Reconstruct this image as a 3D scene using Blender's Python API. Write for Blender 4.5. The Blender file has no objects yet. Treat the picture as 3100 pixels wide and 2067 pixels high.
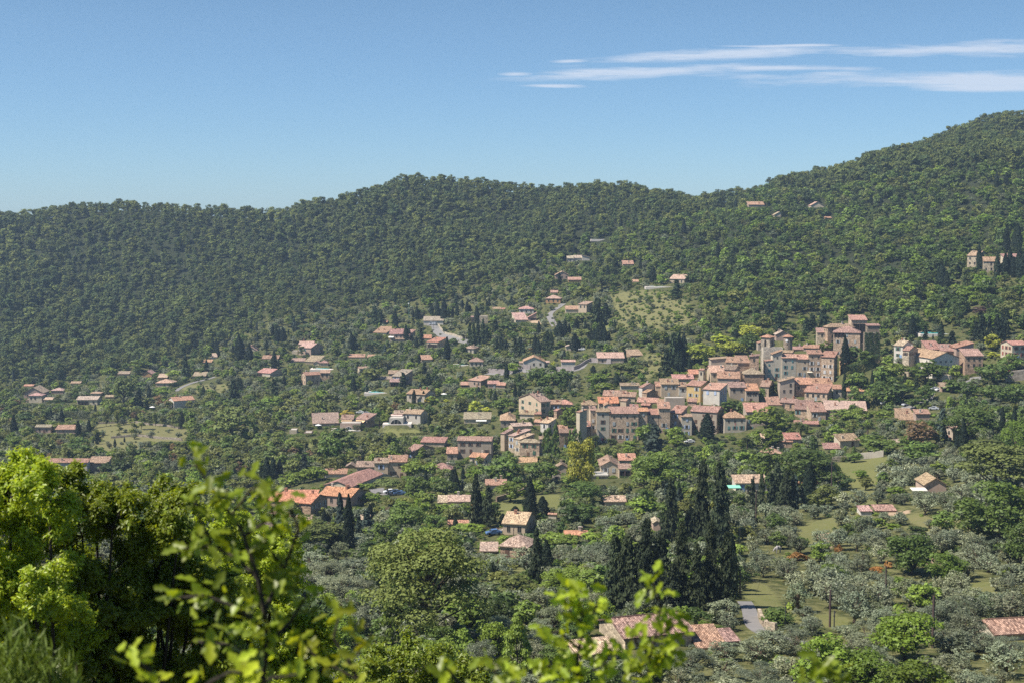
import bpy, math, random
import numpy as np
from mathutils import Vector
random.seed(7)
rng = np.random.default_rng(7)
R = math.radians
scene = bpy.context.scene
COL = scene.collection

# ------------------------------------------------------------ camera, sky, sun, exposure
F = 50 / 36 * 3100.0; CX = 1550.0; CY = 1033.5; HOR = 650.0
TH = math.atan((CY - HOR) / F); CT, ST = math.cos(TH), math.sin(TH)
cam_d = bpy.data.cameras.new('camera'); cam = bpy.data.objects.new('camera', cam_d); COL.objects.link(cam)
scene.camera = cam
cam.rotation_euler = (R(90) - TH, 0, 0)
cam_d.lens = 50; cam_d.sensor_width = 36; cam_d.clip_start = 0.1; cam_d.clip_end = 9000
cam_d.dof.use_dof = True; cam_d.dof.focus_distance = 300; cam_d.dof.aperture_fstop = 4.2
scene.view_settings.view_transform = 'Standard'; scene.view_settings.look = 'None'
scene.view_settings.exposure = 0.74; scene.view_settings.gamma = 1.0
SUN_EL = R(54); SUN_B = R(20)
SUN = Vector((-math.cos(SUN_EL) * math.cos(SUN_B), -math.cos(SUN_EL) * math.sin(SUN_B), math.sin(SUN_EL)))
sl = bpy.data.lights.new('sun', 'SUN'); so = bpy.data.objects.new('sun', sl); COL.objects.link(so)
sl.energy = 5.0; sl.angle = R(0.5); sl.color = (1.0, 0.93, 0.82)
so.rotation_euler = SUN.to_track_quat('Z', 'Y').to_euler()
scene.cycles.use_denoising = False
scene.cycles.max_bounces = 5; scene.cycles.diffuse_bounces = 3; scene.cycles.glossy_bounces = 2
scene.cycles.transmission_bounces = 3; scene.cycles.transparent_max_bounces = 4; scene.cycles.volume_bounces = 0
scene.cycles.sample_clamp_indirect = 4.0
scene.render.use_persistent_data = False

def px_dir(px, py):
    x = (px - CX) / F; y = -(py - CY) / F
    return x / (CT + y * ST), (-ST + y * CT) / (CT + y * ST)
def P(px, py, D):
    a, b = px_dir(px, py); return Vector((a * D, D, b * D))
def proj(X, Y, Z):
    zc = Y * CT - Z * ST; yc = Y * ST + Z * CT
    return CX + F * X / zc, CY - F * yc / zc

# ------------------------------------------------------------ node helper
class NT:
    def __init__(s, tree): s.t = tree; s.n = tree.nodes; s.l = tree.links
    def N(s, typ, **k):
        n = s.n.new(typ)
        for a, v in k.items():
            if a == 'ins':
                for i, val in v.items():
                    if isinstance(val, bpy.types.NodeSocket): s.l.new(val, n.inputs[i])
                    else: n.inputs[i].default_value = val
            else: setattr(n, a, v)
        return n
    def math(s, op, a, b=0.0, c=None, clamp=False):
        i = {0: a, 1: b}
        if c is not None: i[2] = c
        return s.N('ShaderNodeMath', operation=op, use_clamp=clamp, ins=i).outputs[0]
    def mix(s, fac, a, b, mode='MIX'):
        n = s.N('ShaderNodeMix', data_type='RGBA', blend_type=mode)
        for i, v in ((0, fac), (6, a), (7, b)):
            if isinstance(v, bpy.types.NodeSocket): s.l.new(v, n.inputs[i])
            else: n.inputs[i].default_value = v if i == 0 else (*v[:3], 1)
        return n.outputs[2]
    def ramp(s, fac, stops):
        n = s.N('ShaderNodeValToRGB'); s.l.new(fac, n.inputs[0]); e = n.color_ramp.elements
        while len(e) < len(stops): e.new(0.5)
        for el, (p, c) in zip(e, stops):
            el.position = p; el.color = (c, c, c, 1) if isinstance(c, float) else (*c, 1)
        return n.outputs[0]
    def noise(s, vec, scale, detail=3.0, rough=0.55):
        n = s.N('ShaderNodeTexNoise', ins={'Scale': scale, 'Detail': detail, 'Roughness': rough})
        if vec is not None: s.l.new(vec, n.inputs['Vector'])
        return n.outputs['Fac']

# world
w = bpy.data.worlds.new('World'); scene.world = w; w.use_nodes = True
W = NT(w.node_tree); W.n.clear()
sky = W.N('ShaderNodeTexSky', sky_type='NISHITA', sun_disc=False, sun_elevation=SUN_EL,
          sun_rotation=math.atan2(SUN.x, SUN.y), altitude=400, air_density=1.0, dust_density=0.25, ozone_density=2.2)
geo = W.N('ShaderNodeTexCoord'); sep = W.N('ShaderNodeSeparateXYZ'); W.l.new(geo.outputs['Generated'], sep.inputs[0])
az = W.math('DIVIDE', sep.outputs[0], W.math('MAXIMUM', sep.outputs[1], 0.05)); el = W.math('DIVIDE', sep.outputs[2], W.math('MAXIMUM', sep.outputs[1], 0.05))
cv = W.N('ShaderNodeCombineXYZ', ins={0: W.math('MULTIPLY', az, 14.0), 1: W.math('MULTIPLY', el, 170.0), 2: 0.3}).outputs[0]
n1 = W.noise(cv, 1.0, 7.0, 0.62)
cv2 = W.N('ShaderNodeCombineXYZ', ins={0: W.math('MULTIPLY', az, 3.0), 1: W.math('MULTIPLY', el, 22.0), 2: 4.3}).outputs[0]
n2 = W.noise(cv2, 1.0, 3.0, 0.5)
tot = None
for (px, py, L, T, k) in [(2180, 172, 400, 20, -0.06), (2960, 146, 540, 27, -0.02), (2010, 220, 430, 18, -0.03), (2900, 245, 700, 31, 0.018),
                          (2350, 212, 300, 10, -0.01), (1670, 259, 110, 6, 0.0), (2950, 262, 300, 16, 0.01), (2400, 140, 260, 6, -0.02), (3500, 150, 500, 26, 0.0), (3600, 250, 500, 24, 0.0),
                          (1560, 226, 60, 6, 0.0), (1720, 192, 70, 5, -0.02)]:
    a0, e0 = px_dir(px, py); da = W.math('SUBTRACT', az, a0)
    ee = W.math('SUBTRACT', W.math('SUBTRACT', el, e0), W.math('MULTIPLY', da, -k))
    wob = W.math('MULTIPLY', W.math('SUBTRACT', n2, 0.5), 0.010)
    u = W.math('DIVIDE', da, L / F); v = W.math('DIVIDE', W.math('ADD', ee, wob), T / F)
    d = W.math('SUBTRACT', 1.0, W.math('SQRT', W.math('ADD', W.math('MULTIPLY', u, u), W.math('MULTIPLY', v, v))))
    tot = d if tot is None else W.math('MAXIMUM', tot, d)
m = W.math('ADD', W.math('MULTIPLY', tot, 1.25), W.math('MULTIPLY', W.math('SUBTRACT', n1, 0.48), 3.3))
m = W.math('MULTIPLY', W.math('MAXIMUM', W.math('MINIMUM', m, 1.0), 0.0), W.math('GREATER_THAN', tot, -0.6))
m = W.math('MULTIPLY', m, W.math('MAXIMUM', W.math('MINIMUM', W.math('MULTIPLY', W.math('ADD', tot, 0.35), 2.5), 1.0), 0.0))
hsv = W.N('ShaderNodeHueSaturation', ins={'Saturation': 0.93, 'Value': 1.0, 'Color': sky.outputs[0]})
grad = W.mix(W.math('MULTIPLY', el, 6.8, clamp=True), (0.56, 0.80, 1.15), (0.47, 0.665, 0.85)); blue = W.mix(1.0, hsv.outputs[0], grad, 'MULTIPLY')
cc = W.mix(W.math('MULTIPLY', m, 0.8), blue, (6.0, 6.6, 7.6))
bg = W.N('ShaderNodeBackground', ins={'Strength': 0.075, 'Color': cc})
W.l.new(bg.outputs[0], W.N('ShaderNodeOutputWorld').inputs[0])

# ------------------------------------------------------------ terrain: z over (X, Y), polar control table
def pchip(x, y, q):
    x = np.asarray(x, float); y = np.asarray(y, float); h = np.diff(x); d = np.diff(y) / h
    m = np.zeros(len(x)); m[0], m[-1] = d[0], d[-1]
    for i in range(1, len(x) - 1):
        if d[i - 1] * d[i] > 0:
            w1 = 2 * h[i] + h[i - 1]; w2 = h[i] + 2 * h[i - 1]; m[i] = (w1 + w2) / (w1 / d[i - 1] + w2 / d[i])
    q = np.asarray(q, float); i = np.clip(np.searchsorted(x, q) - 1, 0, len(x) - 2); t = (q - x[i]) / h[i]
    return ((1 + 2 * t) * (1 - t) ** 2 * y[i] + t * (1 - t) ** 2 * h[i] * m[i] + t * t * (3 - 2 * t) * y[i + 1] + t * t * (t - 1) * h[i] * m[i + 1])
TC = [-1500, 0, 500, 900, 1300, 1700, 2100, 2500, 2800, 3100, 4600]
TT = {
 130: [2150] * 11,
 170: [2010] * 11,
 200: [1925, 1925, 1925, 1925, 1920, 1915, 1910, 1910, 1905, 1895, 1870],
 250: [1820, 1820, 1820, 1820, 1810, 1800, 1790, 1785, 1780, 1760, 1720],
 320: [1700, 1700, 1700, 1700, 1690, 1670, 1640, 1640, 1620, 1590, 1540],
 400: [1600, 1600, 1600, 1600, 1580, 1560, 1530, 1515, 1490, 1460, 1400],
 500: [1500, 1500, 1500, 1490, 1470, 1450, 1425, 1395, 1350, 1310, 1230],
 560: [1445, 1445, 1445, 1435, 1405, 1390, 1365, 1340, 1280, 1240, 1150],
 600: [1415, 1410, 1410, 1400, 1370, 1345, 1310, 1280, 1225, 1180, 1080],
 650: [1375, 1370, 1365, 1350, 1320, 1270, 1200, 1165, 1120, 1090, 980],
 700: [1330, 1325, 1320, 1300, 1255, 1190, 1110, 1080, 1040, 985, 880],
 800: [1255, 1250, 1240, 1215, 1150, 1070, 970, 925, 880, 830, 720],
 900: [1195, 1185, 1170, 1130, 1060, 970, 860, 815, 750, 700, 590],
 1000: [1140, 1120, 1090, 1040, 965, 870, 765, 700, 640, 575, 460],
 1100: [1020, 1000, 975, 930, 860, 770, 695, 605, 540, 480, 370],
 1200: [890, 870, 850, 810, 740, 680, 645, 560, 475, 415, 300],
}
SKX = [-1500, -400, 0, 130, 250, 400, 560, 700, 830, 900, 1000, 1100, 1200, 1260, 1330, 1420, 1500, 1600, 1700, 1780, 1850, 1920, 2000, 2060, 2110, 2180, 2250, 2330, 2400, 2480, 2560, 2600, 2700, 2800, 2870, 2930, 3000, 3100, 3500, 4600]
SKY_ = [600, 640, 647, 637, 618, 610, 620, 631, 637, 624, 606, 583, 547, 533, 536, 540, 548, 559, 564, 556, 557, 569, 585, 593, 602, 590, 575, 550, 529, 514, 509, 494, 458, 418, 392, 373, 349, 345, 320, 300]
AG = np.linspace(-0.72, 0.72, 721)
PXG = AG * F / 1.0 + CX
def rowz(D, pys):
    pyq = pchip(TC, pys, np.clip(PXG, -1500, 4600)); return D * (-(ST) + (-(pyq - CY) / F) * CT) / (CT + (-(pyq - CY) / F) * ST)
rowsD = [0, 4, 14, 60, 95]; rowsZ = [np.full(721, v) for v in (-1.75, -3.2, -7.6, -24.0, -35.5)]
for D in sorted(TT): rowsD.append(D); rowsZ.append(rowz(D, TT[D]))
DR = 1340; rowsD.append(DR); skq = pchip(SKX, SKY_, np.clip(PXG, -1500, 4600)) + 27
rowsZ.append(DR * (-(ST) + (-(skq - CY) / F) * CT) / (CT + (-(skq - CY) / F) * ST))
for D, dz in ((1380, -3), (1450, -18), (1700, -90), (2400, -190), (5200, -260)): rowsD.append(D); rowsZ.append(rowsZ[len(rowsD) - 2 - 0][:] * 0 + rowsZ[rowsD.index(DR)] + dz)
rowsD = np.array(rowsD, float); rowsZ = np.array(rowsZ)
DG = np.concatenate([np.arange(0, 120, 2.0), np.arange(120, 700, 4.0), np.arange(700, 1450, 6.0), np.arange(1450, 5300, 60.0)])
ZG = np.zeros((len(DG), 721))
for j in range(721): ZG[:, j] = pchip(rowsD, rowsZ[:, j], DG)
def wob(X, Y):
    Y = np.asarray(Y); fold = np.clip((Y - 880) / 150, 0, 1) * np.clip((1330 - Y) / 120, 0, 1) * (np.sin(X * .030 + .008 * Y + 1.5 * np.sin(Y * .006 + X * .004)) * 5.0 + np.sin(X * .071 - Y * .013 + 2) * 2.6)
    return fold + (np.sin(X * .031 + 1.3) * np.cos(Y * .027) * 1.2 + np.sin(X * .083 + Y * .05) * .5 + np.sin(X * .21 - Y * .17) * .18) * np.clip((np.asarray(Y) - 60) / 200, 0, 1)
PADS = []
def hz(X, Y, pads=True):
    X = np.atleast_1d(np.asarray(X, float)); Y = np.atleast_1d(np.asarray(Y, float))
    a = np.clip(X / np.maximum(Y, 1e-3), -0.719, 0.719)
    a = np.where(Y < 3, 0.0, a)
    ai = (a + 0.72) / 1.44 * 720; i0 = np.clip(ai.astype(int), 0, 719); fa = ai - i0
    Yc = np.clip(Y, 0, DG[-1] - 1); j = np.clip(np.searchsorted(DG, Yc) - 1, 0, len(DG) - 2); fd = (Yc - DG[j]) / (DG[j + 1] - DG[j])
    z = (ZG[j, i0] * (1 - fa) + ZG[j, i0 + 1] * fa) * (1 - fd) + (ZG[j + 1, i0] * (1 - fa) + ZG[j + 1, i0 + 1] * fa) * fd
    z = z + wob(X, Y)
    if pads and PADS:
        sw = np.zeros_like(z); sz = np.zeros_like(z)
        for (x, y, zb, r) in PADS:
            d = np.hypot(X - x, Y - y); wt = np.clip((2.0 * r - d) / r, 0, 1); wt = wt * wt * (3 - 2 * wt)
            sw += wt; sz += wt * zb
        z = np.where(sw > 0, z * (1 - np.minimum(sw, 1)) + sz / np.maximum(sw, 1e-6) * np.minimum(sw, 1), z)
    return z
DQ = np.concatenate([np.arange(20, 1345, 1.5)])
def gD(px, py, dmin=90):
    a, b = px_dir(px, py); z = hz(a * DQ, DQ, False); ok = np.nonzero((b * DQ <= z) & (DQ >= dmin))[0]
    return float(DQ[ok[0]]) if len(ok) else 1340.0
def ground(px, py, dmin=90):
    D = gD(px, py, dmin); v = P(px, py, D); v.z = float(hz(v.x, v.y)[0]); return v, D

# ------------------------------------------------------------ objects
def link(o, parent=None):
    COL.objects.link(o)
    if parent is not None: o.parent = parent
    return o
def tag(o, label, cat, group=None, kind=None):
    if label: o['label'] = label
    if cat: o['category'] = cat
    if group: o['group'] = group
    if kind: o['kind'] = kind
    return o
def empty(name, loc, rz=0.0):
    o = bpy.data.objects.new(name, None); o.empty_display_size = 0.5; o.location = loc; o.rotation_euler = (0, 0, rz); return link(o)
class MB:
    def __init__(s): s.v = []; s.f = []; s.m = []; s.uv = []
    def poly(s, pts, m=0, uv=None):
        i = len(s.v); s.v += [tuple(p) for p in pts]; s.f.append(tuple(range(i, i + len(pts)))); s.m.append(m); s.uv.append(uv)
    def box(s, x0, y0, z0, x1, y1, z1, m=0):
        a = [(x0, y0, z0), (x1, y0, z0), (x1, y1, z0), (x0, y1, z0), (x0, y0, z1), (x1, y0, z1), (x1, y1, z1), (x0, y1, z1)]
        i = len(s.v); s.v += a
        for q in ((0, 3, 2, 1), (4, 5, 6, 7), (0, 1, 5, 4), (1, 2, 6, 5), (2, 3, 7, 6), (3, 0, 4, 7)): s.f.append(tuple(i + k for k in q)); s.m.append(m); s.uv.append(None)
    def tube(s, p0, p1, r0, r1, n=6, m=0, cap=True):
        p0 = Vector(p0); p1 = Vector(p1); d = (p1 - p0)
        if d.length < 1e-6: return
        d.normalize(); t = d.orthogonal().normalized(); b = d.cross(t); i = len(s.v)
        for p, r in ((p0, r0), (p1, r1)):
            for k in range(n):
                a = 2 * math.pi * k / n; s.v.append(tuple(p + t * math.cos(a) * r + b * math.sin(a) * r))
        for k in range(n): s.f.append((i + k, i + (k + 1) % n, i + n + (k + 1) % n, i + n + k)); s.m.append(m); s.uv.append(None)
        if cap: s.f.append(tuple(i + n + k for k in range(n))); s.m.append(m); s.uv.append(None)
    def mesh(s, name, mats):
        me = bpy.data.meshes.new(name); me.from_pydata(s.v, [], s.f)
        for mt in mats: me.materials.append(mt)
        if len(mats) > 1: me.polygons.foreach_set('material_index', s.m)
        if any(u is not None for u in s.uv):
            ul = me.uv_layers.new(name='UVMap').data; k = 0
            for f, u in zip(s.f, s.uv):
                for j in range(len(f)):
                    ul[k].uv = u[j] if u is not None else (0, 0); k += 1
        me.update(); return me
    def build(s, name, mats, parent=None):
        return link(bpy.data.objects.new(name, s.mesh(name, mats if isinstance(mats, (list, tuple)) else [mats])), parent)

# ------------------------------------------------------------ materials
def newmat(name):
    m = bpy.data.materials.new(name); m.use_nodes = True; t = NT(m.node_tree); t.n.clear()
    out = t.N('ShaderNodeOutputMaterial'); return m, t, out
def pbsdf(t, col, rough=0.8, spec=0.3, **k):
    i = {'Base Color': col if isinstance(col, bpy.types.NodeSocket) else (*col, 1), 'Roughness': rough, 'Specular IOR Level': spec}; i.update(k)
    return t.N('ShaderNodeBsdfPrincipled', ins=i)
def solid(name, col, rough=0.7, spec=0.3, var=0.12, scale=1.5, **k):
    m, t, out = newmat(name); tc = t.N('ShaderNodeTexCoord').outputs['Object']
    n = t.noise(tc, scale, 4.0); c = t.mix(n, tuple(x * (1 - var) for x in col), tuple(min(1, x * (1 + var)) for x in col))
    t.l.new(pbsdf(t, c, rough, spec, **k).outputs[0], out.inputs[0]); return m
def tinted(t): return t.N('ShaderNodeAttribute', attribute_type='INSTANCER', attribute_name='tint')

def foliage(name, trans=0.3, rough=0.55, spec=0.35, vlo=0.62, vhi=1.35, hueshift=(1.25, 1.12, 0.7), loc_scale=0.0):
    m, t, out = newmat(name); at = tinted(t); g = t.N('ShaderNodeNewGeometry'); oi = t.N('ShaderNodeObjectInfo')
    rl = t.math('MULTIPLY_ADD', g.outputs['Random Per Island'], vhi - vlo, vlo)
    c = t.mix(1.0, at.outputs['Color'], rl, 'MULTIPLY')
    k = t.math('FRACT', t.math('MULTIPLY', g.outputs['Random Per Island'], 7.31))
    c = t.mix(t.math('MULTIPLY', k, 0.45), c, t.mix(1.0, c, hueshift, 'MULTIPLY'))
    # big patches over the ground so neighbouring trees differ
    r2 = t.math('MULTIPLY_ADD', oi.outputs['Random'], 0.62, 0.68); c = t.mix(1.0, c, r2, 'MULTIPLY')
    p = pbsdf(t, c, rough, spec); tr = t.N('ShaderNodeBsdfTranslucent'); t.l.new(t.mix(1.0, c, (1.5, 1.35, 0.5), 'MULTIPLY'), tr.inputs[0])
    mx = t.N('ShaderNodeMixShader', ins={0: trans}); t.l.new(p.outputs[0], mx.inputs[1]); t.l.new(tr.outputs[0], mx.inputs[2])
    t.l.new(mx.outputs[0], out.inputs[0]); return m
M = {}
M['leaf'] = foliage('foliage', vlo=.7, vhi=1.28, hueshift=(1.15, 1.1, 0.75))
M['needle'] = foliage('needles', trans=0.15, rough=0.7, spec=0.2, vlo=.8, vhi=1.2, hueshift=(1.12, 1.05, 0.85))
M['silver'] = foliage('olive_leaves', trans=0.12, rough=0.5, spec=0.4, vlo=0.65, vhi=1.4, hueshift=(1.12, 1.06, 0.95))
M['oakleaf'] = foliage('oak_leaves', trans=0.5, rough=0.42, spec=0.5, vlo=0.6, vhi=1.4, hueshift=(1.5, 1.15, 0.6))
M['bark'] = solid('bark', (0.10, 0.075, 0.055), 0.95, 0.1, 0.35, 6.0)
M['barkdark'] = solid('dark_bark', (0.045, 0.038, 0.032), 0.95, 0.1, 0.35, 12.0)

def plaster():
    m, t, out = newmat('wall_render'); at = tinted(t); tc = t.N('ShaderNodeTexCoord').outputs['Object']
    n = t.noise(tc, 0.35, 6.0, 0.65); n2 = t.noise(tc, 3.2, 4.0, 0.6)
    mp = t.N('ShaderNodeMapping', ins={0: tc, 3: (2.2, 2.2, 0.12)}).outputs[0]; st = t.noise(mp, 1.0, 4.0, 0.6)
    c = t.mix(1.0, at.outputs['Color'], t.ramp(n, [(0.3, 0.78), (0.7, 1.1)]), 'MULTIPLY')
    c = t.mix(1.0, c, t.ramp(n2, [(0.3, 0.88), (0.7, 1.06)]), 'MULTIPLY')
    c = t.mix(t.math('MULTIPLY', t.ramp(st, [(0.5, 0.0), (0.72, 1.0)]), 0.32), c, t.mix(1.0, c, (0.55, 0.5, 0.45), 'MULTIPLY'))
    t.l.new(pbsdf(t, c, 0.92, 0.1).outputs[0], out.inputs[0]); return m
def rubble():
    m, t, out = newmat('rubble_stone'); at = tinted(t); tc = t.N('ShaderNodeTexCoord').outputs['Object']
    mp = t.N('ShaderNodeMapping', ins={0: tc, 3: (1.0, 1.0, 1.7)}).outputs[0]
    v = t.N('ShaderNodeTexVoronoi', ins={'Vector': mp, 'Scale': 2.1}); v2 = t.N('ShaderNodeTexVoronoi', feature='DISTANCE_TO_EDGE', ins={'Vector': mp, 'Scale': 2.1})
    sv = t.N('ShaderNodeSeparateColor'); t.l.new(v.outputs['Color'], sv.inputs[0])
    c = t.mix(1.0, at.outputs['Color'], t.ramp(sv.outputs[0], [(0.0, 0.5), (1.0, 1.5)]), 'MULTIPLY')
    c = t.mix(t.ramp(v2.outputs['Distance'], [(0.0, 0.6), (0.09, 0.0)]), c, t.mix(1.0, at.outputs['Color'], (1.25, 1.2, 1.12), 'MULTIPLY'))
    n = t.noise(tc, 0.5, 5.0, 0.65); c = t.mix(1.0, c, t.ramp(n, [(0.3, 0.72), (0.7, 1.15)]), 'MULTIPLY')
    b = t.N('ShaderNodeBump', ins={'Strength': 0.7, 'Distance': 0.06, 'Height': v2.outputs['Distance']})
    p = pbsdf(t, c, 0.95, 0.1); t.l.new(b.outputs[0], p.inputs['Normal']); t.l.new(p.outputs[0], out.inputs[0]); return m
def tiles():
    m, t, out = newmat('canal_tiles'); at = tinted(t); uv = t.N('ShaderNodeUVMap').outputs[0]
    s = t.N('ShaderNodeSeparateXYZ'); t.l.new(uv, s.inputs[0]); oi = t.N('ShaderNodeObjectInfo')
    col = t.math('FLOOR', t.math('DIVIDE', s.outputs[0], 0.24)); row = t.math('FLOOR', t.math('DIVIDE', s.outputs[1], 0.38))
    wn = t.N('ShaderNodeTexWhiteNoise', noise_dimensions='3D', ins={0: t.N('ShaderNodeCombineXYZ', ins={0: col, 1: row, 2: oi.outputs['Random']}).outputs[0]})
    nz = t.N('ShaderNodeVectorMath', operation='ADD', ins={0: uv, 1: t.N('ShaderNodeCombineXYZ', ins={0: t.math('MULTIPLY', oi.outputs['Random'], 90.0), 1: 3.0, 2: 0.0}).outputs[0]}).outputs[0]
    n = t.noise(nz, 0.32, 5.0, 0.7); n3 = t.noise(nz, 1.3, 3.0, 0.6)
    c = t.mix(1.0, at.outputs['Color'], t.ramp(wn.outputs['Value'], [(0.0, (0.42, 0.36, 0.34)), (0.3, (0.8, 0.74, 0.7)), (0.65, (1.12, 1.05, 0.98)), (1.0, (1.65, 1.6, 1.5))]), 'MULTIPLY')
    c = t.mix(t.ramp(n, [(0.42, 0.0), (0.68, 0.6)]), c, t.mix(1.0, c, (0.62, 0.68, 0.72), 'MULTIPLY'))
    c = t.mix(t.ramp(n3, [(0.5, 0.0), (0.75, 0.55)]), c, t.mix(1.0, c, (1.5, 1.4, 1.25), 'MULTIPLY'))
    rg = t.math('ABSOLUTE', t.math('SINE', t.math('MULTIPLY', s.outputs[0], math.pi / 0.24)))
    b = t.N('ShaderNodeBump', ins={'Strength': 0.8, 'Distance': 0.08, 'Height': rg})
    c = t.mix(1.0, c, t.ramp(rg, [(0.0, 0.55), (0.35, 1.0)]), 'MULTIPLY')
    p = pbsdf(t, c, 0.9, 0.15); t.l.new(b.outputs[0], p.inputs['Normal']); t.l.new(p.outputs[0], out.inputs[0]); return m
M['plaster'] = plaster(); M['rubble'] = rubble(); M['tiles'] = tiles()
def tintmat(name, rough=0.6, spec=0.3):
    m, t, out = newmat(name); at = tinted(t); tc = t.N('ShaderNodeTexCoord').outputs['Object']
    c = t.mix(1.0, at.outputs['Color'], t.ramp(t.noise(tc, 4.0), [(0.3, 0.88), (0.7, 1.08)]), 'MULTIPLY'); t.l.new(pbsdf(t, c, rough, spec).outputs[0], out.inputs[0]); return m
M['paint'] = tintmat('painted_surface'); M['gloss'] = tintmat('car_paint', 0.25, 0.6)
M['glass'] = solid('window_glass', (0.02, 0.022, 0.026), 0.15, 0.6, 0.2)
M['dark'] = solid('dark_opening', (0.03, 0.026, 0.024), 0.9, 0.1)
M['asphalt'] = solid('asphalt', (0.20, 0.19, 0.185), 0.95, 0.1, 0.25, 0.6)
M['rubber'] = solid('rubber', (0.02, 0.02, 0.02), 0.8, 0.2)
M['wood'] = solid('weathered_wood', (0.085, 0.06, 0.055), 0.9, 0.1, 0.25, 2.0)
M['water'] = solid('pool_water', (0.06, 0.46, 0.50), 0.08, 0.6, 0.08, 1.0)
M['paving'] = solid('pale_paving', (0.62, 0.56, 0.50), 0.85, 0.2, 0.08, 1.0)
M['wire'] = solid('cable', (0.06, 0.06, 0.06), 0.6, 0.3)
# ------------------------------------------------------------ reading frames of the survey: name -> (x0, y0, scale)
CR = dict(A=(0, 900, 2.614), B=(750, 850, 3.485), C=(1250, 850, 3.485), E=(1450, 1050, 3.485), F=(2000, 930, 3.36), G=(1650, 1150, 3.92),
          R=(2500, 900, 3.485), U=(1600, 550, 2.6133), L=(700, 1250, 3.336), M=(1350, 1350, 2.6133), N=(1550, 1650, 2.94), P=(2200, 1250, 2.6133),
          Q=(2250, 1600, 2.767), T=(2400, 300, 2.24), V=(1480, 1200, 7.84), Z=(0, 0, 1.0))
def cx(c, x): return CR[c][0] + x / CR[c][2]
def cy(c, y): return CR[c][1] + y / CR[c][2]
WT = dict(stone=(.46, .345, .25), brown=(.37, .26, .185), grey=(.43, .355, .28), beige=(.52, .41, .295), cream=(.56, .48, .36), pink=(.46, .34, .27), mauve=(.42, .31, .25),
          white=(.60, .55, .48), ochre=(.52, .37, .17), orange=(.50, .30, .16), pale=(.52, .46, .37), dark=(.24, .19, .14), lstone=(.42, .35, .26))
RT = dict(n=(.33, .225, .175), s=(.41, .265, .205), o=(.47, .255, .165), d=(.25, .185, .15), b=(.33, .255, .20), r=(.39, .215, .17), g=(.32, .29, .265), p=(.45, .34, .28))
SH = dict(teal=(.13, .27, .27), blue=(.22, .33, .52), lblue=(.42, .50, .66), white=(.62, .60, .58), green=(.08, .17, .12), brown=(.12, .07, .05), red=(.28, .08, .06), grey=(.40, .42, .42), wood=(.20, .12, .07))
BOXES = []      # (x0, y0, x1, y1, D, protect): what shows of each building, in survey pixels
LAND = []       # (px, py, D, phrase) landmarks for labels
BUILD = []      # queue
def b(c, xl, xr, ye, yr, yb, wall, roof, label, t='g', a=0, sw=0, D=None, sh=None, w=1, ch=1, dep=None, name='house', mat=None, short=None, lo=0, cat='house'):
    BUILD.append(dict(c=c, xl=cx(c, xl), xr=cx(c, xr), ye=cy(c, ye), yr=cy(c, yr), yb=cy(c, yb), wall=wall, roof=roof, label=label, t=t, a=a, sw=sw / CR[c][2], D=D, sh=sh, w=w,
                      ch=ch, dep=dep, name=name, mat=mat, short=short, lo=lo, cat=cat))

UNIT = {}
def unit(name, mats, fn):
    if name not in UNIT:
        m = MB(); fn(m); UNIT[name] = m.mesh(name, mats)
    return UNIT[name]
def uo(name, mats, fn, oname, parent, loc, rz, sc, tint=None):
    o = bpy.data.objects.new(oname, unit(name, mats, fn)); o.location = loc; o.rotation_euler = (0, 0, rz); o.scale = sc
    if tint: o['tint'] = tint
    return link(o, parent)
def frame_fn(m):
    m.box(-.5, -.05, -.5, -.45, 0, .5); m.box(.45, -.05, -.5, .5, 0, .5); m.box(-.45, -.05, .46, .45, 0, .5); m.box(-.45, -.10, -.5, .45, 0, -.46); m.box(-.02, -.035, -.46, .02, 0, .46)
def box_fn(m): m.box(-.5, -.5, -.5, .5, .5, .5)
def shut_fn(m):
    m.box(-.5, -.07, -.5, .5, 0, .5); m.box(-.4, -.085, -.42, .4, -.07, -.04); m.box(-.4, -.085, .04, .4, -.07, .42)
def add_window(par, x, y, z, rz, ww, hh, sh, closed=False, small=False):
    """x,y,z in the house frame on the wall surface; rz the wall's turn; outward is the local -Y."""
    c, s = math.cos(rz), math.sin(rz)
    w = uo('window_frame', [M['paint']], frame_fn, 'window', par, (x, y, z), rz, (ww, 1, hh), (.36, .31, .26))
    p = uo('window_pane', [M['glass']], box_fn, 'pane', w, (0, -0.012, 0), 0, (.9, .02, .92))
    if sh:
        if closed:
            uo('shutter_leaf', [M['paint']], shut_fn, 'shutter', w, (-.25, -.05, 0), 0, (.5, 1, 1.02), SH[sh]); uo('shutter_leaf', [M['paint']], shut_fn, 'shutter', w, (.25, -.05, 0), 0, (.5, 1, 1.02), SH[sh])
        elif not small:
            uo('shutter_leaf', [M['paint']], shut_fn, 'shutter', w, (-.77, 0, 0), 0, (.5, 1, 1.02), SH[sh]); uo('shutter_leaf', [M['paint']], shut_fn, 'shutter', w, (.77, 0, 0), 0, (.5, 1, 1.02), SH[sh])
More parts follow.
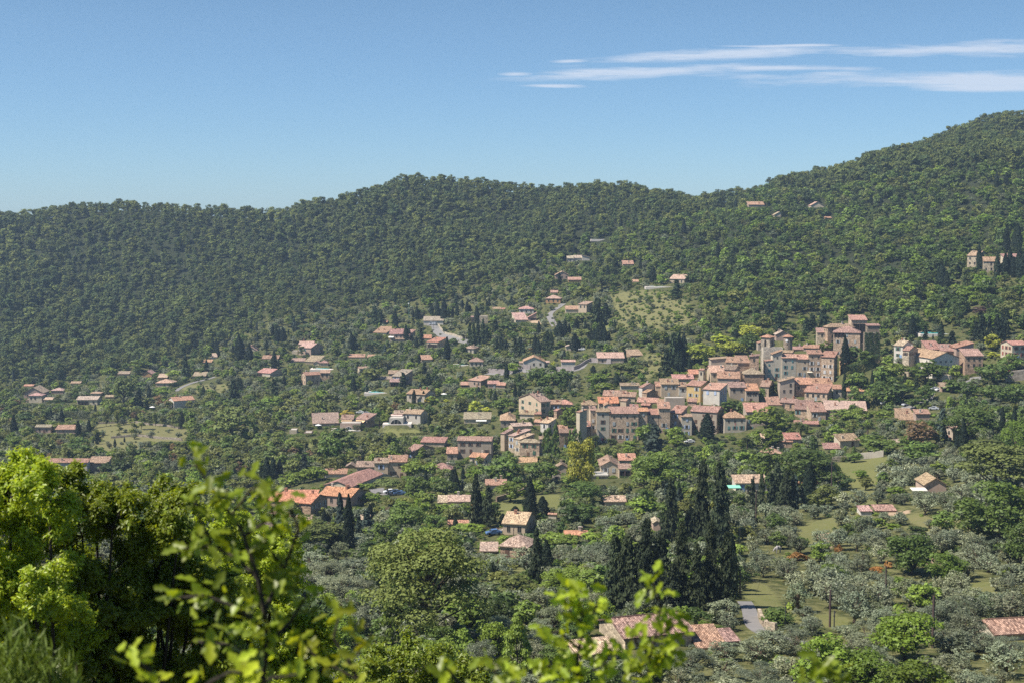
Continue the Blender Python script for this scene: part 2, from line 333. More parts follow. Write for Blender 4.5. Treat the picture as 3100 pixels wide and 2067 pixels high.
def fill_wall(par, r, x0, x1, z0, z1, yw, rz, sh, org, far):
    """windows over a wall running from x0 to x1 along its own axis"""
    c, s = math.cos(rz), math.sin(rz); W_ = x1 - x0; H_ = z1 - z0
    if W_ < 1.6 or H_ < 1.7: return
    rows = max(1, int(H_ / 2.75)); cols = max(1, int(round(W_ / r.uniform(2.7, 3.4))))
    if far: cols = max(1, min(cols, 3))
    for i in range(rows):
        for j in range(cols):
            if r.random() < 0.22: continue
            xx = x0 + W_ * (j + .5) / cols + r.uniform(-.15, .15); zz = z1 - 1.35 - i * min(2.8, H_ / rows)
            ww, hh = (r.uniform(.9, 1.15), r.uniform(1.35, 1.65)); small = i == 0 and rows > 2
            if small: hh *= .62; ww *= .8
            if zz - hh / 2 < z0 + 0.1: continue
            s_ = sh[r.randrange(len(sh))] if isinstance(sh, tuple) else sh
            add_window(par, org[0] + c * xx - s * yw, org[1] + s * xx + c * yw, zz, rz, ww, hh, s_, r.random() < .3 and s_ is not None, small)

def roof_polys(t, Wd, Dp, h, r, o):
    """top faces of the roof in the house frame: x -W/2..W/2, y 0..Dp, eaves at h. each: (points, eave direction, up direction)"""
    X = Wd / 2 + o; y0, y1 = -o, Dp + o
    if t == 'g':
        k = r / (Dp / 2); e = h - o * k; ym = Dp / 2
        return [([(-X, y0, e), (X, y0, e), (X, ym, h + r), (-X, ym, h + r)], (1, 0), (0, 1)), ([(X, y1, e), (-X, y1, e), (-X, ym, h + r), (X, ym, h + r)], (-1, 0), (0, -1))]
    if t == 'f':
        k = r / (Wd / 2); e = h - o * k
        return [([(-X, y1, e), (-X, y0, e), (0, y0, h + r), (0, y1, h + r)], (0, -1), (1, 0)), ([(X, y0, e), (X, y1, e), (0, y1, h + r), (0, y0, h + r)], (0, 1), (-1, 0))]
    if t == 's':
        k = r / Dp; return [([(-X, y0, h - o * k), (X, y0, h - o * k), (X, y1, h + r + o * k), (-X, y1, h + r + o * k)], (1, 0), (0, 1))]
    if t == 'lx':
        k = r / Wd; return [([(-X, y1, h - o * k), (-X, y0, h - o * k), (X, y0, h + r + o * k), (X, y1, h + r + o * k)], (0, -1), (1, 0))]
    if t == 'rx':
        k = r / Wd; return [([(X, y0, h - o * k), (X, y1, h - o * k), (-X, y1, h + r + o * k), (-X, y0, h + r + o * k)], (0, 1), (-1, 0))]
    # hip
    ym = Dp / 2; k = r / min(Dp / 2, Wd / 2); e = h - o * k; T = h + r
    if Wd >= Dp: A_ = (-X + ym + o, ym, T); B_ = (X - ym - o, ym, T)
    else: A_ = (0, Wd / 2, T); B_ = (0, Dp - Wd / 2, T)
    if Wd >= Dp:
        return [([(-X, y0, e), (X, y0, e), B_, A_], (1, 0), (0, 1)), ([(X, y0, e), (X, y1, e), B_], (0, 1), (-1, 0)), ([(X, y1, e), (-X, y1, e), A_, B_], (-1, 0), (0, -1)), ([(-X, y1, e), (-X, y0, e), A_], (0, -1), (1, 0))]
    return [([(-X, y0, e), (X, y0, e), A_], (1, 0), (0, 1)), ([(X, y0, e), (X, y1, e), B_, A_], (0, 1), (-1, 0)), ([(X, y1, e), (-X, y1, e), B_], (-1, 0), (0, -1)), ([(-X, y1, e), (-X, y0, e), A_, B_], (0, -1), (1, 0))]
def chimney(par, x, y, z, s, r, tint=(.42, .33, .25)):
    m = MB(); H = r.uniform(.9, 1.5) * s; wd = .34 * s; m.box(-wd, -wd * .8, -1.0, wd, wd * .8, H * .7); m.box(-wd * .9, -wd * .7, H * .7, -wd * .55, wd * .7, H * .88); m.box(wd * .55, -wd * .7, H * .7, wd * .9, wd * .7, H * .88)
    m.box(-wd * 1.25, -wd * 1.05, H * .88, wd * 1.25, wd * 1.05, H); o = m.build('chimney', M['plaster'], par); o.location = (x, y, z); o['tint'] = tint; return o
def plan(d):
    a = R(d['a']); xm = (d['xl'] + d['xr']) / 2; near = d['xr'] if d['a'] > 0 else d['xl'] if d['a'] < 0 else xm
    D = d['D'] or gD(near, d['yb'] + 0.0); d['D'] = D
    corner = P(near, d['ye'], D); m_px = D / F; e = (d['ye'] - HOR) / F
    W_ = (d['xr'] - d['xl']) * m_px / max(math.cos(a), .3); zb = P(near, d['yb'], D).z; h = corner.z - zb; t = d['t']; dpx = max(d['ye'] - d['yr'], 1) * m_px
    if d['sw'] and abs(a) > .1: Dp = d['sw'] * m_px / math.sin(abs(a))
    else: Dp = None
    if t in 'fh' or t in ('lx', 'rx', 't'):
        if Dp is None: Dp = d['dep'] or min(max(W_ * .9, 5), 12)
        if t == 'f': rise = min(max(dpx, W_ * .08), W_ * .3)
        elif t == 'h':
            run = min(Dp, W_) / 2; rise = min(max(dpx - run * e, run * .18), run * .55)
        else: rise = dpx
    elif t == 'g':
        if Dp is None: Dp = d['dep'] or min(max(2 * dpx / (.30 + e), 5), 14)
        run = Dp / 2; rise = min(max(dpx - run * e, run * .2), run * .5) if not d['sw'] else run * .31
    else:
        if Dp is None: Dp = d['dep'] or min(max(dpx / (.27 + e), 4), 12)
        rise = min(max(dpx - Dp * e, Dp * .14), Dp * .42)
    Dp = min(Dp, 32)
    ux, uy = math.cos(a), -math.sin(a)
    fc = Vector((corner.x, corner.y, 0)); sgn = -1 if d['a'] > 0 else 1 if d['a'] < 0 else 0
    fc += Vector((ux, uy, 0)) * (sgn * W_ / 2); d.update(W=W_, Dp=Dp, h=h, rise=rise, fc=fc, zb=zb, ang=-a)
    cen = fc + Vector((math.sin(a), math.cos(a), 0)) * Dp / 2; d['cen'] = cen
    gz = float(hz(fc.x, fc.y, False)[0])
    if -9 < zb - gz < 6: PADS.append((fc.x, fc.y, zb, max(W_, 4) * .55)); PADS.append((cen.x, cen.y, zb + (0.0 if D < 560 else .3), max(W_, Dp) * .6))
    x0, x1 = d['xl'], d['xr']
    if d['a'] > 0: x1 += d['sw']
    if d['a'] < 0: x0 -= d['sw']
    BOXES.append((x0, min(d['yr'], d['ye']) - 1, x1, d['yb'], D, 1)); LAND.append(((x0 + x1) / 2, (d['yr'] + d['yb']) / 2, D, d['short'] or d['label']))
    d['box'] = BOXES[-1]
def make(d):
    r = random.Random(int(d['xl'] * 31 + d['ye'] * 17)); W_, Dp, h, rise, t = d['W'], d['Dp'], d['h'], d['rise'], d['t']; D = d['D']; o = .38 if W_ > 3.5 else .2
    root = empty(d['name'], (d['fc'].x, d['fc'].y, d['zb']), d['ang']); tag(root, d['label'], d['cat'])
    m = MB(); B = min(-4.0, float(hz(d['fc'].x, d['fc'].y)[0]) - d['zb'] - 2); X = W_ / 2
    def top(x, y):
        return {'g': h + rise * (1 - abs(y - Dp / 2) / (Dp / 2)), 'f': h + rise * (1 - abs(x) / X), 's': h + rise * y / Dp, 'lx': h + rise * (x + X) / W_, 'rx': h + rise * (X - x) / W_}.get(t, h)
    top_ = lambda x, y: top(x, y) - .12
    f = [(-X, 0), (0, 0), (X, 0)]; k = [(X, 0), (X, Dp / 2), (X, Dp)]
    for pts in (f, k, [(X, Dp), (0, Dp), (-X, Dp)], [(-X, Dp), (-X, Dp / 2), (-X, 0)]):
        m.poly([(pts[0][0], pts[0][1], B), (pts[2][0], pts[2][1], B)] + [(x, y, top_(x, y)) for x, y in pts[::-1]])
    wm = d['mat'] or ('rubble' if d['wall'] in ('stone', 'brown', 'dark', 'lstone') else 'plaster')
    wo = m.build('wall', M[wm], root); tv = r.uniform(.92, 1.08); wo['tint'] = tuple(c * tv for c in WT[d['wall']])
    rt = tuple(c * r.uniform(.9, 1.1) for c in RT[d['roof']]) if d['roof'] else None
    if t == 't':
        m = MB(); m.box(-X + .25, .25, h - .7, X - .25, Dp - .25, h - .5); ro = m.build('roof', M['plaster'], root); ro['tint'] = (.5, .46, .4)
    else:
        m = MB(); th = .2
        for pts, ed, ud in roof_polys(t, W_, Dp, h, rise, o):
            vs = [Vector(p) for p in pts]; nrm = (vs[1] - vs[0]).cross(vs[2] - vs[1]).normalized(); gl = 1 / max(abs(nrm.z), .2)
            uv = [(p.x * ed[0] + p.y * ed[1] + 50, (p.x * ud[0] + p.y * ud[1]) * gl + 50) for p in vs]
            m.poly(vs, 0, uv); lo_ = [p - Vector((0, 0, th)) for p in vs]; m.poly(lo_[::-1])
            for i in range(len(vs)):
                j = (i + 1) % len(vs); m.poly([lo_[i], lo_[j], vs[j], vs[i]])
        if D < 340:   # near roofs carry a real row of tile ends along the ridge
            if t == 'g':
                n = int(W_ / .4)
                for i in range(n): x = -X + W_ * (i + .5) / n; m.tube((x - .19, Dp / 2, h + rise + .02), (x + .2, Dp / 2, h + rise + .05), .13, .10, 6)
        ro = m.build('roof', M['tiles'], root); ro['tint'] = rt
        for i in range(d['ch']):
            x = r.uniform(-.38, .38) * W_; y = Dp * r.uniform(.3, .62); zt = top(x, y) if t != 'h' else h + rise * min(1, min(min(y, Dp - y), X - abs(x)) / (min(Dp, W_) / 2))
            chimney(ro, x, y, zt - .1, 1.0 if D > 340 else 1.2, r, random.Random(int(x * 99)).choice([(.42, .33, .25), (.38, .2, .14), (.5, .45, .38)]))
    if d['w']:
        far = D > 640; z1 = h - .35; z0 = d['lo'] + .3; sh = d['sh']
        if W_ > 1.8: fill_wall(root, r, -X + .3, X - .3, z0, z1, 0.0, 0.0, sh, (0, 0), far)
        if d['a'] > 8: fill_wall(root, r, .5, Dp - .5, z0, z1, 0.0, math.pi / 2, sh, (X, 0), True)
        if d['a'] < -8: fill_wall(root, r, -Dp + .5, -.5, z0, z1, 0.0, -math.pi / 2, sh, (-X, 0), True)
        if D < 760 and W_ > 4 and h > 2.6 and r.random() < .6:
            x = r.uniform(-.3, .3) * W_; dr = uo('door_leaf', [M['paint']], shut_fn, 'door', root, (x, -.02, 1.05), 0, (1.0, 1, 2.1), r.choice([SH['brown'], SH['wood'], SH['grey'], SH['blue']]))
    d['root'] = root; d['roofo'] = ro; d['wallo'] = wo
    return root
# ------------------------------------------------------------ buildings, as surveyed
# the castle
b('F', 1700, 1985, 202, 130, 450, 'brown', 'n', 'rear hall of the hilltop castle with broad hipped roof', t='h', a=-10, sw=20, D=676, name='castle_hall', short='the hipped castle hall', cat='castle')
b('F', 1772, 2030, 258, 195, 520, 'stone', 'n', 'tall stone castle keep with hipped roof and dark loggia under its eaves', t='h', a=14, sw=52, D=662, name='castle_keep', short='the castle keep', cat='castle', sh='grey')
b('F', 2080, 2235, 262, 262, 560, 'dark', None, 'ivy covered bastion wall standing against the castle keep', t='t', a=8, D=667, dep=6, w=0, name='castle_bastion', short='the ivy covered bastion', cat='castle')
b('F', 1942, 2100, 128, 80, 480, 'stone', 's', 'highest castle tower with sloping tiled roof above an open loggia', t='s', D=684, ch=0, w=0, name='castle_tower', short='the highest castle tower', cat='castle')
b('F', 2104, 2228, 186, 172, 480, 'dark', 'n', 'low castle wing behind the bastion with a stepped side wall', t='s', D=686, ch=0, w=0, name='castle_wing', cat='castle', short='the low castle wing')
b('F', 1595, 1690, 255, 212, 430, 'lstone', 'b', 'small lean-to wing at the west end of the castle hall', t='s', a=6, D=680, ch=0, name='castle_outbuilding', cat='castle', short='the castle lean-to')
b('F', 1462, 1602, 412, 368, 450, 'mauve', 'n', 'low gabled outbuilding between clock tower and castle', a=18, sw=50, D=668, short='the low gable below the castle')
b('F', 1352, 1455, 425, 395, 450, 'beige', 'n', 'little tiled house half hidden right of the clock tower', D=672)
b('F', 1176, 1310, 276, 240, 345, 'mauve', 'p', 'mauve gable-ended house rising behind the bell tower', t='f', D=690, w=0, ch=1)
b('F', 992, 1046, 362, 345, 445, 'grey', 'n', 'narrow grey lean-to left of the bell tower', t='lx', D=672, ch=0)
# upper long block
b('F', 1066, 1140, 546, 536, 750, 'pale', 'n', 'low left end house of the tall upper block, pale render', t='lx', D=641, ch=0, sh='teal', short='the left end of the upper block')
b('F', 1140, 1235, 474, 438, 750, 'pale', 'n', 'tall pale house with slanting top in the upper block', t='lx', D=641, ch=0, sh='teal')
b('F', 1236, 1380, 510, 472, 750, 'pale', 's', 'whitish house with green shutters and orange tiles in the upper block', t='s', D=640, sh='teal', ch=0, short='the whitish upper house')
b('F', 1252, 1336, 458, 430, 512, 'pink', 'n', 'pink rooftop room set on the whitish upper house', a=22, sw=42, D=646, ch=0, w=0)
b('F', 1382, 1500, 522, 476, 745, 'beige', 's', 'beige middle house of the upper block with wooden bay', t='s', D=640, sh='grey', short='the beige house of the upper block')
b('F', 1504, 1642, 470, 433, 750, 'stone', 'n', 'bare stone house of the upper block with white shutters', t='s', D=640, sh='white', short='the stone house of the upper block')
b('F', 1646, 1765, 504, 445, 760, 'stone', 'n', 'tall stone corner house closing the upper block, shaded flank', t='s', a=24, sw=72, D=636, sh='white', short='the stone corner house')
b('F', 1836, 1904, 580, 548, 700, 'ochre', 's', 'small ochre house tucked right of the stone corner house', t='s', D=650, ch=1)
# middle rows, left of the crop
b('F', 296, 386, 672, 628, 740, 'ochre', 'o', 'small ochre house with flat orange roof behind the beige row', D=640, ch=0)
b('F', 510, 655, 656, 586, 770, 'beige', 'p', 'beige house with pale pink roof above the yellow house', D=628, ch=2, short='the pale pink roof')
b('F', 390, 434, 636, 600, 750, 'cream', 'n', 'slim cream tower house beside the pale pink roof', a=30, sw=40, D=630, ch=0)
b('F', 512, 690, 528, 512, 592, 'grey', 'b', 'grey shaded gable wall at the top of the village', t='lx', D=650, w=0, ch=0)
b('F', 670, 786, 556, 502, 610, 'beige', 'n', 'upper house with stepped roofs under the plane trees', t='s', D=643, a=18, sw=30)
b('F', 786, 905, 560, 488, 620, 'brown', 'n', 'brown roofed house with dormer near the village top', t='s', D=641, ch=1)
b('F', 908, 1000, 500, 488, 640, 'brown', 'd', 'dark stone house with a tall corner stack left of the upper block', t='lx', a=10, sw=30, D=636, ch=2)
b('F', 656, 752, 632, 588, 690, 'grey', 'd', 'house with raised dark roof in the village middle', a=25, sw=80, D=626, ch=1)
b('F', 584, 800, 720, 650, 800, 'grey', 'n', 'wide low roofed grey house behind the blue shuttered one', a=8, D=616, ch=2, t='s', short='the wide grey house')
b('F', 850, 1050, 672, 612, 770, 'brown', 'b', 'round-ended church nave with mottled brown roof', t='h', D=624, ch=1, cat='church', name='church', w=0, short='the church nave')
b('F', 6, 184, 776, 722, 910, 'beige', 'n', 'long beige house with wide eaves at the row left of white one', t='s', D=612, ch=2, sh='grey', short='the long beige row house')
b('F', 186, 266, 802, 760, 910, 'white', 'n', 'narrow white house squeezed beside the yellow house', t='s', D=611, sh='grey', short='the narrow white house')
b('F', 125, 335, 722, 680, 760, 'beige', 's', 'orange tiled house behind the long beige row house', t='s', D=624, ch=2)
b('F', 276, 405, 797, 742, 990, 'ochre', 'n', 'yellow house with pale green shutters and ochre gable', a=36, sw=150, D=604, sh='grey', short='the yellow house')
b('F', 444, 600, 836, 766, 1000, 'white', 's', 'white house with light blue shutters and dark flank', t='s', a=28, sw=105, D=597, sh='lblue', short='the blue shuttered white house')
b('F', 706, 864, 810, 756, 965, 'grey', 'n', 'grey shaded house with dark openings right of blue shuttered one', t='s', D=609, ch=1)
b('F', 868, 1000, 842, 772, 970, 'grey', 'o', 'house with orange roof and long glazed strip', t='s', D=607, ch=1)
b('F', 1020, 1100, 802, 745, 940, 'beige', 'n', 'small house wrapped in ivy at the village centre', a=20, sw=100, D=610, ch=3, w=0, short='the ivy wrapped house')
b('F', 1214, 1362, 752, 712, 900, 'grey', 'n', 'grey rendered house with slanting top and square windows', t='lx', D=611, ch=1, short='the grey slanting house')
b('F', 1372, 1540, 778, 712, 900, 'brown', 's', 'stone house with salmon roof right of the grey slanting house', t='s', D=613, ch=1)
b('F', 1545, 1745, 776, 716, 810, 'brown', 'r', 'long brick red roof directly below the upper block', t='s', D=624, ch=2)
b('F', 1482, 1695, 864, 774, 960, 'stone', 'n', 'broad stone house with large patched roof', t='s', a=24, sw=92, D=603, ch=1, short='the patched roof house')
b('F', 1756, 1893, 826, 784, 940, 'pale', 'n', 'pale house with roof terrace between two stone houses', t='s', D=613, ch=0)
b('F', 1906, 2128, 848, 765, 950, 'mauve', 'o', 'brown rendered house with orange eaves at the east end', t='s', a=12, sw=20, D=607, ch=0, short='the east end brown house')
b('F', 1682, 2093, 1046, 950, 1160, 'stone', 'p', 'very long stone house with pale pink roof, lowest on the east', t='s', a=10, sw=45, D=590, ch=2, short='the very long pink roof', sh='wood')
b('F', 1532, 1680, 1056, 962, 1160, 'stone', 'n', 'stone house with skylight joined to the very long pink roof', t='s', D=590, ch=1, sh='white')
b('F', 1372, 1540, 1034, 942, 1150, 'stone', 'd', 'stone house with dark grey-brown roof and green shutters', t='s', a=16, sw=55, D=595, ch=1, sh='teal')
b('F', 1226, 1366, 968, 896, 1060, 'brown', 'n', 'gabled stone house with four chimneys above the big plane tree', a=28, sw=88, D=600, ch=4)
b('F', 1096, 1226, 986, 902, 1060, 'grey', 'n', 'mottled roof house left of the four chimney gable', t='s', D=602, ch=1)
b('F', 874, 1110, 1056, 965, 1300, 'grey', 's', 'grey-blue house with bright salmon roof left of the plane tree', t='s', D=589, ch=1, sh='teal', short='the bright salmon roof')
b('F', 650, 868, 1116, 1032, 1340, 'pale', 'n', 'big square house with teal shutters and hipped roof', t='h', D=584, ch=1, sh='teal', short='the teal shuttered house')
b('F', 1368, 1600, 1182, 1130, 1215, 'brown', 'n', 'small house with a skylight behind the palm tree', a=10, sw=25, D=574, ch=3, short='the skylight house')
b('F', 320, 570, 1064, 1002, 1320, 'grey', 'n', 'tall grey house with brown shutters behind the dark cypress', a=24, sw=112, D=585, ch=3, sh='brown', short='the tall brown shuttered house')
b('F', 214, 318, 1107, 1086, 1340, 'pale', 'n', 'small grey-white house with pale blue shutters at the rampart end', t='s', D=583, ch=0, sh='lblue')
# rampart row
b('G', 540, 611, 357, 305, 650, 'beige', 'n', 'narrow beige house at the west corner of the rampart row', t='s', a=-6, D=581, ch=1, sh='white', short='the rampart corner house')
b('G', 613, 764, 370, 335, 750, 'pale', 'n', 'pale rampart house with blue shutters and hanging red and yellow cloths', t='s', D=580, ch=0, sh=('blue', 'green', 'brown'), short='the rampart house with hanging cloths')
b('G', 766, 1110, 391, 312, 745, 'stone', 'n', 'widest stone house of the rampart row with scattered windows', t='s', D=580, ch=0, sh=('brown', 'green', 'white', 'grey'), short='the widest rampart house')
b('G', 1112, 1216, 366, 326, 660, 'stone', 'o', 'stone rampart house with raised orange lean-to roof', t='s', D=581, ch=0, sh='grey')
b('G', 1145, 1235, 296, 268, 345, 'brown', 'n', 'open rooftop loggia on the rampart row', a=22, sw=42, D=589, ch=1, w=0)
b('G', 1218, 1345, 402, 338, 660, 'stone', 'n', 'low stone rampart house with one dark window', t='s', D=582, ch=0)
b('G', 1350, 1484, 330, 256, 620, 'stone', 's', 'taller stone rampart house with orange-red roof', t='s', D=582, ch=1, sh='grey', short='the tall rampart house')
b('G', 1490, 1612, 388, 300, 600, 'stone', 'n', 'stone rampart house with pale shutters and sloping side', t='s', a=26, sw=100, D=584, ch=1, sh='lblue')
b('G', 702, 797, 300, 276, 350, 'cream', 'n', 'cream rooftop room with little gable over the rampart row', t='f', D=590, ch=1, w=1, dep=6, short='the cream rooftop room')
b('G', 895, 962, 246, 213, 310, 'beige', 'n', 'small tower-like house with one window above the rampart row', a=30, sw=65, D=594, ch=0)
b('G', 372, 412, 378, 356, 590, 'cream', 'n', 'slim bright tower house left of the rampart row', a=42, sw=90, D=574, ch=1, short='the slim bright tower house', t='s')
b('G', 416, 535, 556, 482, 600, 'brown', 'n', 'low roof in the gap left of the rampart row', t='s', D=578, ch=1, w=0)
b('G', 442, 620, 286, 222, 380, 'beige', 'n', 'hipped house with dull orange roof behind the rampart corner', t='h', D=598, ch=1, short='the dull orange hip')
b('G', 640, 870, 268, 196, 320, 'beige', 'o', 'bright orange roofed house behind the cream rooftop room', t='s', D=602, ch=2)
b('G', 1015, 1110, 330, 283, 350, 'brown', 'n', 'small mottled roof behind the widest rampart house', t='s', D=592, ch=1, w=0)
b('G', 1345, 1500, 262, 225, 300, 'brown', 'n', 'low red roof behind the tall rampart house', t='s', D=598, ch=1, w=0)
b('G', 1430, 1660, 205, 196, 260, 'grey', None, 'roofless grey stone ruin below the yellow house', t='t', D=596, w=0, dep=6, name='ruin', cat='ruin', short='the roofless ruin')
b('G', 1700, 1790, 250, 205, 300, 'brown', 'n', 'small brown roofed shed at the foot of the yellow house', t='s', a=20, sw=20, D=594, ch=0, w=0)
b('E', 1312, 1540, 512, 432, 560, 'beige', 'n', 'westernmost long roof at the top of the village stairs', t='s', a=12, sw=20, D=616, ch=3, short='the westernmost long roof')
b('E', 1425, 1645, 520, 452, 590, 'beige', 'n', 'second long roof with stepped eaves below the westernmost one', t='s', a=14, sw=20, D=610, ch=2)
b('E', 1495, 1690, 404, 376, 450, 'pale', 'n', 'long low roof with chimneys near the upper palm tree', t='s', D=632, ch=3)
b('E', 1690, 1724, 424, 350, 560, 'white', 'n', 'brilliant white gable with a long brown flank', a=48, sw=190, D=612, t='g', ch=1, w=0, short='the brilliant white gable')
b('E', 1725, 1770, 480, 445, 570, 'brown', 'n', 'brown flanked annex running beside the white gable', a=48, sw=130, D=608, t='g', ch=0, w=0)
b('E', 1865, 1935, 410, 362, 520, 'beige', 'n', 'square beige house between white gable and beige row', t='s', D=615, ch=0)
b('E', 1675, 1880, 580, 492, 600, 'brown', 's', 'orange roof sloping under the white gable', t='s', D=600, a=15, sw=20, ch=0, w=0)
# lower western cluster
b('V', 1236, 1468, 116, 30, 500, 'beige', 'b', 'tall mansion with six long windows and a huge blank mauve flank', a=-33, sw=525, D=610, ch=4, sh='green', short='the mansion with the blank flank')
b('V', 1468, 1715, 165, 75, 330, 'grey', 'n', 'shuttered house right of the mansion with grey-brown roof', t='s', D=620, ch=2, sh='lblue')
b('V', 1640, 1985, 168, 18, 260, 'beige', 's', 'broad hipped orange roof at the edge of the lower cluster', t='h', D=630, ch=2, short='the broad hipped orange roof')
b('V', 1545, 1612, 330, 215, 520, 'brown', 's', 'house with a straight salmon roof strip and beige gable', a=44, sw=150, D=604, t='g', ch=0, w=0)
b('V', 276, 620, 548, 400, 760, 'grey', 's', 'low wide house with orange hipped roof and shaded front', t='h', D=601, ch=3, dep=16, short='the shaded hipped house')
b('V', 735, 1080, 412, 280, 500, 'cream', 'b', 'cream house with mottled roof and steep gable in lower cluster', a=14, sw=35, D=607, ch=2, t='s')
b('V', 1085, 1240, 410, 350, 500, 'ochre', 'n', 'tiny mustard house against the foot of the mansion', t='s', D=606, ch=0, w=0)
b('V', 572, 1030, 697, 542, 810, 'beige', 'p', 'long house with pale salmon roof and lit west gable', a=-18, sw=105, D=592, ch=1, short='the pale salmon roof')
b('V', 276, 370, 878, 822, 1310, 'beige', 'n', 'tall narrow lit house at the west foot of the cluster', t='s', a=30, sw=220, D=584, ch=0, sh='teal', short='the tall narrow west house')
b('V', 462, 598, 930, 820, 1340, 'lstone', 'p', 'four storey lit facade with blue shutters and long pink roof', t='s', a=42, sw=420, D=580, ch=3, sh='lblue', short='the four storey lit facade')
b('V', 602, 738, 1008, 880, 1420, 'lstone', 'p', 'lit stone facade next to the round-ended tower house', t='s', a=42, sw=350, D=574, ch=1, sh='grey', short='the lit stone facade')
b('V', 742, 1195, 1078, 975, 1440, 'stone', 'b', 'rough rubble house with fan shaped roof and one open window', t='h', a=8, sw=30, D=570, ch=0, sh='green', short='the rubble house')
b('V', 1226, 1408, 622, 492, 940, 'white', 'p', 'bright white house with grey shutters among the pink roofs', t='s', a=38, sw=190, D=591, ch=1, sh='white', short='the bright white village house')
b('V', 1080, 1300, 600, 480, 700, 'brown', 's', 'salmon roofed house behind the bright white village house', t='s', a=20, sw=30, D=598, ch=1, w=0)
b('V', 1500, 1860, 800, 668, 900, 'brown', 'n', 'crooked brown roofs right of the bright white village house', t='s', D=596, ch=1, w=0)
b('V', 1680, 2200, 845, 760, 1250, 'dark', 'd', 'dark shaded house with creeper covered balcony behind the poplars', t='s', D=586, ch=0, short='the dark house behind the poplars')
b('V', 722, 1140, 1560, 1436, 1600, 'brown', 's', 'salmon roof below the rubble house', t='s', D=562, ch=0, w=0)
b('V', 1195, 1290, 1000, 960, 1330, 'grey', 'n', 'small grey house between rubble house and poplars', t='s', D=572, ch=0)
# village fringe, below
b('G', 660, 880, 1012, 952, 1150, 'cream', 'n', 'cream villa gable over a white balustraded terrace', t='f', D=505, ch=2, dep=13, sh='grey', short='the terrace villa', name='villa', cat='villa')
b('G', 880, 1018, 1046, 990, 1240, 'cream', 'n', 'arched porch wing of the terrace villa draped in vines', t='s', D=503, ch=0, w=0, name='porch', cat='porch', short='the arched porch')
b('G', 880, 1075, 945, 868, 1000, 'cream', 's', 'rear block of the terrace villa with big chimney stacks', D=514, ch=2, t='s', name='villa', cat='villa')
b('Z', 1384, 1487, 1333, 1313, 1386, 'grey', 'n', 'three storey stone house alone left of the lower cluster', D=560, ch=0, sh='brown', a=6, sw=6, short='the lone stone house')
b('Z', 1353, 1384, 1371, 1352, 1396, 'grey', 's', 'small stone annex left of the lone stone house', D=558, ch=0, t='s')
b('Z', 1421, 1466, 1384, 1363, 1406, 'cream', 'o', 'little cream house with bright orange roof and porch', D=532, ch=1, a=22, sw=22, short='the little bright orange roof')
b('M', 316, 474, 302, 256, 350, 'white', 'r', 'small white house with brick red roof and two chimneys', ch=2, short='the brick red roof')
b('M', 20, 186, 432, 380, 448, 'grey', 'p', 'low shed with patchy pale roof at the lawn edge', ch=1, w=0)
b('M', 876, 960, 162, 131, 215, 'grey', 'n', 'small stone hut with gable left of the yellow poplar', t='f', ch=1, D=512)
b('M', 846, 908, 214, 200, 280, 'pale', 'n', 'tiny pale garden house with arched door by yellow poplar', t='f', ch=0, D=495)
b('M', 448, 625, 612, 548, 700, 'beige', 'p', 'beige farmhouse half hidden by the tallest lawn cypress', t='g', ch=1, a=14, sw=90, short='the half hidden farmhouse')
b('M', 425, 640, 792, 672, 905, 'brown', 'p', 'large farmhouse with hipped pale roof, two skylights, dark wall', t='h', ch=0, a=18, sw=80, short='the farmhouse with skylights')
b('M', 278, 402, 822, 756, 850, 'brown', 'p', 'low tiled wing left of the farmhouse with skylights', t='s', ch=0, w=0)
b('M', 946, 1120, 697, 660, 725, 'cream', 'o', 'small hipped roof with twin chimneys among olives', t='h', ch=2, short='the twin chimney hip')
b('M', 1256, 1420, 432, 388, 470, 'cream', 'p', 'cream cottage with long low roof by the lawn', t='s', ch=1, short='the lawn cottage')
b('M', 20, 176, 612, 580, 645, 'beige', 's', 'little roof showing between trees left of the parked blue car', ch=0)
b('M', 810, 872, 537, 506, 575, 'pale', 's', 'small salmon roofed cottage behind the clipped hedge', ch=0, a=14, sw=10)
b('M', 1640, 1698, 602, 566, 668, 'pink', 'p', 'pink gable with round window peeping from the dark conifers', t='f', ch=0, w=0)
b('P', 75, 330, 548, 486, 620, 'white', 'p', 'white house with long pale roof left of the conifer clump', t='s', ch=1, a=-5, short='the long white house')
b('P', 562, 712, 545, 482, 570, 'brown', 'o', 'orange roof showing behind the solitary cypress', t='g', ch=0, w=0)
b('P', 1566, 1740, 560, 503, 628, 'pink', 'b', 'pinkish barn with lean awning among the olive trees', t='f', ch=0, w=1, sh='grey', short='the pinkish barn', dep=9)
b('P', 1060, 1150, 772, 746, 808, 'white', 'p', 'white garden shed with flat pale roof in the olive grove', t='s', ch=0, w=0, name='shed', cat='shed', short='the white garden shed')
b('P', 1182, 1336, 766, 732, 780, 'pink', 's', 'long low pink tiled shelter beside the white garden shed', t='s', ch=0, w=0, name='shelter', cat='shelter')
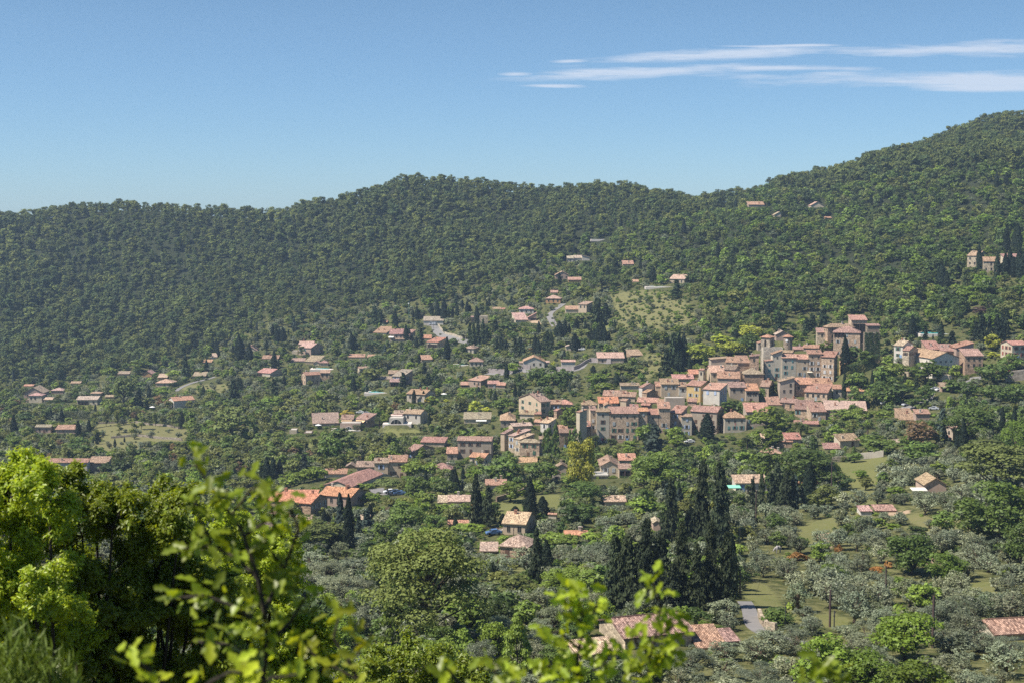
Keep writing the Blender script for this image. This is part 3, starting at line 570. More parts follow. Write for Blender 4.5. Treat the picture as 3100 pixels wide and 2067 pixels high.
# orange school buildings and barn, lower left of the village
b('L', 262, 800, 906, 845, 1060, 'brown', 'o', 'long front building with bright orange roof and chimneys', a=20, sw=128, D=430, ch=3, sh='grey', short='the long orange front building')
b('L', 872, 1205, 842, 766, 965, 'mauve', 'o', 'mauve walled rear wing with bright orange roof', a=20, sw=125, D=458, ch=3, short='the mauve rear wing')
b('L', 560, 860, 848, 772, 880, 'mauve', 'o', 'diagonal linking wing between the two orange roofs', D=452, ch=1, w=0, t='s')
b('L', 922, 1213, 738, 690, 790, 'cream', 'n', 'very long barn-like hall seen gable on, pink tiles', t='f', a=19, sw=250, D=474, ch=0, dep=30, short='the very long hall', name='hall', cat='hall')
b('L', 1262, 1443, 537, 482, 600, 'beige', 'n', 'left house of the row behind the very long hall', t='s', D=515, ch=1, w=0)
b('L', 1444, 1583, 498, 450, 670, 'beige', 'n', 'middle house with pale blue shutters behind the very long hall', t='s', D=512, ch=1, sh='lblue', short='the pale blue shuttered middle house')
b('L', 1584, 1768, 487, 422, 660, 'beige', 'n', 'right and tallest house of the row behind the hall', t='s', D=512, ch=1, sh='brown', short='the tallest row house behind the hall')
b('L', 944, 1160, 607, 558, 670, 'white', 'n', 'low whitish house left of the very long hall', t='s', D=500, ch=0, sh='lblue')
b('L', 1156, 1256, 537, 507, 560, 'brown', 'b', 'small dark roof over the low whitish house', t='f', D=515, ch=0, w=0)
b('L', 1746, 1835, 392, 335, 460, 'grey', 'n', 'farmhouse with long sloping roof and shaded flank', t='g', a=34, sw=195, D=552, ch=0, short='the shaded flank farmhouse')
b('L', 1912, 2150, 293, 242, 345, 'lstone', 'n', 'stone house with two thick pale chimneys', t='s', D=568, ch=0, a=8, sw=25, short='the two chimney stone house')
b('L', 2028, 2228, 562, 494, 600, 'beige', 'n', 'cottage with hipped brown roof behind bright green trees', t='h', ch=1)
b('L', 1290, 1390, 1072, 1025, 1105, 'pink', 'p', 'small pink roofed cottage behind a cypress', t='s', ch=0, w=0)
b('L', 650, 800, 1076, 1038, 1095, 'brown', 's', 'lean-to roof at the foot of the long orange front building', t='s', D=415, ch=0, w=0)
b('L', 272, 400, 1150, 1098, 1210, 'grey', 'b', 'grey gabled pavilion with round window seen between leaves', t='f', ch=0, w=0)
b('L', 2090, 2300, 895, 828, 915, 'grey', 'p', 'low roof over a stone wall near the lawn', t='s', ch=0, w=0)
# terrace villas in the valley
b('B', 690, 960, 1500, 1388, 1535, 'grey', 'b', 'grey-walled villa with one long sloping brown roof', t='s', a=-10, ch=1, short='the long sloping villa roof', name='villa', cat='villa')
b('B', 985, 1108, 1457, 1409, 1560, 'pink', 'n', 'left half of the pink twin villa with yellow awning', t='s', D=640, ch=1, w=1, name='villa', cat='villa', short='the pink twin villa', sh='wood')
b('B', 1120, 1256, 1460, 1414, 1560, 'pink', 'n', 'right half of the pink twin villa with yellow awning', t='s', D=642, a=20, sw=82, ch=1, name='villa', cat='villa', sh='wood')
b('B', 972, 1190, 1495, 1492, 1580, 'pink', None, 'terrace block with an arched opening under the pink twin villa', t='t', D=630, dep=7, w=0, name='terrace', cat='terrace')
b('B', 1637, 1820, 1401, 1350, 1515, 'white', 'b', 'white villa with large windows above a pool', t='g', D=640, a=18, sw=66, ch=1, name='villa', cat='villa', short='the white pool villa')
b('B', 1545, 1637, 1400, 1362, 1500, 'white', 'b', 'lower west wing of the white pool villa with awning', t='s', D=642, ch=1, w=0, name='villa', cat='villa')
b('B', 1490, 1640, 1442, 1440, 1520, 'white', None, 'white terrace block with a big half-round arch window', t='t', D=632, dep=8, w=0, name='terrace', cat='terrace', short='the arched white terrace')
b('L', 586, 660, 165, 160, 215, 'cream', None, 'flat roofed cream garden house left of the pink villa', t='t', ch=0, D=620, dep=6)
b('L', 735, 810, 190, 175, 235, 'pink', None, 'flat pink garden house beside the cream one', t='t', ch=0, D=618, dep=6)
b('B', 610, 756, 991, 962, 1110, 'stone', 'n', 'long stone farmhouse with lit narrow west gable', a=-24, sw=62, ch=1, short='the long stone farmhouse')
b('B', 762, 862, 966, 937, 1045, 'stone', 's', 'taller east part of the long stone farmhouse', t='s', D=810, ch=0, w=1)
b('B', 526, 665, 706, 656, 790, 'pink', 'p', 'large pinkish villa with shaded east wall and green shutters', a=24, sw=100, ch=0, sh='teal', short='the large pinkish villa', name='villa', cat='villa')
b('B', 540, 690, 668, 634, 695, 'pink', 'p', 'rear roof of the large pinkish villa', t='g', D=930, ch=1, w=0)
b('B', 466, 525, 735, 730, 775, 'cream', None, 'low garage terrace left of the large pinkish villa', t='t', D=900, w=1, dep=6, name='garage', cat='garage')
b('B', 82, 236, 971, 926, 1015, 'pale', 's', 'low house with fresh salmon roof and porch columns', a=32, sw=122, ch=1, short='the fresh salmon roof house')
b('B', 152, 320, 818, 780, 832, 'beige', 'n', 'brown tiled roof left of the curving hedge', t='g', ch=1)
b('B', 460, 600, 842, 814, 862, 'beige', 'b', 'west wing of the sprawling villa by the small pool', t='s', ch=0, w=0)
b('B', 602, 745, 850, 787, 880, 'beige', 'b', 'main roof of the sprawling villa by the small pool', t='s', a=14, ch=0, short='the sprawling villa')
b('B', 692, 755, 862, 828, 895, 'cream', 'p', 'small gabled bay of the sprawling villa', t='f', ch=0, w=0)
b('B', 762, 846, 860, 818, 898, 'beige', 'b', 'east pavilion of the sprawling villa beside the pool', t='h', ch=0)
b('B', 1178, 1270, 920, 866, 982, 'cream', 's', 'cream house with orange roof beside a round umbrella pine', a=-18, sw=28, t='g', ch=1, short='the cream house by the umbrella pine')
b('B', 1520, 1636, 1006, 930, 1115, 'mauve', 'b', 'two storey house with blue shutters and pale porch', t='s', a=26, sw=90, ch=1, sh='blue', short='the blue shuttered porch house')
b('B', 1500, 1600, 1062, 1030, 1115, 'cream', 'b', 'open pillared porch before the blue shuttered house', t='s', D=735, ch=0, w=0, name='porch', cat='porch')
b('B', 1486, 1578, 975, 938, 1003, 'pink', 'n', 'small pink side roof left of the blue shuttered house', t='g', ch=0)
b('B', 1342, 1510, 1033, 1006, 1045, 'beige', 'b', 'long low carport roof left of the porch', t='s', ch=0, w=0)
b('B', 1670, 1866, 1196, 1150, 1290, 'pale', 'n', 'cream two storey house behind a pair of cypresses', a=24, sw=100, ch=2, sh=None, short='the house behind the cypress pair')
b('B', 1322, 1460, 548, 482, 575, 'cream', 'n', 'house with low wide roof above the red flowered garden', t='s', a=14, sw=60, ch=2)
b('B', 1498, 1640, 560, 506, 645, 'pink', 'n', 'pink house with white sail awnings', ch=1, short='the sail awning house')
b('B', 1640, 1710, 565, 515, 645, 'pink', 'n', 'mauve walled extension behind two cypresses', a=20, sw=50, t='s', ch=0)
b('B', 1562, 1656, 614, 593, 645, 'pink', 'n', 'lean-to below the sail awning house', t='s', ch=0, w=0)
b('B', 1886, 2000, 646, 606, 712, 'cream', 'r', 'house with flat red roof and row of arches', t='s', a=24, sw=90, ch=1, short='the flat red roof house')
b('B', 1840, 1936, 606, 570, 625, 'pink', 'r', 'rose pink roof above the flat red roof house', t='s', ch=0, w=0)
b('B', 1832, 1943, 826, 772, 862, 'cream', 's', 'cream cottage with salmon roof beside two dark cypresses', t='s', a=-14, sw=20, ch=0)
b('B', 1855, 2063, 420, 376, 472, 'white', 'g', 'long white warehouse with grey corrugated roof', t='s', ch=0, w=0, name='warehouse', cat='warehouse', short='the white warehouse')
b('B', 1068, 1230, 800, 770, 818, 'beige', 's', 'salmon roof half sunk among shrubs', t='s', ch=1, w=0)
b('B', 1264, 1352, 803, 776, 818, 'beige', 's', 'salmon roof end to the right of the sunken one', t='s', ch=0, w=0)
b('B', 1392, 1470, 436, 416, 448, 'white', 's', 'little red roof high behind the dark pines', t='g', ch=1)
b('B', 8, 64, 702, 670, 728, 'beige', 's', 'small salmon house next to the tall left cypress', t='lx', ch=0)
# centre, along the road
b('C', 852, 930, 298, 240, 306, 'pink', 's', 'stepped salmon roof behind two cypress spires', t='s', a=-20, sw=12, ch=0, w=0)
b('C', 930, 988, 298, 256, 306, 'pink', 's', 'second stepped salmon roof beside the first', t='s', a=-20, sw=6, ch=0, w=0)
b('C', 1121, 1274, 296, 266, 348, 'white', 'p', 'whitish bungalow with pale hipped roof', t='h', ch=1, short='the whitish bungalow')
b('C', 1085, 1212, 412, 338, 445, 'cream', 'p', 'cream villa with pale stepped roofs', t='s', a=-12, ch=0, short='the pale stepped villa')
b('C', 1214, 1304, 386, 338, 418, 'mauve', 'p', 'mauve garage wing with dark red door', t='lx', ch=0, w=0, name='garage', cat='garage')
b('C', 1402, 1556, 186, 153, 242, 'orange', 'p', 'orange-brown bungalow with hipped roof by the lane bend', t='h', ch=0, a=8, sw=18, short='the orange-brown bungalow')
b('C', 1612, 1788, 302, 266, 348, 'cream', 's', 'low wing of the beige tower villa with garage', t='s', ch=0, short='the low tower villa wing')
b('C', 1748, 1832, 250, 221, 352, 'beige', 's', 'two storey beige tower villa with shaded east wall', t='s', a=28, sw=72, ch=1, short='the beige tower villa')
b('C', 700, 790, 372, 362, 455, 'lstone', None, 'square stone tower house behind the dark conifer clump', t='t', ch=0, dep=8)
b('C', 612, 660, 385, 372, 440, 'lstone', 'n', 'stone gable end left of the square stone tower', t='s', ch=0)
b('C', 535, 640, 711, 682, 770, 'pale', 'b', 'small square house with low pyramid roof near the tall cypress', t='h', a=18, sw=50, ch=1)
b('C', 597, 740, 846, 802, 908, 'pale', 'n', 'pale house left of the silvery olive trees', t='h', ch=1, sh=None, short='the pale house by the silvery olives')
b('C', 1166, 1388, 846, 798, 922, 'white', 's', 'white house with wide gable and small attic window', t='f', ch=1, dep=12, short='the white gable house')
b('C', 1122, 1166, 862, 848, 905, 'cream', 's', 'low annex with red door left of the white gable house', t='s', ch=0, w=0)
b('C', 1390, 1440, 858, 842, 885, 'pale', 'p', 'low annex right of the white gable house', t='s', ch=0, w=0)
b('C', 1567, 1712, 850, 832, 918, 'white', 'p', 'plain white cabin with almost flat roof', t='s', ch=0, w=0, short='the plain white cabin')
b('C', 582, 715, 1052, 1018, 1128, 'mauve', 's', 'house with salmon roof, mauve front and lit gable', a=36, sw=125, ch=1, short='the lit gable house', t='s')
b('C', 508, 580, 1092, 1062, 1125, 'pink', 's', 'open porch at the left of the lit gable house', t='s', D=745, ch=0, w=0, name='porch', cat='porch')
b('C', 792, 905, 1080, 1050, 1135, 'pink', 's', 'middle roof right of the lit gable house', t='s', ch=0)
b('C', 888, 970, 1096, 1066, 1135, 'pink', 's', 'small end roof furthest right of the lit gable house', t='s', ch=0, a=12, sw=10)
b('C', 539, 820, 1452, 1382, 1505, 'cream', 'b', 'cream bungalow with blue shutters and white awning', t='s', ch=1, sh='blue', short='the white awning bungalow')
b('E', 1252, 1530, 112, 55, 172, 'grey', 'p', 'very low long house with irregular pale roofs on the road', t='s', ch=1, short='the low roadside house')
b('E', 1600, 1730, 86, 26, 105, 'brown', 'b', 'brown roofed garage above the low roadside house', t='s', a=-12, ch=0, w=0)
# left valley
b('A', 188, 340, 752, 709, 805, 'mauve', 'p', 'broad gabled house at the far left forest edge', t='f', ch=1, dep=12, short='the broad gabled house')
b('A', 227, 330, 773, 752, 835, 'cream', 'p', 'cream house with hipped roof before the broad gabled house', t='h', ch=0)
b('A', 205, 305, 810, 797, 835, 'cream', 'p', 'lowest porch roof of the far left group', t='f', ch=0, w=0)
b('A', 348, 412, 805, 788, 830, 'beige', 'p', 'small pale roof right of the cream hipped house', t='s', ch=0, w=0)
b('A', 402, 500, 733, 712, 765, 'pink', 'p', 'pinkish hipped cottage right of the broad gabled house', t='h', ch=0)
b('A', 607, 770, 806, 777, 852, 'cream', 'p', 'pale villa with verandah and garage doors', t='g', ch=0, short='the verandah villa')
b('A', 717, 795, 755, 743, 785, 'cream', 'p', 'square upper room of the verandah villa', t='h', D=905, ch=0)
b('A', 832, 905, 783, 768, 800, 'brown', 'b', 'small dark shelter right of the verandah villa', t='g', ch=0, w=0)
b('A', 1130, 1200, 602, 574, 632, 'orange', 'p', 'orange gabled house under the forest edge', t='f', ch=1, dep=10, short='the orange gabled house')
b('A', 1250, 1320, 630, 602, 652, 'orange', 'p', 'orange house with stacked pale roofs', t='s', ch=0)
b('A', 1232, 1370, 673, 643, 708, 'beige', 'p', 'beige bungalow below the orange house', t='h', ch=0, short='the beige bungalow')
b('A', 1376, 1520, 816, 784, 882, 'white', 's', 'white house with lit west gable and salmon roof in meadow', a=-30, sw=72, t='g', ch=2, sh='grey', short='the white meadow house')
b('A', 1527, 1625, 619, 587, 642, 'grey', 'b', 'brown roofed shed by the lane and hedge', t='s', ch=0, w=0)
b('A', 1668, 1715, 470, 441, 488, 'white', 'p', 'white house with big dark window near the cypress group', t='s', ch=0, a=-14, sw=30)
b('A', 1605, 1672, 510, 491, 525, 'pink', 's', 'salmon roof below the white house near the cypress group', t='s', ch=0, w=0)
b('A', 932, 1020, 602, 582, 617, 'grey', 'b', 'grey roofed cottage at the forest foot', t='s', ch=0, w=0)
b('A', 1912, 2030, 417, 378, 427, 'cream', 'p', 'pale cottage with low gable beyond the twin cypresses', t='f', ch=1)
b('A', 376, 690, 1302, 1272, 1400, 'white', 'n', 'main block of the long mauve-white school', t='s', ch=1, short='the school', name='school', cat='school')
b('A', 700, 850, 1305, 1256, 1392, 'mauve', 'n', 'taller right block of the long mauve-white school', t='s', a=0, ch=0, name='school', cat='school')
b('A', 280, 400, 1022, 1002, 1075, 'mauve', 'b', 'mauve farmhouse behind round green trees', t='g', ch=0)
b('A', 442, 605, 1040, 1004, 1078, 'mauve', 'n', 'farmhouse with rosy roof beside a tall cypress', t='g', ch=0, short='the rosy roof farmhouse')
b('A', 190, 260, 698, 685, 708, 'pink', 's', 'faint pink roof at the forest edge, far left', t='g', ch=0, w=0)
b('A', 560, 634, 676, 661, 686, 'pink', 's', 'faint pink roof in the open clearing left of orange gable', t='g', ch=0, w=0)
# upper slope
b('U', 306, 355, 606, 586, 640, 'white', 'p', 'left white cube of the stepped white house on the slope', t='s', ch=0, short='the stepped white house')
b('U', 362, 420, 603, 583, 625, 'white', 'p', 'middle white cube of the stepped white house on the slope', t='s', ch=0)
b('U', 424, 484, 598, 584, 626, 'white', 'p', 'right white cube of the stepped white house on the slope', t='rx', ch=0)
b('U', 212, 320, 737, 710, 777, 'mauve', 'p', 'mauve gabled house beside a cypress on the slope', t='f', ch=1, short='the mauve slope house')
b('U', 316, 415, 776, 756, 800, 'orange', 's', 'low orange roof right of the mauve slope house', t='s', ch=0, w=0)
b('U', 176, 230, 876, 860, 888, 'pink', 's', 'tiny pink roof above the orange-brown bungalow', t='s', ch=0, w=0)
b('U', 747, 830, 652, 625, 668, 'beige', 's', 'half hidden house with a tall red chimney on the slope', t='s', ch=2)
b('U', 1122, 1232, 770, 740, 808, 'lstone', 'p', 'stone villa above a terrace pool on the open slope', a=28, sw=92, ch=2, short='the stone slope villa', name='villa', cat='villa')
b('U', 1742, 1880, 182, 159, 206, 'pink', 's', 'long pink house just under the saddle ridge', t='s', ch=1, short='the ridge house')
b('U', 2236, 2336, 187, 159, 208, 'cream', 'p', 'pale gabled house high on the right hill', t='f', ch=0, dep=10)
b('U', 1946, 2030, 262, 238, 280, 'cream', 'p', 'pale cottage among pines below the ridge house', t='f', ch=0, dep=9)
b('U', 822, 870, 790, 775, 797, 'pink', 's', 'small salmon roof among olives above the clearing', t='s', ch=0, w=0)
b('T', 222, 262, 806, 798, 815, 'orange', 's', 'tiny orange roof in the wood of the right hill', t='s', ch=0, w=0)
# right side
b('R', 736, 812, 508, 432, 655, 'white', 'p', 'white fronted village house with a long shaded flank', t='g', a=38, sw=170, D=655, ch=2, short='the white front of the east row', sh='green')
b('R', 823, 878, 560, 520, 665, 'lstone', 'n', 'stone house stepping down before the white fronted one', t='g', a=38, sw=150, D=646, ch=1, sh='brown')
b('R', 1078, 1222, 545, 456, 620, 'brown', 'n', 'large mottled roof in the middle of the east row', t='s', D=668, ch=2, w=0)
b('R', 1222, 1370, 562, 490, 620, 'brown', 'n', 'crowded chimney roof behind the great white gable', t='s', D=664, ch=4, w=0)
b('R', 1128, 1444, 642, 580, 860, 'white', 's', 'great whitewashed gable house with four shuttered windows', t='f', a=-18, sw=185, D=640, ch=1, sh='green', short='the great whitewashed gable')
b('R', 1212, 1328, 820, 815, 880, 'cream', None, 'low annex with balcony at the foot of the great gable', t='t', D=628, dep=6, w=1)
b('R', 1378, 1560, 530, 480, 640, 'mauve', 'n', 'house with plain mauve gable right of the chimney roofs', t='lx', D=660, ch=1, w=0, dep=12, short='the plain mauve gable')
b('R', 1470, 1660, 612, 540, 790, 'brown', 's', 'shaded house with two stepped roof strips at row end', t='s', D=642, ch=0, short='the stepped strip roof house')
b('R', 1968, 2140, 500, 456, 665, 'cream', 's', 'cream villa with red shutters and balcony at the east edge', t='g', a=-12, D=640, ch=0, sh='red', short='the red shuttered villa', name='villa', cat='villa')
b('R', 800, 956, 1285, 1165, 1310, 'brown', 'n', 'house with steep patched roof below the car park', t='s', D=563, ch=1, w=0, short='the patched car park roof')
b('R', 952, 1098, 1222, 1178, 1290, 'mauve', 'n', 'mauve side wing of the house below the car park', t='s', D=560, ch=1, w=0)
b('R', 1222, 1424, 936, 895, 1000, 'brown', 'b', 'open market shelter with brown roof near parked van', t='s', D=606, ch=0, w=0, name='market_shelter', cat='shelter', short='the market shelter')
b('F', 1826, 2038, 1352, 1286, 1425, 'cream', 'n', 'neat cream cottage with orange roof over the sloping meadow', t='s', a=-16, sw=35, D=505, ch=1, short='the neat cream cottage')
b('F', 1672, 1822, 1430, 1376, 1445, 'beige', 'n', 'low tiled annex left of the neat cream cottage', t='s', D=502, ch=0, w=0)
b('R', 1342, 1563, 1382, 1332, 1500, 'grey', 's', 'stone cottage with salmon roof behind two thin cypresses', t='g', a=-22, sw=48, D=520, ch=0, short='the thin cypress cottage')
b('R', 1237, 1325, 1485, 1448, 1512, 'grey', 'n', 'lean-to roof at the left foot of the thin cypress cottage', t='s', D=516, ch=0, w=0)
b('F', 1272, 1428, 1335, 1272, 1380, 'grey', 'r', 'rose red roof at the back of the trio below the palms', t='s', D=530, ch=1, w=0)
b('F', 1196, 1335, 1362, 1292, 1440, 'brown', 'n', 'brown ribbed roof in the middle of the trio', t='g', D=522, ch=0, w=0, a=16, sw=10)
b('F', 1042, 1180, 1345, 1276, 1430, 'cream', 'p', 'long lit west roof of the trio below the palms', t='s', D=526, ch=2)
b('F', 1046, 1236, 1480, 1380, 1520, 'mauve', 'n', 'front hipped roof of the trio with two dark chimneys', t='h', D=512, ch=2, short='the front roof of the trio')
b('R', 690, 812, 1530, 1490, 1542, 'grey', 'g', 'flat grey shed roof on the meadow wall', t='s', D=505, ch=0, w=0, name='shed', cat='shed')
b('T', 1198, 1254, 1062, 1024, 1145, 'lstone', 's', 'pale stone manor facade among cypresses on the right slope', t='g', a=38, sw=118, ch=1, short='the manor among the cypresses', name='manor', cat='manor')
b('T', 1302, 1400, 1100, 1068, 1180, 'lstone', 'n', 'lower middle wing of the manor among the cypresses', t='s', a=14, sw=15, ch=0)
b('T', 1432, 1600, 1070, 1050, 1115, 'cream', 'n', 'right wing of the manor behind dense cypresses', t='s', ch=0)
b('C', 1615, 1690, 690, 665, 740, 'cream', 'p', 'small cream house hiding behind a fat cypress and white car', t='lx', ch=0)
b('Z', 1500, 1575, 1602, 1596, 1612, 'grey', None, 'low grey retaining block under the lawn', t='t', w=0, dep=3, name='low_wall', cat='wall', ch=0)
# near farmhouse
b('N', 1008, 1640, 815, 640, 930, 'lstone', 'n', 'big near farmhouse of pale stone with ridge of canal tiles', t='g', a=-19, sw=200, D=200, ch=0, w=1, short='the big near farmhouse', name='farmhouse', cat='farmhouse')
b('N', 610, 960, 968, 845, 1040, 'lstone', 'p', 'lower west wing of the big near farmhouse', t='s', a=-19, D=191, ch=0, w=0, name='farmhouse_wing', cat='farmhouse')
b('N', 1665, 1900, 900, 706, 950, 'lstone', 'n', 'east wing roof of the near farmhouse with white capped chimney', t='s', a=-12, D=202, ch=0, w=0, name='farmhouse_wing', cat='farmhouse')
b('N', 1905, 2030, 850, 742, 900, 'lstone', 'n', 'small end roof east of the white capped chimney', t='s', a=-12, D=205, ch=0, w=0, name='farmhouse_wing', cat='farmhouse')
b('Q', 2120, 2700, 872, 745, 940, 'pale', 's', 'new salmon tiled bungalow at the right edge of the olive grove', t='g', a=-10, sw=70, D=216, ch=0, w=0, short='the new salmon bungalow')
def md(D): return float(np.interp(D, [500, 560, 570, 580, 590, 600, 612, 624, 640, 655, 675, 700], [500, 572, 582, 594, 612, 634, 647, 657, 670, 682, 708, 734]))
DOV = {'left half of the pink twin': 692, 'right half of the pink twin': 693, 'terrace block with an arched opening': 683, 'white villa with large windows': 687, 'lower west wing of the white pool': 689, 'white terrace block': 678, 'flat roofed cream garden': None, 'flat pink garden': None,
 'rear roof of the large pinkish': 985, 'low garage terrace': None, 'open pillared porch': 786, 'open porch at the left': 756, 'taller east part': 862, 'square upper room': 873, 'diagonal linking wing': 474, 'very long barn-like': 490, 'left house of the row': 546, 'middle house with pale blue': 527, 'right and tallest house': 528,
 'low whitish house left': 526, 'small dark roof over the low': 562, 'farmhouse with long sloping': 582, 'stone house with two thick': 612, 'three storey stone house alone': 580, 'small stone annex left of the lone': 578, 'little cream house with bright': 554, 'rose red roof': 558, 'brown ribbed roof': 549, 'long lit west roof': 554, 'front hipped roof of the trio': 530,
 'neat cream cottage': 537, 'low tiled annex left of the neat': 534, 'stone cottage with salmon roof behind two': 506, 'lean-to roof at the left foot': 502, 'flat grey shed roof': 519, 'cream villa gable over': 492, 'arched porch wing': 489, 'rear block of the terrace villa': 507, 'big near farmhouse': 187, 'lower west wing of the big near': 176, 'east wing roof of the near': 189, 'small end roof east': 191, 'new salmon tiled': 188}
for d_ in BUILD:
    if d_['c'] in 'FGEV' and d_['D'] and d_['D'] >= 560 and d_['xr'] < 2660: d_['D'] = md(d_['D'])
    for k_, v_ in DOV.items():
        if k_ in d_['label']: d_['D'] = v_
for d_ in BUILD: plan(d_)
# ------------------------------------------------------------ foliage meshes (unit trees: 1 wide, 1 tall, standing on z = 0)
def nrm(v): return v / np.maximum(np.linalg.norm(v, axis=-1, keepdims=True), 1e-9)
def cards(g, C, Nn, S, asp=0.62, up=None):
    """kite shaped leaf cards; up: preferred long axis"""
    n = len(C); Nn = nrm(Nn); a = g.normal(size=(n, 3)) if up is None else up + g.normal(size=(n, 3)) * .35
    T = nrm(np.cross(Nn, a) if up is None else a - Nn * np.sum(a * Nn, 1, keepdims=True)); B = np.cross(Nn, T); s = S[:, None]
    bend = Nn * s * .18
    V = np.stack([C - T * s, C - B * s * asp - bend + T * s * .1, C + T * s, C + B * s * asp - bend + T * s * .1], 1)
    return V
def card_mesh(name, V, mats, trunk=None, tm=1):
    n = len(V); me = bpy.data.meshes.new(name); vv = V.reshape(-1, 3)
    tv = trunk.v if trunk else []; tf = trunk.f if trunk else []
    me.vertices.add(len(vv) + len(tv)); me.vertices.foreach_set('co', np.concatenate([vv, np.array(tv, float).reshape(-1, 3)]).ravel())
    nl = n * 4 + sum(len(f) for f in tf); me.loops.add(nl); idx = np.arange(n * 4); ex = [k + n * 4 for f in tf for k in f]
    me.loops.foreach_set('vertex_index', np.concatenate([idx, np.array(ex, int)]) if ex else idx)
    me.polygons.add(n + len(tf)); st = list(range(0, n * 4, 4)); k = n * 4
    for f in tf: st.append(k); k += len(f)
    me.polygons.foreach_set('loop_start', st)
    if tf: me.polygons.foreach_set('material_index', [0] * n + [tm] * len(tf))
    for m_ in mats: me.materials.append(m_)
    me.update(); me.validate(); return me
def blobs(g, cl, n, s, jit=.55, upb=.25, asp=.62, shell=.55):
    """cl: array (k,5): x y z rxy rz"""
    k = len(cl); area = cl[:, 3] ** 2; w_ = area / area.sum(); idx = g.choice(k, n, p=w_); d = nrm(g.normal(size=(n, 3))); d[:, 2] = np.where(d[:, 2] < -.55, -d[:, 2], d[:, 2])
    rr = (shell + (1 - shell) * g.random(n) ** .6)[:, None]; c = cl[idx]
    C = c[:, :3] + d * rr * np.stack([c[:, 3], c[:, 3], c[:, 4]], 1) * (1 + g.normal(size=(n, 1)) * .07)
    Nn = d + g.normal(size=(n, 3)) * jit + np.array([0, 0, upb]); S = s * g.uniform(.6, 1.35, n)
    return cards(g, C, Nn, S, asp)
def shape_clusters(g, kind):
    L = []
    if kind == 'broad':
        for i in range(34):
            d = nrm(g.normal(size=3)); r = g.uniform(.5, 1); tp = 1.12 - .3 * abs(d[2]); L.append((d[0] * .35 * r * tp, d[1] * .35 * r * tp, .50 + d[2] * .38 * r, g.uniform(.09, .17), g.uniform(.07, .13)))
    elif kind == 'pine':
        for i in range(20):
            z = g.uniform(.26, .92); rad = .36 * (1 - ((z - .5) / .56) ** 2 * .8) if z > .5 else .36 * (.6 + (z - .26) * 1.6); a = g.uniform(0, 6.28); r = rad * g.uniform(.3, 1)
            L.append((math.cos(a) * r, math.sin(a) * r, z, g.uniform(.10, .17), g.uniform(.08, .13)))
    elif kind == 'roundpine': return _dome(g)
    elif kind == 'umbrella':
        for i in range(24):
            a = g.uniform(0, 6.28); r = .4 * math.sqrt(g.random()); L.append((math.cos(a) * r, math.sin(a) * r, .82 - r * r * .9 + g.uniform(-.05, .05), g.uniform(.11, .15), g.uniform(.08, .11)))
    elif kind == 'olive':
        for i in range(44):
            d = nrm(g.normal(size=3)); r = g.uniform(.5, 1); L.append((d[0] * .39 * r, d[1] * .39 * r, .52 + d[2] * .38 * r, g.uniform(.07, .14), g.uniform(.07, .14)))
    elif kind == 'bush':
        for i in range(16):
            d = nrm(g.normal(size=3)); d[2] = abs(d[2]); r = g.uniform(.3, 1); L.append((d[0] * .34 * r, d[1] * .34 * r, .18 + d[2] * .58 * r, g.uniform(.14, .2), g.uniform(.15, .22)))
    elif kind == 'poplar':
        for i in range(30):
            z = g.uniform(.12, .97); rad = .3 * math.sin(math.pi * min(1, (z * .9 + .1)) ** .8) + .04; a = g.uniform(0, 6.28); L.append((math.cos(a) * rad * .8, math.sin(a) * rad * .8, z, g.uniform(.10, .18), g.uniform(.05, .08)))
    return np.array(L)
def trunk_mb(kind, g, clusters=None, r=.03):
    m = MB(); top = {'roundpine': .7, 'broad': .42, 'pine': .85, 'umbrella': .7, 'olive': .35, 'bush': .3, 'poplar': .8, 'cypress': .8, 'conifer': .9}[kind]
    r = {'olive': .05, 'pine': .022, 'cypress': .05}.get(kind, .032); p = Vector((0, 0, -.08)); n = 4
    for i in range(n):
        q = Vector((g.uniform(-.02, .02), g.uniform(-.02, .02), -.08 + (top + .08) * (i + 1) / n)); m.tube(p, q, r * (1 - .22 * i), r * (1 - .22 * (i + 1)), 6, 0, False); p = q
    if clusters is not None:
        for c in clusters[:: 2]:
            z0 = max(.12, min(top, c[2] - .22)); z0 = .16 + (z0 - .16) * .8 if kind == 'olive' else z0; m.tube((0, 0, z0), (c[0] * .9, c[1] * .9, c[2]), r * .42, r * .12, 4, 0, False)
    return m
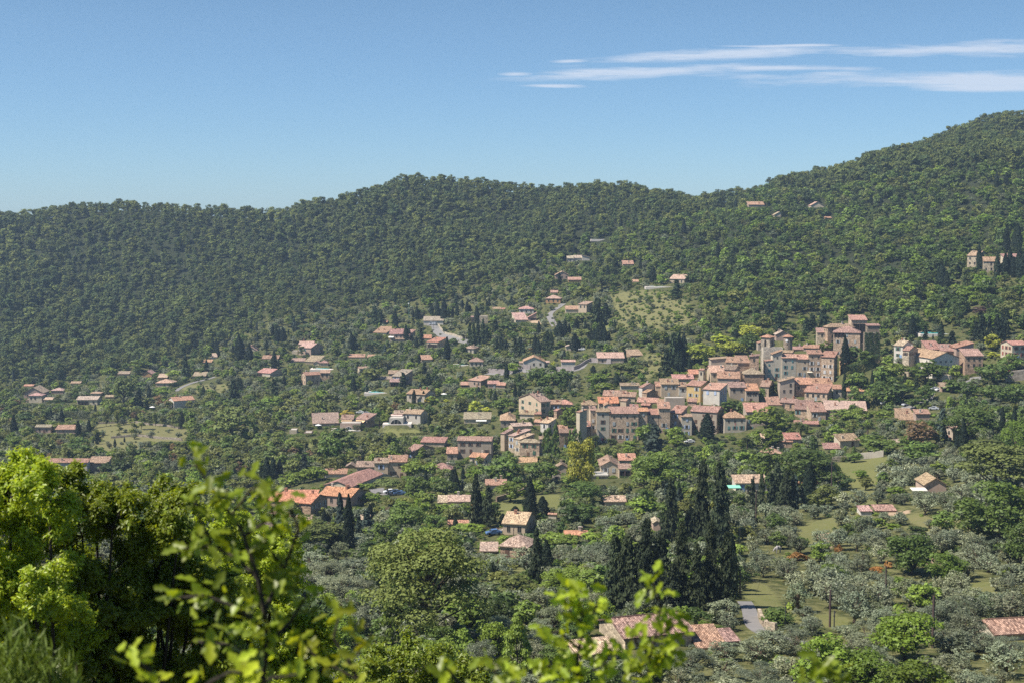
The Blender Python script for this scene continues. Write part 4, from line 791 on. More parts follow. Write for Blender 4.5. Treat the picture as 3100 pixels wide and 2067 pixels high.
def crown_cards(kind, g, n, s):
    if kind == 'cypress':
        z = g.random(n) ** .85; prof = np.sin(np.pi * np.clip(z * .93 + .07, 0, 1) ** .62) ** .75 * .5; a = g.uniform(0, 6.283, n); lump = 1 + .16 * np.sin(a * 3 + z * 14) + .1 * np.sin(a * 5 - z * 31)
        r = prof * lump * g.uniform(.72, 1.0, n); C = np.stack([np.cos(a) * r, np.sin(a) * r, .03 + z * .96], 1)
        Nn = np.stack([np.cos(a), np.sin(a), np.full(n, .25)], 1) + g.normal(size=(n, 3)) * .4
        V = cards(g, C, Nn, s * g.uniform(.6, 1.3, n), 2.4, np.array([0, 0, 1.0])); V[:, :, 2] = C[:, None, 2] + (V[:, :, 2] - C[:, None, 2]) * .45; return V
    if kind == 'conifer':   # drooping whorls, ragged outline
        Cs, Ns = [], []; T = 24; v_seed = g.uniform(0, 6)
        for i in range(T):
            z = .07 + .90 * i / T; rad = (.50 * (1 - z) ** .85 + .012) * (1 + .28 * math.sin(i * 2.3 + v_seed))
            for j in range(g.integers(5, 9)):
                a = g.uniform(0, 6.28); L = rad * g.uniform(.35, 1.25); k = max(2, int(n / T / 8)); u = g.random(k) ** .7; sp = g.normal(size=(k, 3)) * np.array([.035, .035, .012])
                c = np.stack([np.cos(a) * L * u, np.sin(a) * L * u, z + .02 - u * u * .045 + 0 * u], 1) + sp; Cs.append(c); Ns.append(np.stack([np.cos(a) * .5 + 0 * u, np.sin(a) * .5 + 0 * u, .8 + 0 * u], 1) + g.normal(size=(k, 3)) * .5)
        C = np.concatenate(Cs); Nn = np.concatenate(Ns); return cards(g, C, Nn, s * 1.15 * g.uniform(.6, 1.3, len(C)), 1.15)
    cl = shape_clusters(g, kind); V = blobs(g, cl, n, s, jit=.34 if n < 1000 else .5, asp=.4 if kind in ('olive', 'pine') else 1.1 if kind == 'poplar' else .62, upb=.5 if kind == 'pine' else .25)
    return V, cl
TMAT = dict(roundpine='needle', broad='leaf', pine='needle', umbrella='needle', olive='silver', bush='leaf', poplar='leaf', cypress='needle', conifer='needle')
LODN = {'far': (420, .072), 'mid': (900, .045), 'near': (3600, .023), 'big': (14000, .0115)}
TREES = {}
def tree_meshes(kind, lod, v):
    key = (kind, lod, v)
    if key not in TREES:
        g = np.random.default_rng(sum(map(ord, kind)) * 7 + v * 131 + len(lod)); n, s = LODN[lod]
        if kind in ('cypress', 'conifer'): n = int(n * 1.2); s *= 1.15
        if kind == 'olive': n = int(n * 1.9); s *= .72
        cc_ = crown_cards(kind, g, n, s); V, cl = cc_ if isinstance(cc_, tuple) else (cc_, None)
        tr = trunk_mb(kind, g, cl)
        if lod == 'far': me = card_mesh('tree_%s' % kind, V, [M[TMAT[kind]], M['bark']], tr if kind != 'bush' else None); TREES[key] = (me, None)
        else: TREES[key] = (card_mesh('crown_%s' % kind, V, [M[TMAT[kind]]]), tr.mesh('trunk_%s' % kind, [M['barkdark' if kind == 'broad' else 'bark']]))
    return TREES[key]
def _dome(g):
    L = []
    for i in range(46):
        d = nrm(g.normal(size=3)); d[2] = d[2] if d[2] > -.5 else -d[2]; r = g.uniform(.55, 1); L.append((d[0] * .38 * r, d[1] * .38 * r, .50 + d[2] * .42 * r, g.uniform(.09, .15), g.uniform(.06, .10)))
    return np.array(L)
NV = dict(roundpine=2, broad=5, pine=4, umbrella=2, olive=4, bush=3, poplar=2, cypress=3, conifer=3)
NM = dict(roundpine=('pine_tree', 'pine'), broad=('broadleaf_tree', 'tree'), pine=('pine_tree', 'pine'), umbrella=('umbrella_pine', 'pine'), olive=('olive_tree', 'olive tree'), bush=('bush', 'bush'), poplar=('poplar_tree', 'poplar'), cypress=('cypress_tree', 'cypress'), conifer=('conifer_tree', 'conifer'))
# tints: name -> (linear colour, word)
TI = dict(pine=((.092, .118, .042), 'dull green'), pined=((.060, .088, .036), 'dark green'), pinel=((.12, .145, .045), 'olive green'),
          oak=((.080, .125, .036), 'deep green'), oakl=((.135, .195, .042), 'fresh green'), oakd=((.050, .082, .028), 'dark green'), yel=((.34, .38, .05), 'yellow-green'), yelp=((.24, .24, .035), 'golden green'), yelo=((.36, .29, .04), 'yellow'),
          oliv=((.165, .19, .115), 'silvery grey-green'), olid=((.125, .148, .08), 'grey-green'), olil=((.20, .225, .14), 'pale silvery'), grn=((.11, .17, .03), 'light green'),
          cyp=((.018, .030, .015), 'blackish green'), cypl=((.036, .055, .022), 'dark green'), con=((.042, .058, .028), 'blackish green'), conb=((.045, .066, .052), 'bluish green'),
          brn=((.16, .115, .085), 'brown bare'), org=((.23, .125, .05), 'orange-brown'), pur=((.06, .035, .04), 'dark purple'), khak=((.115, .135, .048), 'khaki'))
PLANTS = []   # dicts: kind, x, y, z, w, h, tint, v, px, base, top, D, score
def plant(kind, px, base, top, tint, wpx=None, note=None, D=None, special=False, label=None, lean=0):
    if D is None: v, D = ground(px, base)
    else: v = P(px, base, D); v.z = float(hz(v.x, v.y)[0])
    h = (base - top) / F * D / math.cos(math.atan((base - HOR) / F)); wr = dict(roundpine=.9, broad=.95, pine=.8, umbrella=1.0, olive=1.05, bush=1.2, poplar=.5, cypress=.25, conifer=.42)[kind]
    w_ = (wpx / F * D) if wpx else h * wr
    yb = proj(v.x, v.y, v.z)[1]
    if yb > base + 1: h += (yb - base) / F * D
    PLANTS.append(dict(kind=kind, x=v.x, y=v.y, z=v.z, w=w_ * 1.22, h=h, tint=tint, v=random.randrange(NV[kind]), px=px, base=base, top=top, D=D, special=special, note=note, label=label, wpx=w_ / D * F))
    return PLANTS[-1]
def many(c, kind, tint, L, **k):
    for e in L:
        x, ba, to = e[:3]; plant(kind, cx(c, x), cy(c, ba), cy(c, to), tint, wpx=(e[3] / CR[c][2] if len(e) > 3 else None), special=True, **k)
# cypresses, as surveyed
many('A', 'cypress', 'cyp', [(395, 705, 630), (1180, 810, 700), (1890, 745, 630), (1905, 748, 635), (1635, 605, 490), (1893, 525, 300), (1915, 470, 330), (1975, 525, 365), (1725, 450, 370), (1712, 440, 330), (1790, 400, 335), (1545, 415, 325), (1845, 445, 365),
    (405, 985, 885), (490, 1000, 880), (620, 1115, 970), (705, 1085, 965), (770, 1160, 1060), (738, 1155, 1105), (792, 1145, 1100), (910, 1185, 1115), (985, 1145, 1100), (1440, 1035, 900), (1022, 960, 880), (755, 905, 840), (110, 1080, 930), (470, 665, 590), (1310, 700, 660), (1965, 1425, 1345), (2070, 1420, 1345), (2035, 1430, 1375)])
many('B', 'cypress', 'cyp', [(265, 600, 460), (305, 665, 490), (335, 640, 500), (372, 645, 490), (395, 645, 530), (430, 575, 510), (485, 545, 480), (18, 870, 660), (280, 925, 730), (325, 905, 820), (1095, 750, 550), (1555, 495, 295), (1670, 640, 460), (1700, 640, 490), (1780, 715, 590), (1785, 400, 270), (1745, 390, 310), (1940, 365, 240),
    (1810, 880, 760), (1860, 1000, 860), (1115, 1190, 1000), (385, 1100, 990), (1755, 1305, 1160), (1855, 1285, 1155), (1915, 1530, 1400), (265, 1060, 1020)])
many('C', 'cypress', 'cyp', [(40, 410, 280), (200, 370, 245), (258, 375, 210), (328, 415, 185), (290, 370, 310), (375, 375, 280), (420, 380, 280), (465, 395, 250), (522, 300, 200), (572, 350, 215), (602, 330, 250), (780, 280, 200), (805, 275, 180), (675, 480, 300), (360, 862, 590, 55), (1328, 555, 425), (1290, 780, 575), (1325, 785, 620),
    (1605, 580, 410, 38), (1650, 560, 460), (1500, 580, 490), (1545, 620, 430, 75), (1725, 520, 400, 45), (1710, 745, 560, 80), (1820, 530, 420), (1855, 600, 460), (1880, 640, 510), (1908, 640, 500), (1945, 650, 480), (1982, 660, 420), (2025, 665, 490), (2070, 640, 540), (988, 1045, 870), (1080, 1235, 1100), (870, 1305, 1160), (990, 1200, 1150)])
many('E', 'cypress', 'cyp', [(1455, 405, 270, 62), (1205, 275, 190, 45), (820, 300, 240)])
many('F', 'cypress', 'cyp', [(490, 350, 270), (765, 325, 230, 38), (210, 665, 445, 42), (178, 660, 450), (295, 672, 500, 40), (1880, 640, 320, 75), (600, 520, 485), (2150, 785, 640), (1870, 780, 640), (472, 1370, 1070, 118)])
many('U', 'cypress', 'cyp', [(1228, 425, 295, 30), (1498, 618, 480, 28), (985, 805, 670, 40), (515, 812, 720, 26), (626, 755, 660), (360, 582, 505), (376, 582, 515), (245, 825, 720), (650, 435, 390), (730, 368, 300), (1640, 218, 135), (1540, 216, 165), (2010, 295, 215), (2028, 290, 245), (1895, 1070, 935, 36), (885, 705, 620)])
many('T', 'cypress', 'cyp', [(1260, 1178, 975, 26), (1280, 1180, 1050), (1448, 1040, 850, 34), (1520, 1042, 845), (1382, 1232, 1040, 30), (1440, 1202, 1050), (1470, 1192, 1010, 32), (1495, 1212, 1070), (1532, 1222, 970, 34), (1556, 1232, 1040), (1010, 1278, 1110), (990, 1278, 1140), (1042, 1298, 1170), (1380, 600, 500), (1448, 596, 500), (530, 722, 655), (600, 708, 655), (1335, 1178, 1080)])
many('R', 'cypress', 'cyp', [(910, 430, 190, 60), (1215, 452, 260), (1130, 447, 390), (1455, 1510, 1270, 50), (1380, 1568, 1420, 40), (1215, 1550, 1340, 42), (1860, 1450, 1150, 46), (1985, 1385, 1140, 44), (200, 672, 430, 50)])
many('L', 'cypress', 'cyp', [(172, 665, 545, 40), (190, 662, 560), (305, 665, 545, 34), (360, 725, 440, 72), (345, 700, 530), (425, 685, 440, 62), (490, 675, 460, 52), (1190, 1395, 810, 84), (1400, 1052, 915, 52), (940, 1110, 970, 46), (975, 1105, 1010, 42), (1965, 722, 580), (2230, 792, 560, 36), (2265, 797, 560, 36), (2265, 1205, 1050, 50)])
many('M', 'cypress', 'cyp', [(665, 640, 260, 84), (50, 367, 185), (75, 372, 190), (135, 262, 160), (270, 655, 370, 52), (548, 558, 475, 68), (765, 548, 395, 78), (450, 627, 540, 55), (795, 990, 740, 75), (1940, 762, 490, 112), (2205, 765, 520, 30), (2250, 1175, 680, 95), (490, 692, 615, 18)])
many('P', 'cypress', 'cyp', [(648, 745, 385, 92), (1868, 312, 40, 46), (1825, 278, 160, 38)])
# dark ragged conifers
many('Z', 'conifer', 'con', [(2030, 1650, 1440, 60), (2125, 1650, 1390, 64), (2178, 1655, 1388, 72), (1955, 1850, 1565, 88), (1862, 1850, 1620, 76), (1900, 1852, 1612, 72), (2000, 1848, 1600, 80), (2062, 1845, 1570, 76), (2108, 1850, 1640, 64), (2150, 1845, 1570, 76), (2198, 1842, 1600, 64), (1930, 1852, 1640, 64), (2035, 1852, 1700, 72),
    (1625, 1765, 1590, 44), (1478, 1605, 1475, 48), (1442, 1605, 1430, 44), (1490, 1770, 1700, 40)])
many('P', 'conifer', 'con', [(400, 740, 380, 130), (355, 765, 470, 90), (470, 770, 440, 110), (520, 760, 470, 80), (275, 765, 470, 80), (205, 745, 510, 70), (440, 768, 520, 90)])
many('P', 'conifer', 'conb', [(1700, 250, -30, 110), (540, 740, 480, 90)])
many('C', 'conifer', 'cypl', [(600, 695, 440, 60), (640, 700, 430, 70), (690, 700, 420, 75), (740, 695, 400, 75), (780, 645, 470, 70), (880, 745, 590, 70), (930, 745, 540, 75), (980, 745, 620, 70), (1080, 795, 600, 80), (1130, 795, 590, 85), (1165, 790, 640, 70), (1420, 755, 520, 90), (1460, 765, 540, 80), (1390, 735, 560, 80), (870, 560, 400, 90), (1930, 380, 200, 85), (2040, 400, 280, 90)])
many('F', 'conifer', 'cypl', [(60, 690, 400, 130), (130, 625, 250, 130), (180, 605, 240, 120), (225, 595, 300, 100), (250, 565, 340, 90), (1540, 230, 60, 120), (1480, 250, 110, 90), (1200, 250, 40, 90)])
many('L', 'conifer', 'conb', [(1100, 1150, 790, 120), (740, 640, 400, 130), (1370, 1180, 960, 150), (1290, 1250, 1020, 100)])
many('G', 'conifer', 'conb', [(1300, 870, 520, 250)])
many('B', 'conifer', 'cypl', [(280, 1230, 1030, 110), (1830, 700, 500, 70), (1340, 480, 270, 110), (1400, 480, 300, 90), (1130, 740, 580, 80), (1905, 1130, 960, 90), (1640, 1150, 960, 110)])
many('A', 'conifer', 'cypl', [(1470, 650, 470, 80), (1100, 890, 710, 80), (1850, 830, 640, 90)])
many('R', 'conifer', 'cyp', [(1640, 470, 170, 110), (1720, 480, 200, 100), (1800, 490, 180, 110), (1580, 450, 250, 80), (1850, 440, 160, 100), (1900, 400, 120, 90), (1330, 500, 350, 110), (1050, 480, 300, 60)])
many('U', 'conifer', 'cypl', [(690, 760, 600, 90), (540, 1160, 920, 110), (610, 1090, 960, 80), (1610, 670, 540, 50), (280, 640, 560, 26), (2330, 1170, 980, 90), (1170, 930, 770, 90)])
# characterful pines and broad trees
many('Z', 'roundpine', 'pinel', [(1290, 1985, 1595, 360)])
many('Z', 'roundpine', 'pine', [(375, 1236, 1140, 70), (700, 1340, 1225, 110), (1030, 1400, 1290, 100), (3010, 1500, 1325, 220), (935, 1668, 1560, 190), (1003, 1660, 1578, 100)])
many('Z', 'pine', 'grn', [(3075, 1400, 1270, 110)])
many('E', 'umbrella', 'pine', [(1500, 310, 160, 200), (1640, 300, 175, 150), (1330, 360, 210, 110)])
many('B', 'umbrella', 'pined', [(1375, 960, 770, 220), (595, 550, 460, 130), (1290, 760, 620, 150), (1000, 620, 490, 120)])
many('U', 'umbrella', 'pined', [(580, 870, 745, 140), (2010, 640, 560, 90)])
many('C', 'umbrella', 'pine', [(1240, 700, 560, 170), (1780, 640, 500, 150), (1800, 430, 335, 200)])
many('L', 'umbrella', 'pine', [(1585, 830, 640, 220), (2150, 660, 550, 130)])
many('M', 'broad', 'yelp', [(1070, 400, -118, 240)])
many('V', 'poplar', 'oak', [(1420, 1500, 690, 210), (1580, 1500, 620, 190), (1330, 1480, 760, 150)])
many('V', 'poplar', 'oak', [(2030, 1300, 740, 200), (2160, 1320, 790, 120), (1930, 1200, 740, 90)])
many('M', 'poplar', 'oak', [(1560, 560, 330, 110)])
many('Z', 'poplar', 'oakl', [(1183, 1990, 1800, 70), (1565, 2067, 1870, 85)])
many('F', 'broad', 'yel', [(400, 560, 340, 330), (715, 500, 325, 240)])
many('F', 'broad', 'yelo', [(1225, 410, 350, 55)])
many('F', 'broad', 'yel', [(900, 320, 165, 250), (610, 400, 260, 190)])
many('F', 'broad', 'oakl', [(1090, 1300, 985, 380), (1090, 1440, 1200, 330), (1850, 1180, 1010, 250), (1380, 440, 330, 130), (2000, 760, 625, 240)])
many('F', 'broad', 'oak', [(900, 480, 230, 190), (1700, 450, 335, 180), (690, 1070, 935, 150), (820, 1060, 950, 130), (1820, 960, 895, 190), (1960, 560, 400, 170), (2140, 560, 430, 150)])
many('F', 'broad', 'oak', [(1990, 900, 800, 200), (2210, 900, 730, 230), (1950, 1090, 960, 170), (2080, 640, 500, 170), (2250, 760, 560, 190), (2330, 1000, 830, 200)])
many('V', 'broad', 'oakl', [(1850, 760, 250, 330), (2000, 560, 160, 180)])
many('G', 'broad', 'oakl', [(1180, 760, 480, 260), (1550, 790, 520, 250), (1010, 800, 700, 190)])
many('R', 'broad', 'oakl', [(720, 880, 660, 260), (1050, 910, 640, 380)])
many('R', 'broad', 'oak', [(700, 1120, 830, 390), (1045, 1130, 895, 190), (960, 1180, 1040, 200), (1760, 930, 650, 320), (1930, 800, 560, 230), (350, 890, 750, 260), (1480, 1060, 880, 230), (1330, 1060, 900, 200), (1750, 1100, 880, 260), (1960, 1150, 900, 300), (1480, 1330, 1080, 300)])
many('R', 'broad', 'yel', [(1755, 560, 380, 190), (1760, 640, 570, 130)])
many('R', 'broad', 'brn', [(970, 1600, 1260, 330)])
many('R', 'broad', 'pur', [(1630, 200, 95, 150)])
many('R', 'broad', 'oakl', [(500, 1600, 1430, 330), (330, 1340, 1150, 250), (620, 1310, 1150, 280)])
many('M', 'broad', 'oak', [(470, 310, 50, 300), (750, 300, 80, 240), (1650, 370, 20, 430), (1090, 460, 260, 330), (1080, 600, 420, 260), (1560, 740, 620, 120)])
many('M', 'broad', 'oakd', [(1000, 660, 440, 210), (1760, 330, 120, 150)])
many('M', 'broad', 'oakl', [(510, 440, 260, 250), (200, 700, 600, 230), (850, 790, 655, 230), (960, 810, 680, 200), (1150, 760, 670, 150), (1010, 330, 200, 150), (1560, 560, 380, 220), (900, 1170, 930, 330), (1150, 1180, 950, 300), (1050, 1140, 910, 300), (2320, 880, 760, 130)])
many('M', 'broad', 'khak', [(540, 1170, 990, 280), (420, 1100, 960, 180)])
many('L', 'broad', 'oakl', [(600, 800, 640, 190), (740, 790, 620, 170), (860, 760, 600, 200), (580, 700, 570, 150), (1110, 790, 720, 190), (1390, 890, 780, 220), (1830, 660, 440, 250), (2000, 650, 470, 170), (340, 1090, 930, 250), (1290, 790, 720, 90)])
many('L', 'broad', 'khak', [(200, 790, 650, 280), (1600, 960, 860, 130)])
many('L', 'broad', 'oak', [(1780, 1250, 840, 430), (2060, 1180, 980, 220), (1560, 1330, 1040, 260), (1000, 540, 170, 240), (1870, 860, 600, 260), (2150, 850, 640, 240), (470, 1180, 1000, 200)])
many('Z', 'broad', 'yel', [(2490, 2110, 1900, 215), (2735, 2000, 1812, 210), (2640, 2120, 1960, 190), (2780, 2150, 1980, 190)])
for p_ in PLANTS[-4:]: p_['tint'] = 'grn'
many('Z', 'broad', 'oak', [(3030, 1660, 1440, 240), (2960, 1640, 1500, 150), (3090, 1720, 1560, 130), (2760, 1740, 1600, 160), (2350, 1900, 1840, 90), (2780, 1400, 1330, 110), (2450, 1480, 1340, 190), (2330, 1440, 1350, 100), (2930, 1330, 1220, 160)])
many('P', 'broad', 'oakd', [(910, 612, 458, 175), (1515, 960, 880, 150)])
many('P', 'broad', 'khak', [(1100, 612, 480, 120), (770, 760, 540, 230), (1680, 250, 130, 110), (2050, 330, 180, 260)])
many('P', 'broad', 'grn', [(1060, 520, 430, 110), (1330, 660, 560, 130), (700, 740, 650, 130), (1320, 920, 860, 110)])
many('P', 'broad', 'oak', [(620, 480, 250, 330), (1230, 330, 180, 270), (1170, 300, 240, 130), (1010, 390, 290, 120), (1720, 950, 740, 220), (1450, 1150, 990, 260), (1430, 300, 160, 130), (1600, 330, 200, 150)])
many('Q', 'broad', 'grn', [(1700, 480, 190, 350), (1260, 130, 60, 110)])
many('Q', 'broad', 'oak', [(1400, 380, 60, 330), (290, 800, 650, 230)])
many('Q', 'bush', 'org', [(465, 270, 165, 150), (795, 215, 120, 80), (1110, 360, 285, 110), (1215, 330, 250, 80)])
many('P', 'bush', 'khak', [(150, 1000, 830, 180), (250, 560, 470, 90)])
many('B', 'broad', 'yelo', [(1050, 1440, 1355, 130), (1930, 1310, 1205, 115)])
many('C', 'broad', 'yel', [(650, 1390, 1250, 140), (775, 1390, 1320, 90), (545, 1030, 1000, 50), (2020, 860, 795, 70), (1485, 880, 840, 40), (355, 1290, 1240, 60)])
many('C', 'broad', 'khak', [(1770, 190, 50, 190), (570, 840, 740, 130), (1400, 640, 520, 130)])
many('C', 'broad', 'oakl', [(960, 1400, 1200, 230), (1560, 700, 630, 100), (200, 1310, 1200, 120), (1950, 1100, 950, 250), (2010, 1190, 1050, 190), (1065, 980, 840, 130)])
many('C', 'broad', 'oak', [(1280, 1110, 880, 170), (420, 680, 600, 110), (1010, 560, 410, 180), (1380, 1140, 1000, 160), (1480, 1100, 930, 170), (1600, 1120, 920, 180)])
many('C', 'olive', 'oliv', [(830, 925, 775, 180), (960, 900, 790, 140), (1060, 870, 800, 130), (400, 470, 385, 150), (540, 620, 520, 120), (1195, 930, 865, 60), (1630, 660, 590, 130)])
many('B', 'broad', 'khak', [(1320, 1060, 915, 190), (500, 1330, 1230, 180), (870, 1290, 1160, 130)])
many('B', 'pine', 'pine', [(830, 420, 300, 120), (970, 430, 310, 110), (1040, 430, 290, 120), (1840, 1000, 930, 120)])
many('A', 'pine', 'pinel', [(840, 1020, 880, 70), (930, 1010, 880, 70), (1045, 1100, 950, 90), (1120, 1045, 910, 80), (1230, 1020, 900, 70), (1360, 1030, 880, 80), (1410, 1040, 920, 60), (1180, 1010, 920, 60), (870, 960, 800, 90), (760, 1030, 900, 80), (945, 1070, 990, 60), (1290, 1010, 930, 50)])
many('A', 'broad', 'oakl', [(860, 640, 535, 110), (1380, 640, 560, 110), (540, 985, 940, 60), (1100, 590, 470, 160), (1290, 790, 700, 110)])
many('A', 'broad', 'khak', [(960, 1370, 1180, 170), (310, 1290, 1200, 110), (1960, 1560, 1420, 190), (590, 640, 560, 80)])
many('A', 'broad', 'oakd', [(830, 1400, 1290, 120), (960, 1400, 1260, 140), (200, 1000, 900, 130)])
many('M', 'olive', 'oliv', [(1260, 660, 540, 170), (1440, 640, 510, 170), (1500, 760, 620, 150), (610, 930, 780, 150), (640, 1000, 850, 120), (180, 950, 830, 190), (400, 1010, 840, 230), (880, 940, 800, 190), (1010, 960, 830, 190), (1140, 940, 810, 190), (1250, 950, 850, 130), (865, 300, 245, 70)])
many('Z', 'olive', 'oliv', [(2335, 1975, 1893, 110), (2405, 1985, 1900, 120), (2290, 1990, 1930, 90), (2960, 1975, 1905, 110), (3040, 1990, 1925, 120), (2880, 1990, 1900, 130)])
many('N', 'olive', 'oliv', [(1900, 700, 460, 300), (960, 720, 590, 200), (250, 830, 650, 230), (1580, 1190, 890, 400), (1900, 1030, 840, 290), (2200, 1060, 830, 330), (1870, 1200, 1000, 330), (2200, 1250, 1020, 380), (430, 900, 770, 190)])
many('Z', 'olive', 'oliv', [(985, 1770, 1690, 120), (1075, 1745, 1680, 110), (940, 1720, 1660, 100), (1030, 1810, 1735, 120), (920, 1790, 1730, 90), (1100, 1800, 1740, 90)])
many('Q', 'olive', 'oliv', [(2250, 590, 380, 200), (2120, 530, 400, 130), (1800, 570, 340, 220), (510, 770, 640, 170), (2050, 370, 200, 200), (2230, 330, 170, 190), (1420, 730, 640, 110), (1750, 1100, 850, 330), (2200, 1260, 950, 320), (1650, 1240, 1050, 330)])
# ------------------------------------------------------------ palms
def palm(px, base, top, name_label, wpx):
    v, D = ground(px, base); h = (base - top) / F * D; r_ = wpx / 2 / F * D; root = empty('palm_tree', v); tag(root, name_label, 'palm', 'palms of the village gardens')
    th = max(h - r_ * .55, h * .35); m = MB(); n = 6
    for i in range(n): m.tube((0, 0, -.5 + (th + .5) * i / n), (0, 0, -.5 + (th + .5) * (i + 1) / n), .34, .28, 8, 0, False)
    m.build('trunk', M['bark'], root); g = np.random.default_rng(int(px)); C, Nn, U = [], [], []
    for i in range(46):
        a = g.uniform(0, 6.28); e0 = g.uniform(.1, 1.25); L = r_ * g.uniform(.85, 1.1); p = np.array([0, 0, th]); d0 = np.array([math.cos(a) * math.cos(e0), math.sin(a) * math.cos(e0), math.sin(e0)])
        for s_ in range(12):
            d0 = nrm(d0 + np.array([0, 0, -.16])); p = p + d0 * L / 12; side = nrm(np.cross(d0, [0, 0, 1.0]))
            for q in (-1, 1): C.append(p + side * q * .18 * r_ * .5); Nn.append(np.array([0, 0, 1.0]) - side * q * .5); U.append(side * q + d0 * .8)
    C = np.array(C); V = cards(g, C, np.array(Nn), np.full(len(C), r_ * .15), .22, nrm(np.array(U))); me = card_mesh('fronds', V, [M['leaf']]); o = link(bpy.data.objects.new('crown', me), root); o.location = (0, 0, 0); o['tint'] = (.085, .115, .04)
    PROT.append((px - wpx / 2, top, px + wpx / 2, top + wpx * .8, D, .1)); LAND.append((px, top + 10, D, 'the palm'))
PROT = []
PALMS = [('F', 1425, 1320, 1150, 'shaggy palm tree right of the big plane tree', 190), ('F', 880, 1500, 1310, 'palm below the teal shuttered house', 150), ('G', 590, 830, 650, 'dark palm at the foot of the rampart corner', 120), ('G', 780, 830, 690, 'spiky palm under the widest rampart house', 110),
         ('E', 1900, 370, 260, 'palm above the white gable at the village top', 130), ('B', 1390, 1560, 1430, 'palm between pink twin villa and white pool villa', 130), ('L', 1160, 1480, 1370, 'low palm at the foot of the tallest cypress', 130), ('C', 245, 1440, 1340, 'palm right of the white pool villa', 70),
         ('B', 1385, 640, 560, 'palm under the house with low wide roof', 90), ('T', 1350, 1340, 1270, 'pale palm on the slope below the manor', 60), ('P', 1115, 180, 90, 'small palm above the neat cream cottage', 60), ('P', 170, 640, 560, 'palm beside the long white house', 70)]
# ------------------------------------------------------------ terrain mesh
def inpoly(px, py, poly):
    ins = np.zeros(np.shape(px), bool); n = len(poly); j = n - 1
    for i in range(n):
        xi, yi = poly[i]; xj, yj = poly[j]; c = ((yi > py) != (yj > py)) & (px < (xj - xi) * (py - yi) / ((yj - yi) or 1e-9) + xi); ins ^= c; j = i
    return ins
def zp(c, L): return [(cx(c, x), cy(c, y)) for x, y in L]
MEADOW = [zp('M', [(400, 440), (620, 400), (920, 378), (930, 480), (730, 520), (590, 545), (400, 620)]), zp('M', [(1240, 345), (1440, 315), (1420, 385), (1250, 400)]), zp('P', [(845, 400), (1390, 325), (1250, 430), (1190, 560), (1180, 725), (1080, 740), (880, 620), (845, 480)]),
          zp('P', [(430, 930), (700, 860), (860, 830), (850, 1000), (700, 1030), (430, 1010)]), zp('Q', [(1900, 440), (2352, 470), (2352, 660), (1950, 560)]), zp('M', [(130, 560), (250, 540), (250, 600), (140, 600)]), zp('N', [(0, 190), (140, 200), (150, 330), (0, 300)]), zp('Q', [(0, 440), (190, 470), (360, 700), (870, 740), (900, 830), (380, 800), (180, 640), (0, 560)]),
          zp('L', [(640, 310), (900, 280), (890, 330), (700, 370)]), zp('L', [(1240, 300), (1500, 300), (1500, 340), (1240, 345)]), zp('L', [(1540, 150), (1900, 165), (1900, 240), (1500, 250), (1500, 180)]), zp('C', [(1540, 280), (1620, 270), (1640, 330), (1560, 330)]), zp('A', [(530, 850), (850, 850), (850, 880), (540, 890)]), zp('C', [(1990, 460), (2091, 480), (2091, 560), (1990, 540)])]
DRY = [zp('A', [(720, 985), (1000, 975), (1490, 1030), (1500, 1140), (1100, 1150), (800, 1130)]), zp('A', [(640, 1130), (1100, 1150), (1280, 1270), (700, 1250)]), zp('A', [(1420, 690), (1800, 680), (1800, 780), (1450, 740)]), zp('P', [(1380, 800), (1960, 860), (1960, 1000), (1740, 1000)]), zp('A', [(780, 680), (900, 690), (900, 740), (700, 740)])]
SCRUB = [zp('U', [(640, 880), (900, 850), (1140, 880), (1300, 960), (1330, 1176), (700, 1176), (660, 1000)]), zp('E', [(1750, 60), (1950, 80), (1950, 330), (1600, 330)])]
PATHS = [zp('P', [(700, 960), (740, 950), (770, 945), (800, 940), (830, 960), (800, 980), (840, 1080), (815, 1080), (770, 1000), (720, 1000)]), zp('P', [(1220, 790), (1400, 775), (1500, 760), (1420, 800), (1220, 820)]), zp('P', [(1800, 960), (1950, 975), (1920, 1010), (1810, 1000)]), zp('Q', [(1500, 270), (1600, 230), (1620, 280), (1530, 310)]), zp('C', [(1240, 420), (1350, 420), (1350, 465), (1240, 465)])]
aa = np.concatenate([np.linspace(-.70, -.40, 31)[:-1], np.linspace(-.40, .40, 401), np.linspace(.40, .70, 31)[1:]])
dd = np.concatenate([[-40, -20, 0.5], np.arange(2, 60, 2.5), np.arange(60, 140, 5.0), np.arange(140, 760, 2.6), np.arange(760, 1400, 5.0), [1450, 1550, 1700, 1900]])
AA, DD = np.meshgrid(aa, dd); XX = np.where(DD < 20, AA * (DD * 1.0 + 45 * (1 - np.clip(DD, 0, 20) / 20)), AA * DD); ZZ = hz(XX.ravel(), np.maximum(DD, 0).ravel()).reshape(AA.shape); ZZ = np.where(DD < 0, -1.75 - .02 * DD, ZZ)
me = bpy.data.meshes.new('ground'); nv = AA.size; me.vertices.add(nv); me.vertices.foreach_set('co', np.stack([XX.ravel(), DD.ravel(), ZZ.ravel()], 1).ravel())
h_, w2 = AA.shape; I = np.arange(nv).reshape(h_, w2); q = np.stack([I[:-1, :-1], I[:-1, 1:], I[1:, 1:], I[1:, :-1]], -1).reshape(-1, 4)
me.loops.add(q.size); me.loops.foreach_set('vertex_index', q.ravel()); me.polygons.add(len(q)); me.polygons.foreach_set('loop_start', np.arange(0, q.size, 4)); me.polygons.foreach_set('use_smooth', np.ones(len(q), bool)); me.update()
zc = np.maximum(DD * CT - ZZ * ST, 1); PXv = CX + F * XX / zc; PYv = CY - F * (DD * ST + ZZ * CT) / zc
def msk(L):
    r = np.zeros(AA.shape, bool)
    for p_ in L: r |= inpoly(PXv, PYv, p_) & (DD > 120)
    return r.astype(float)
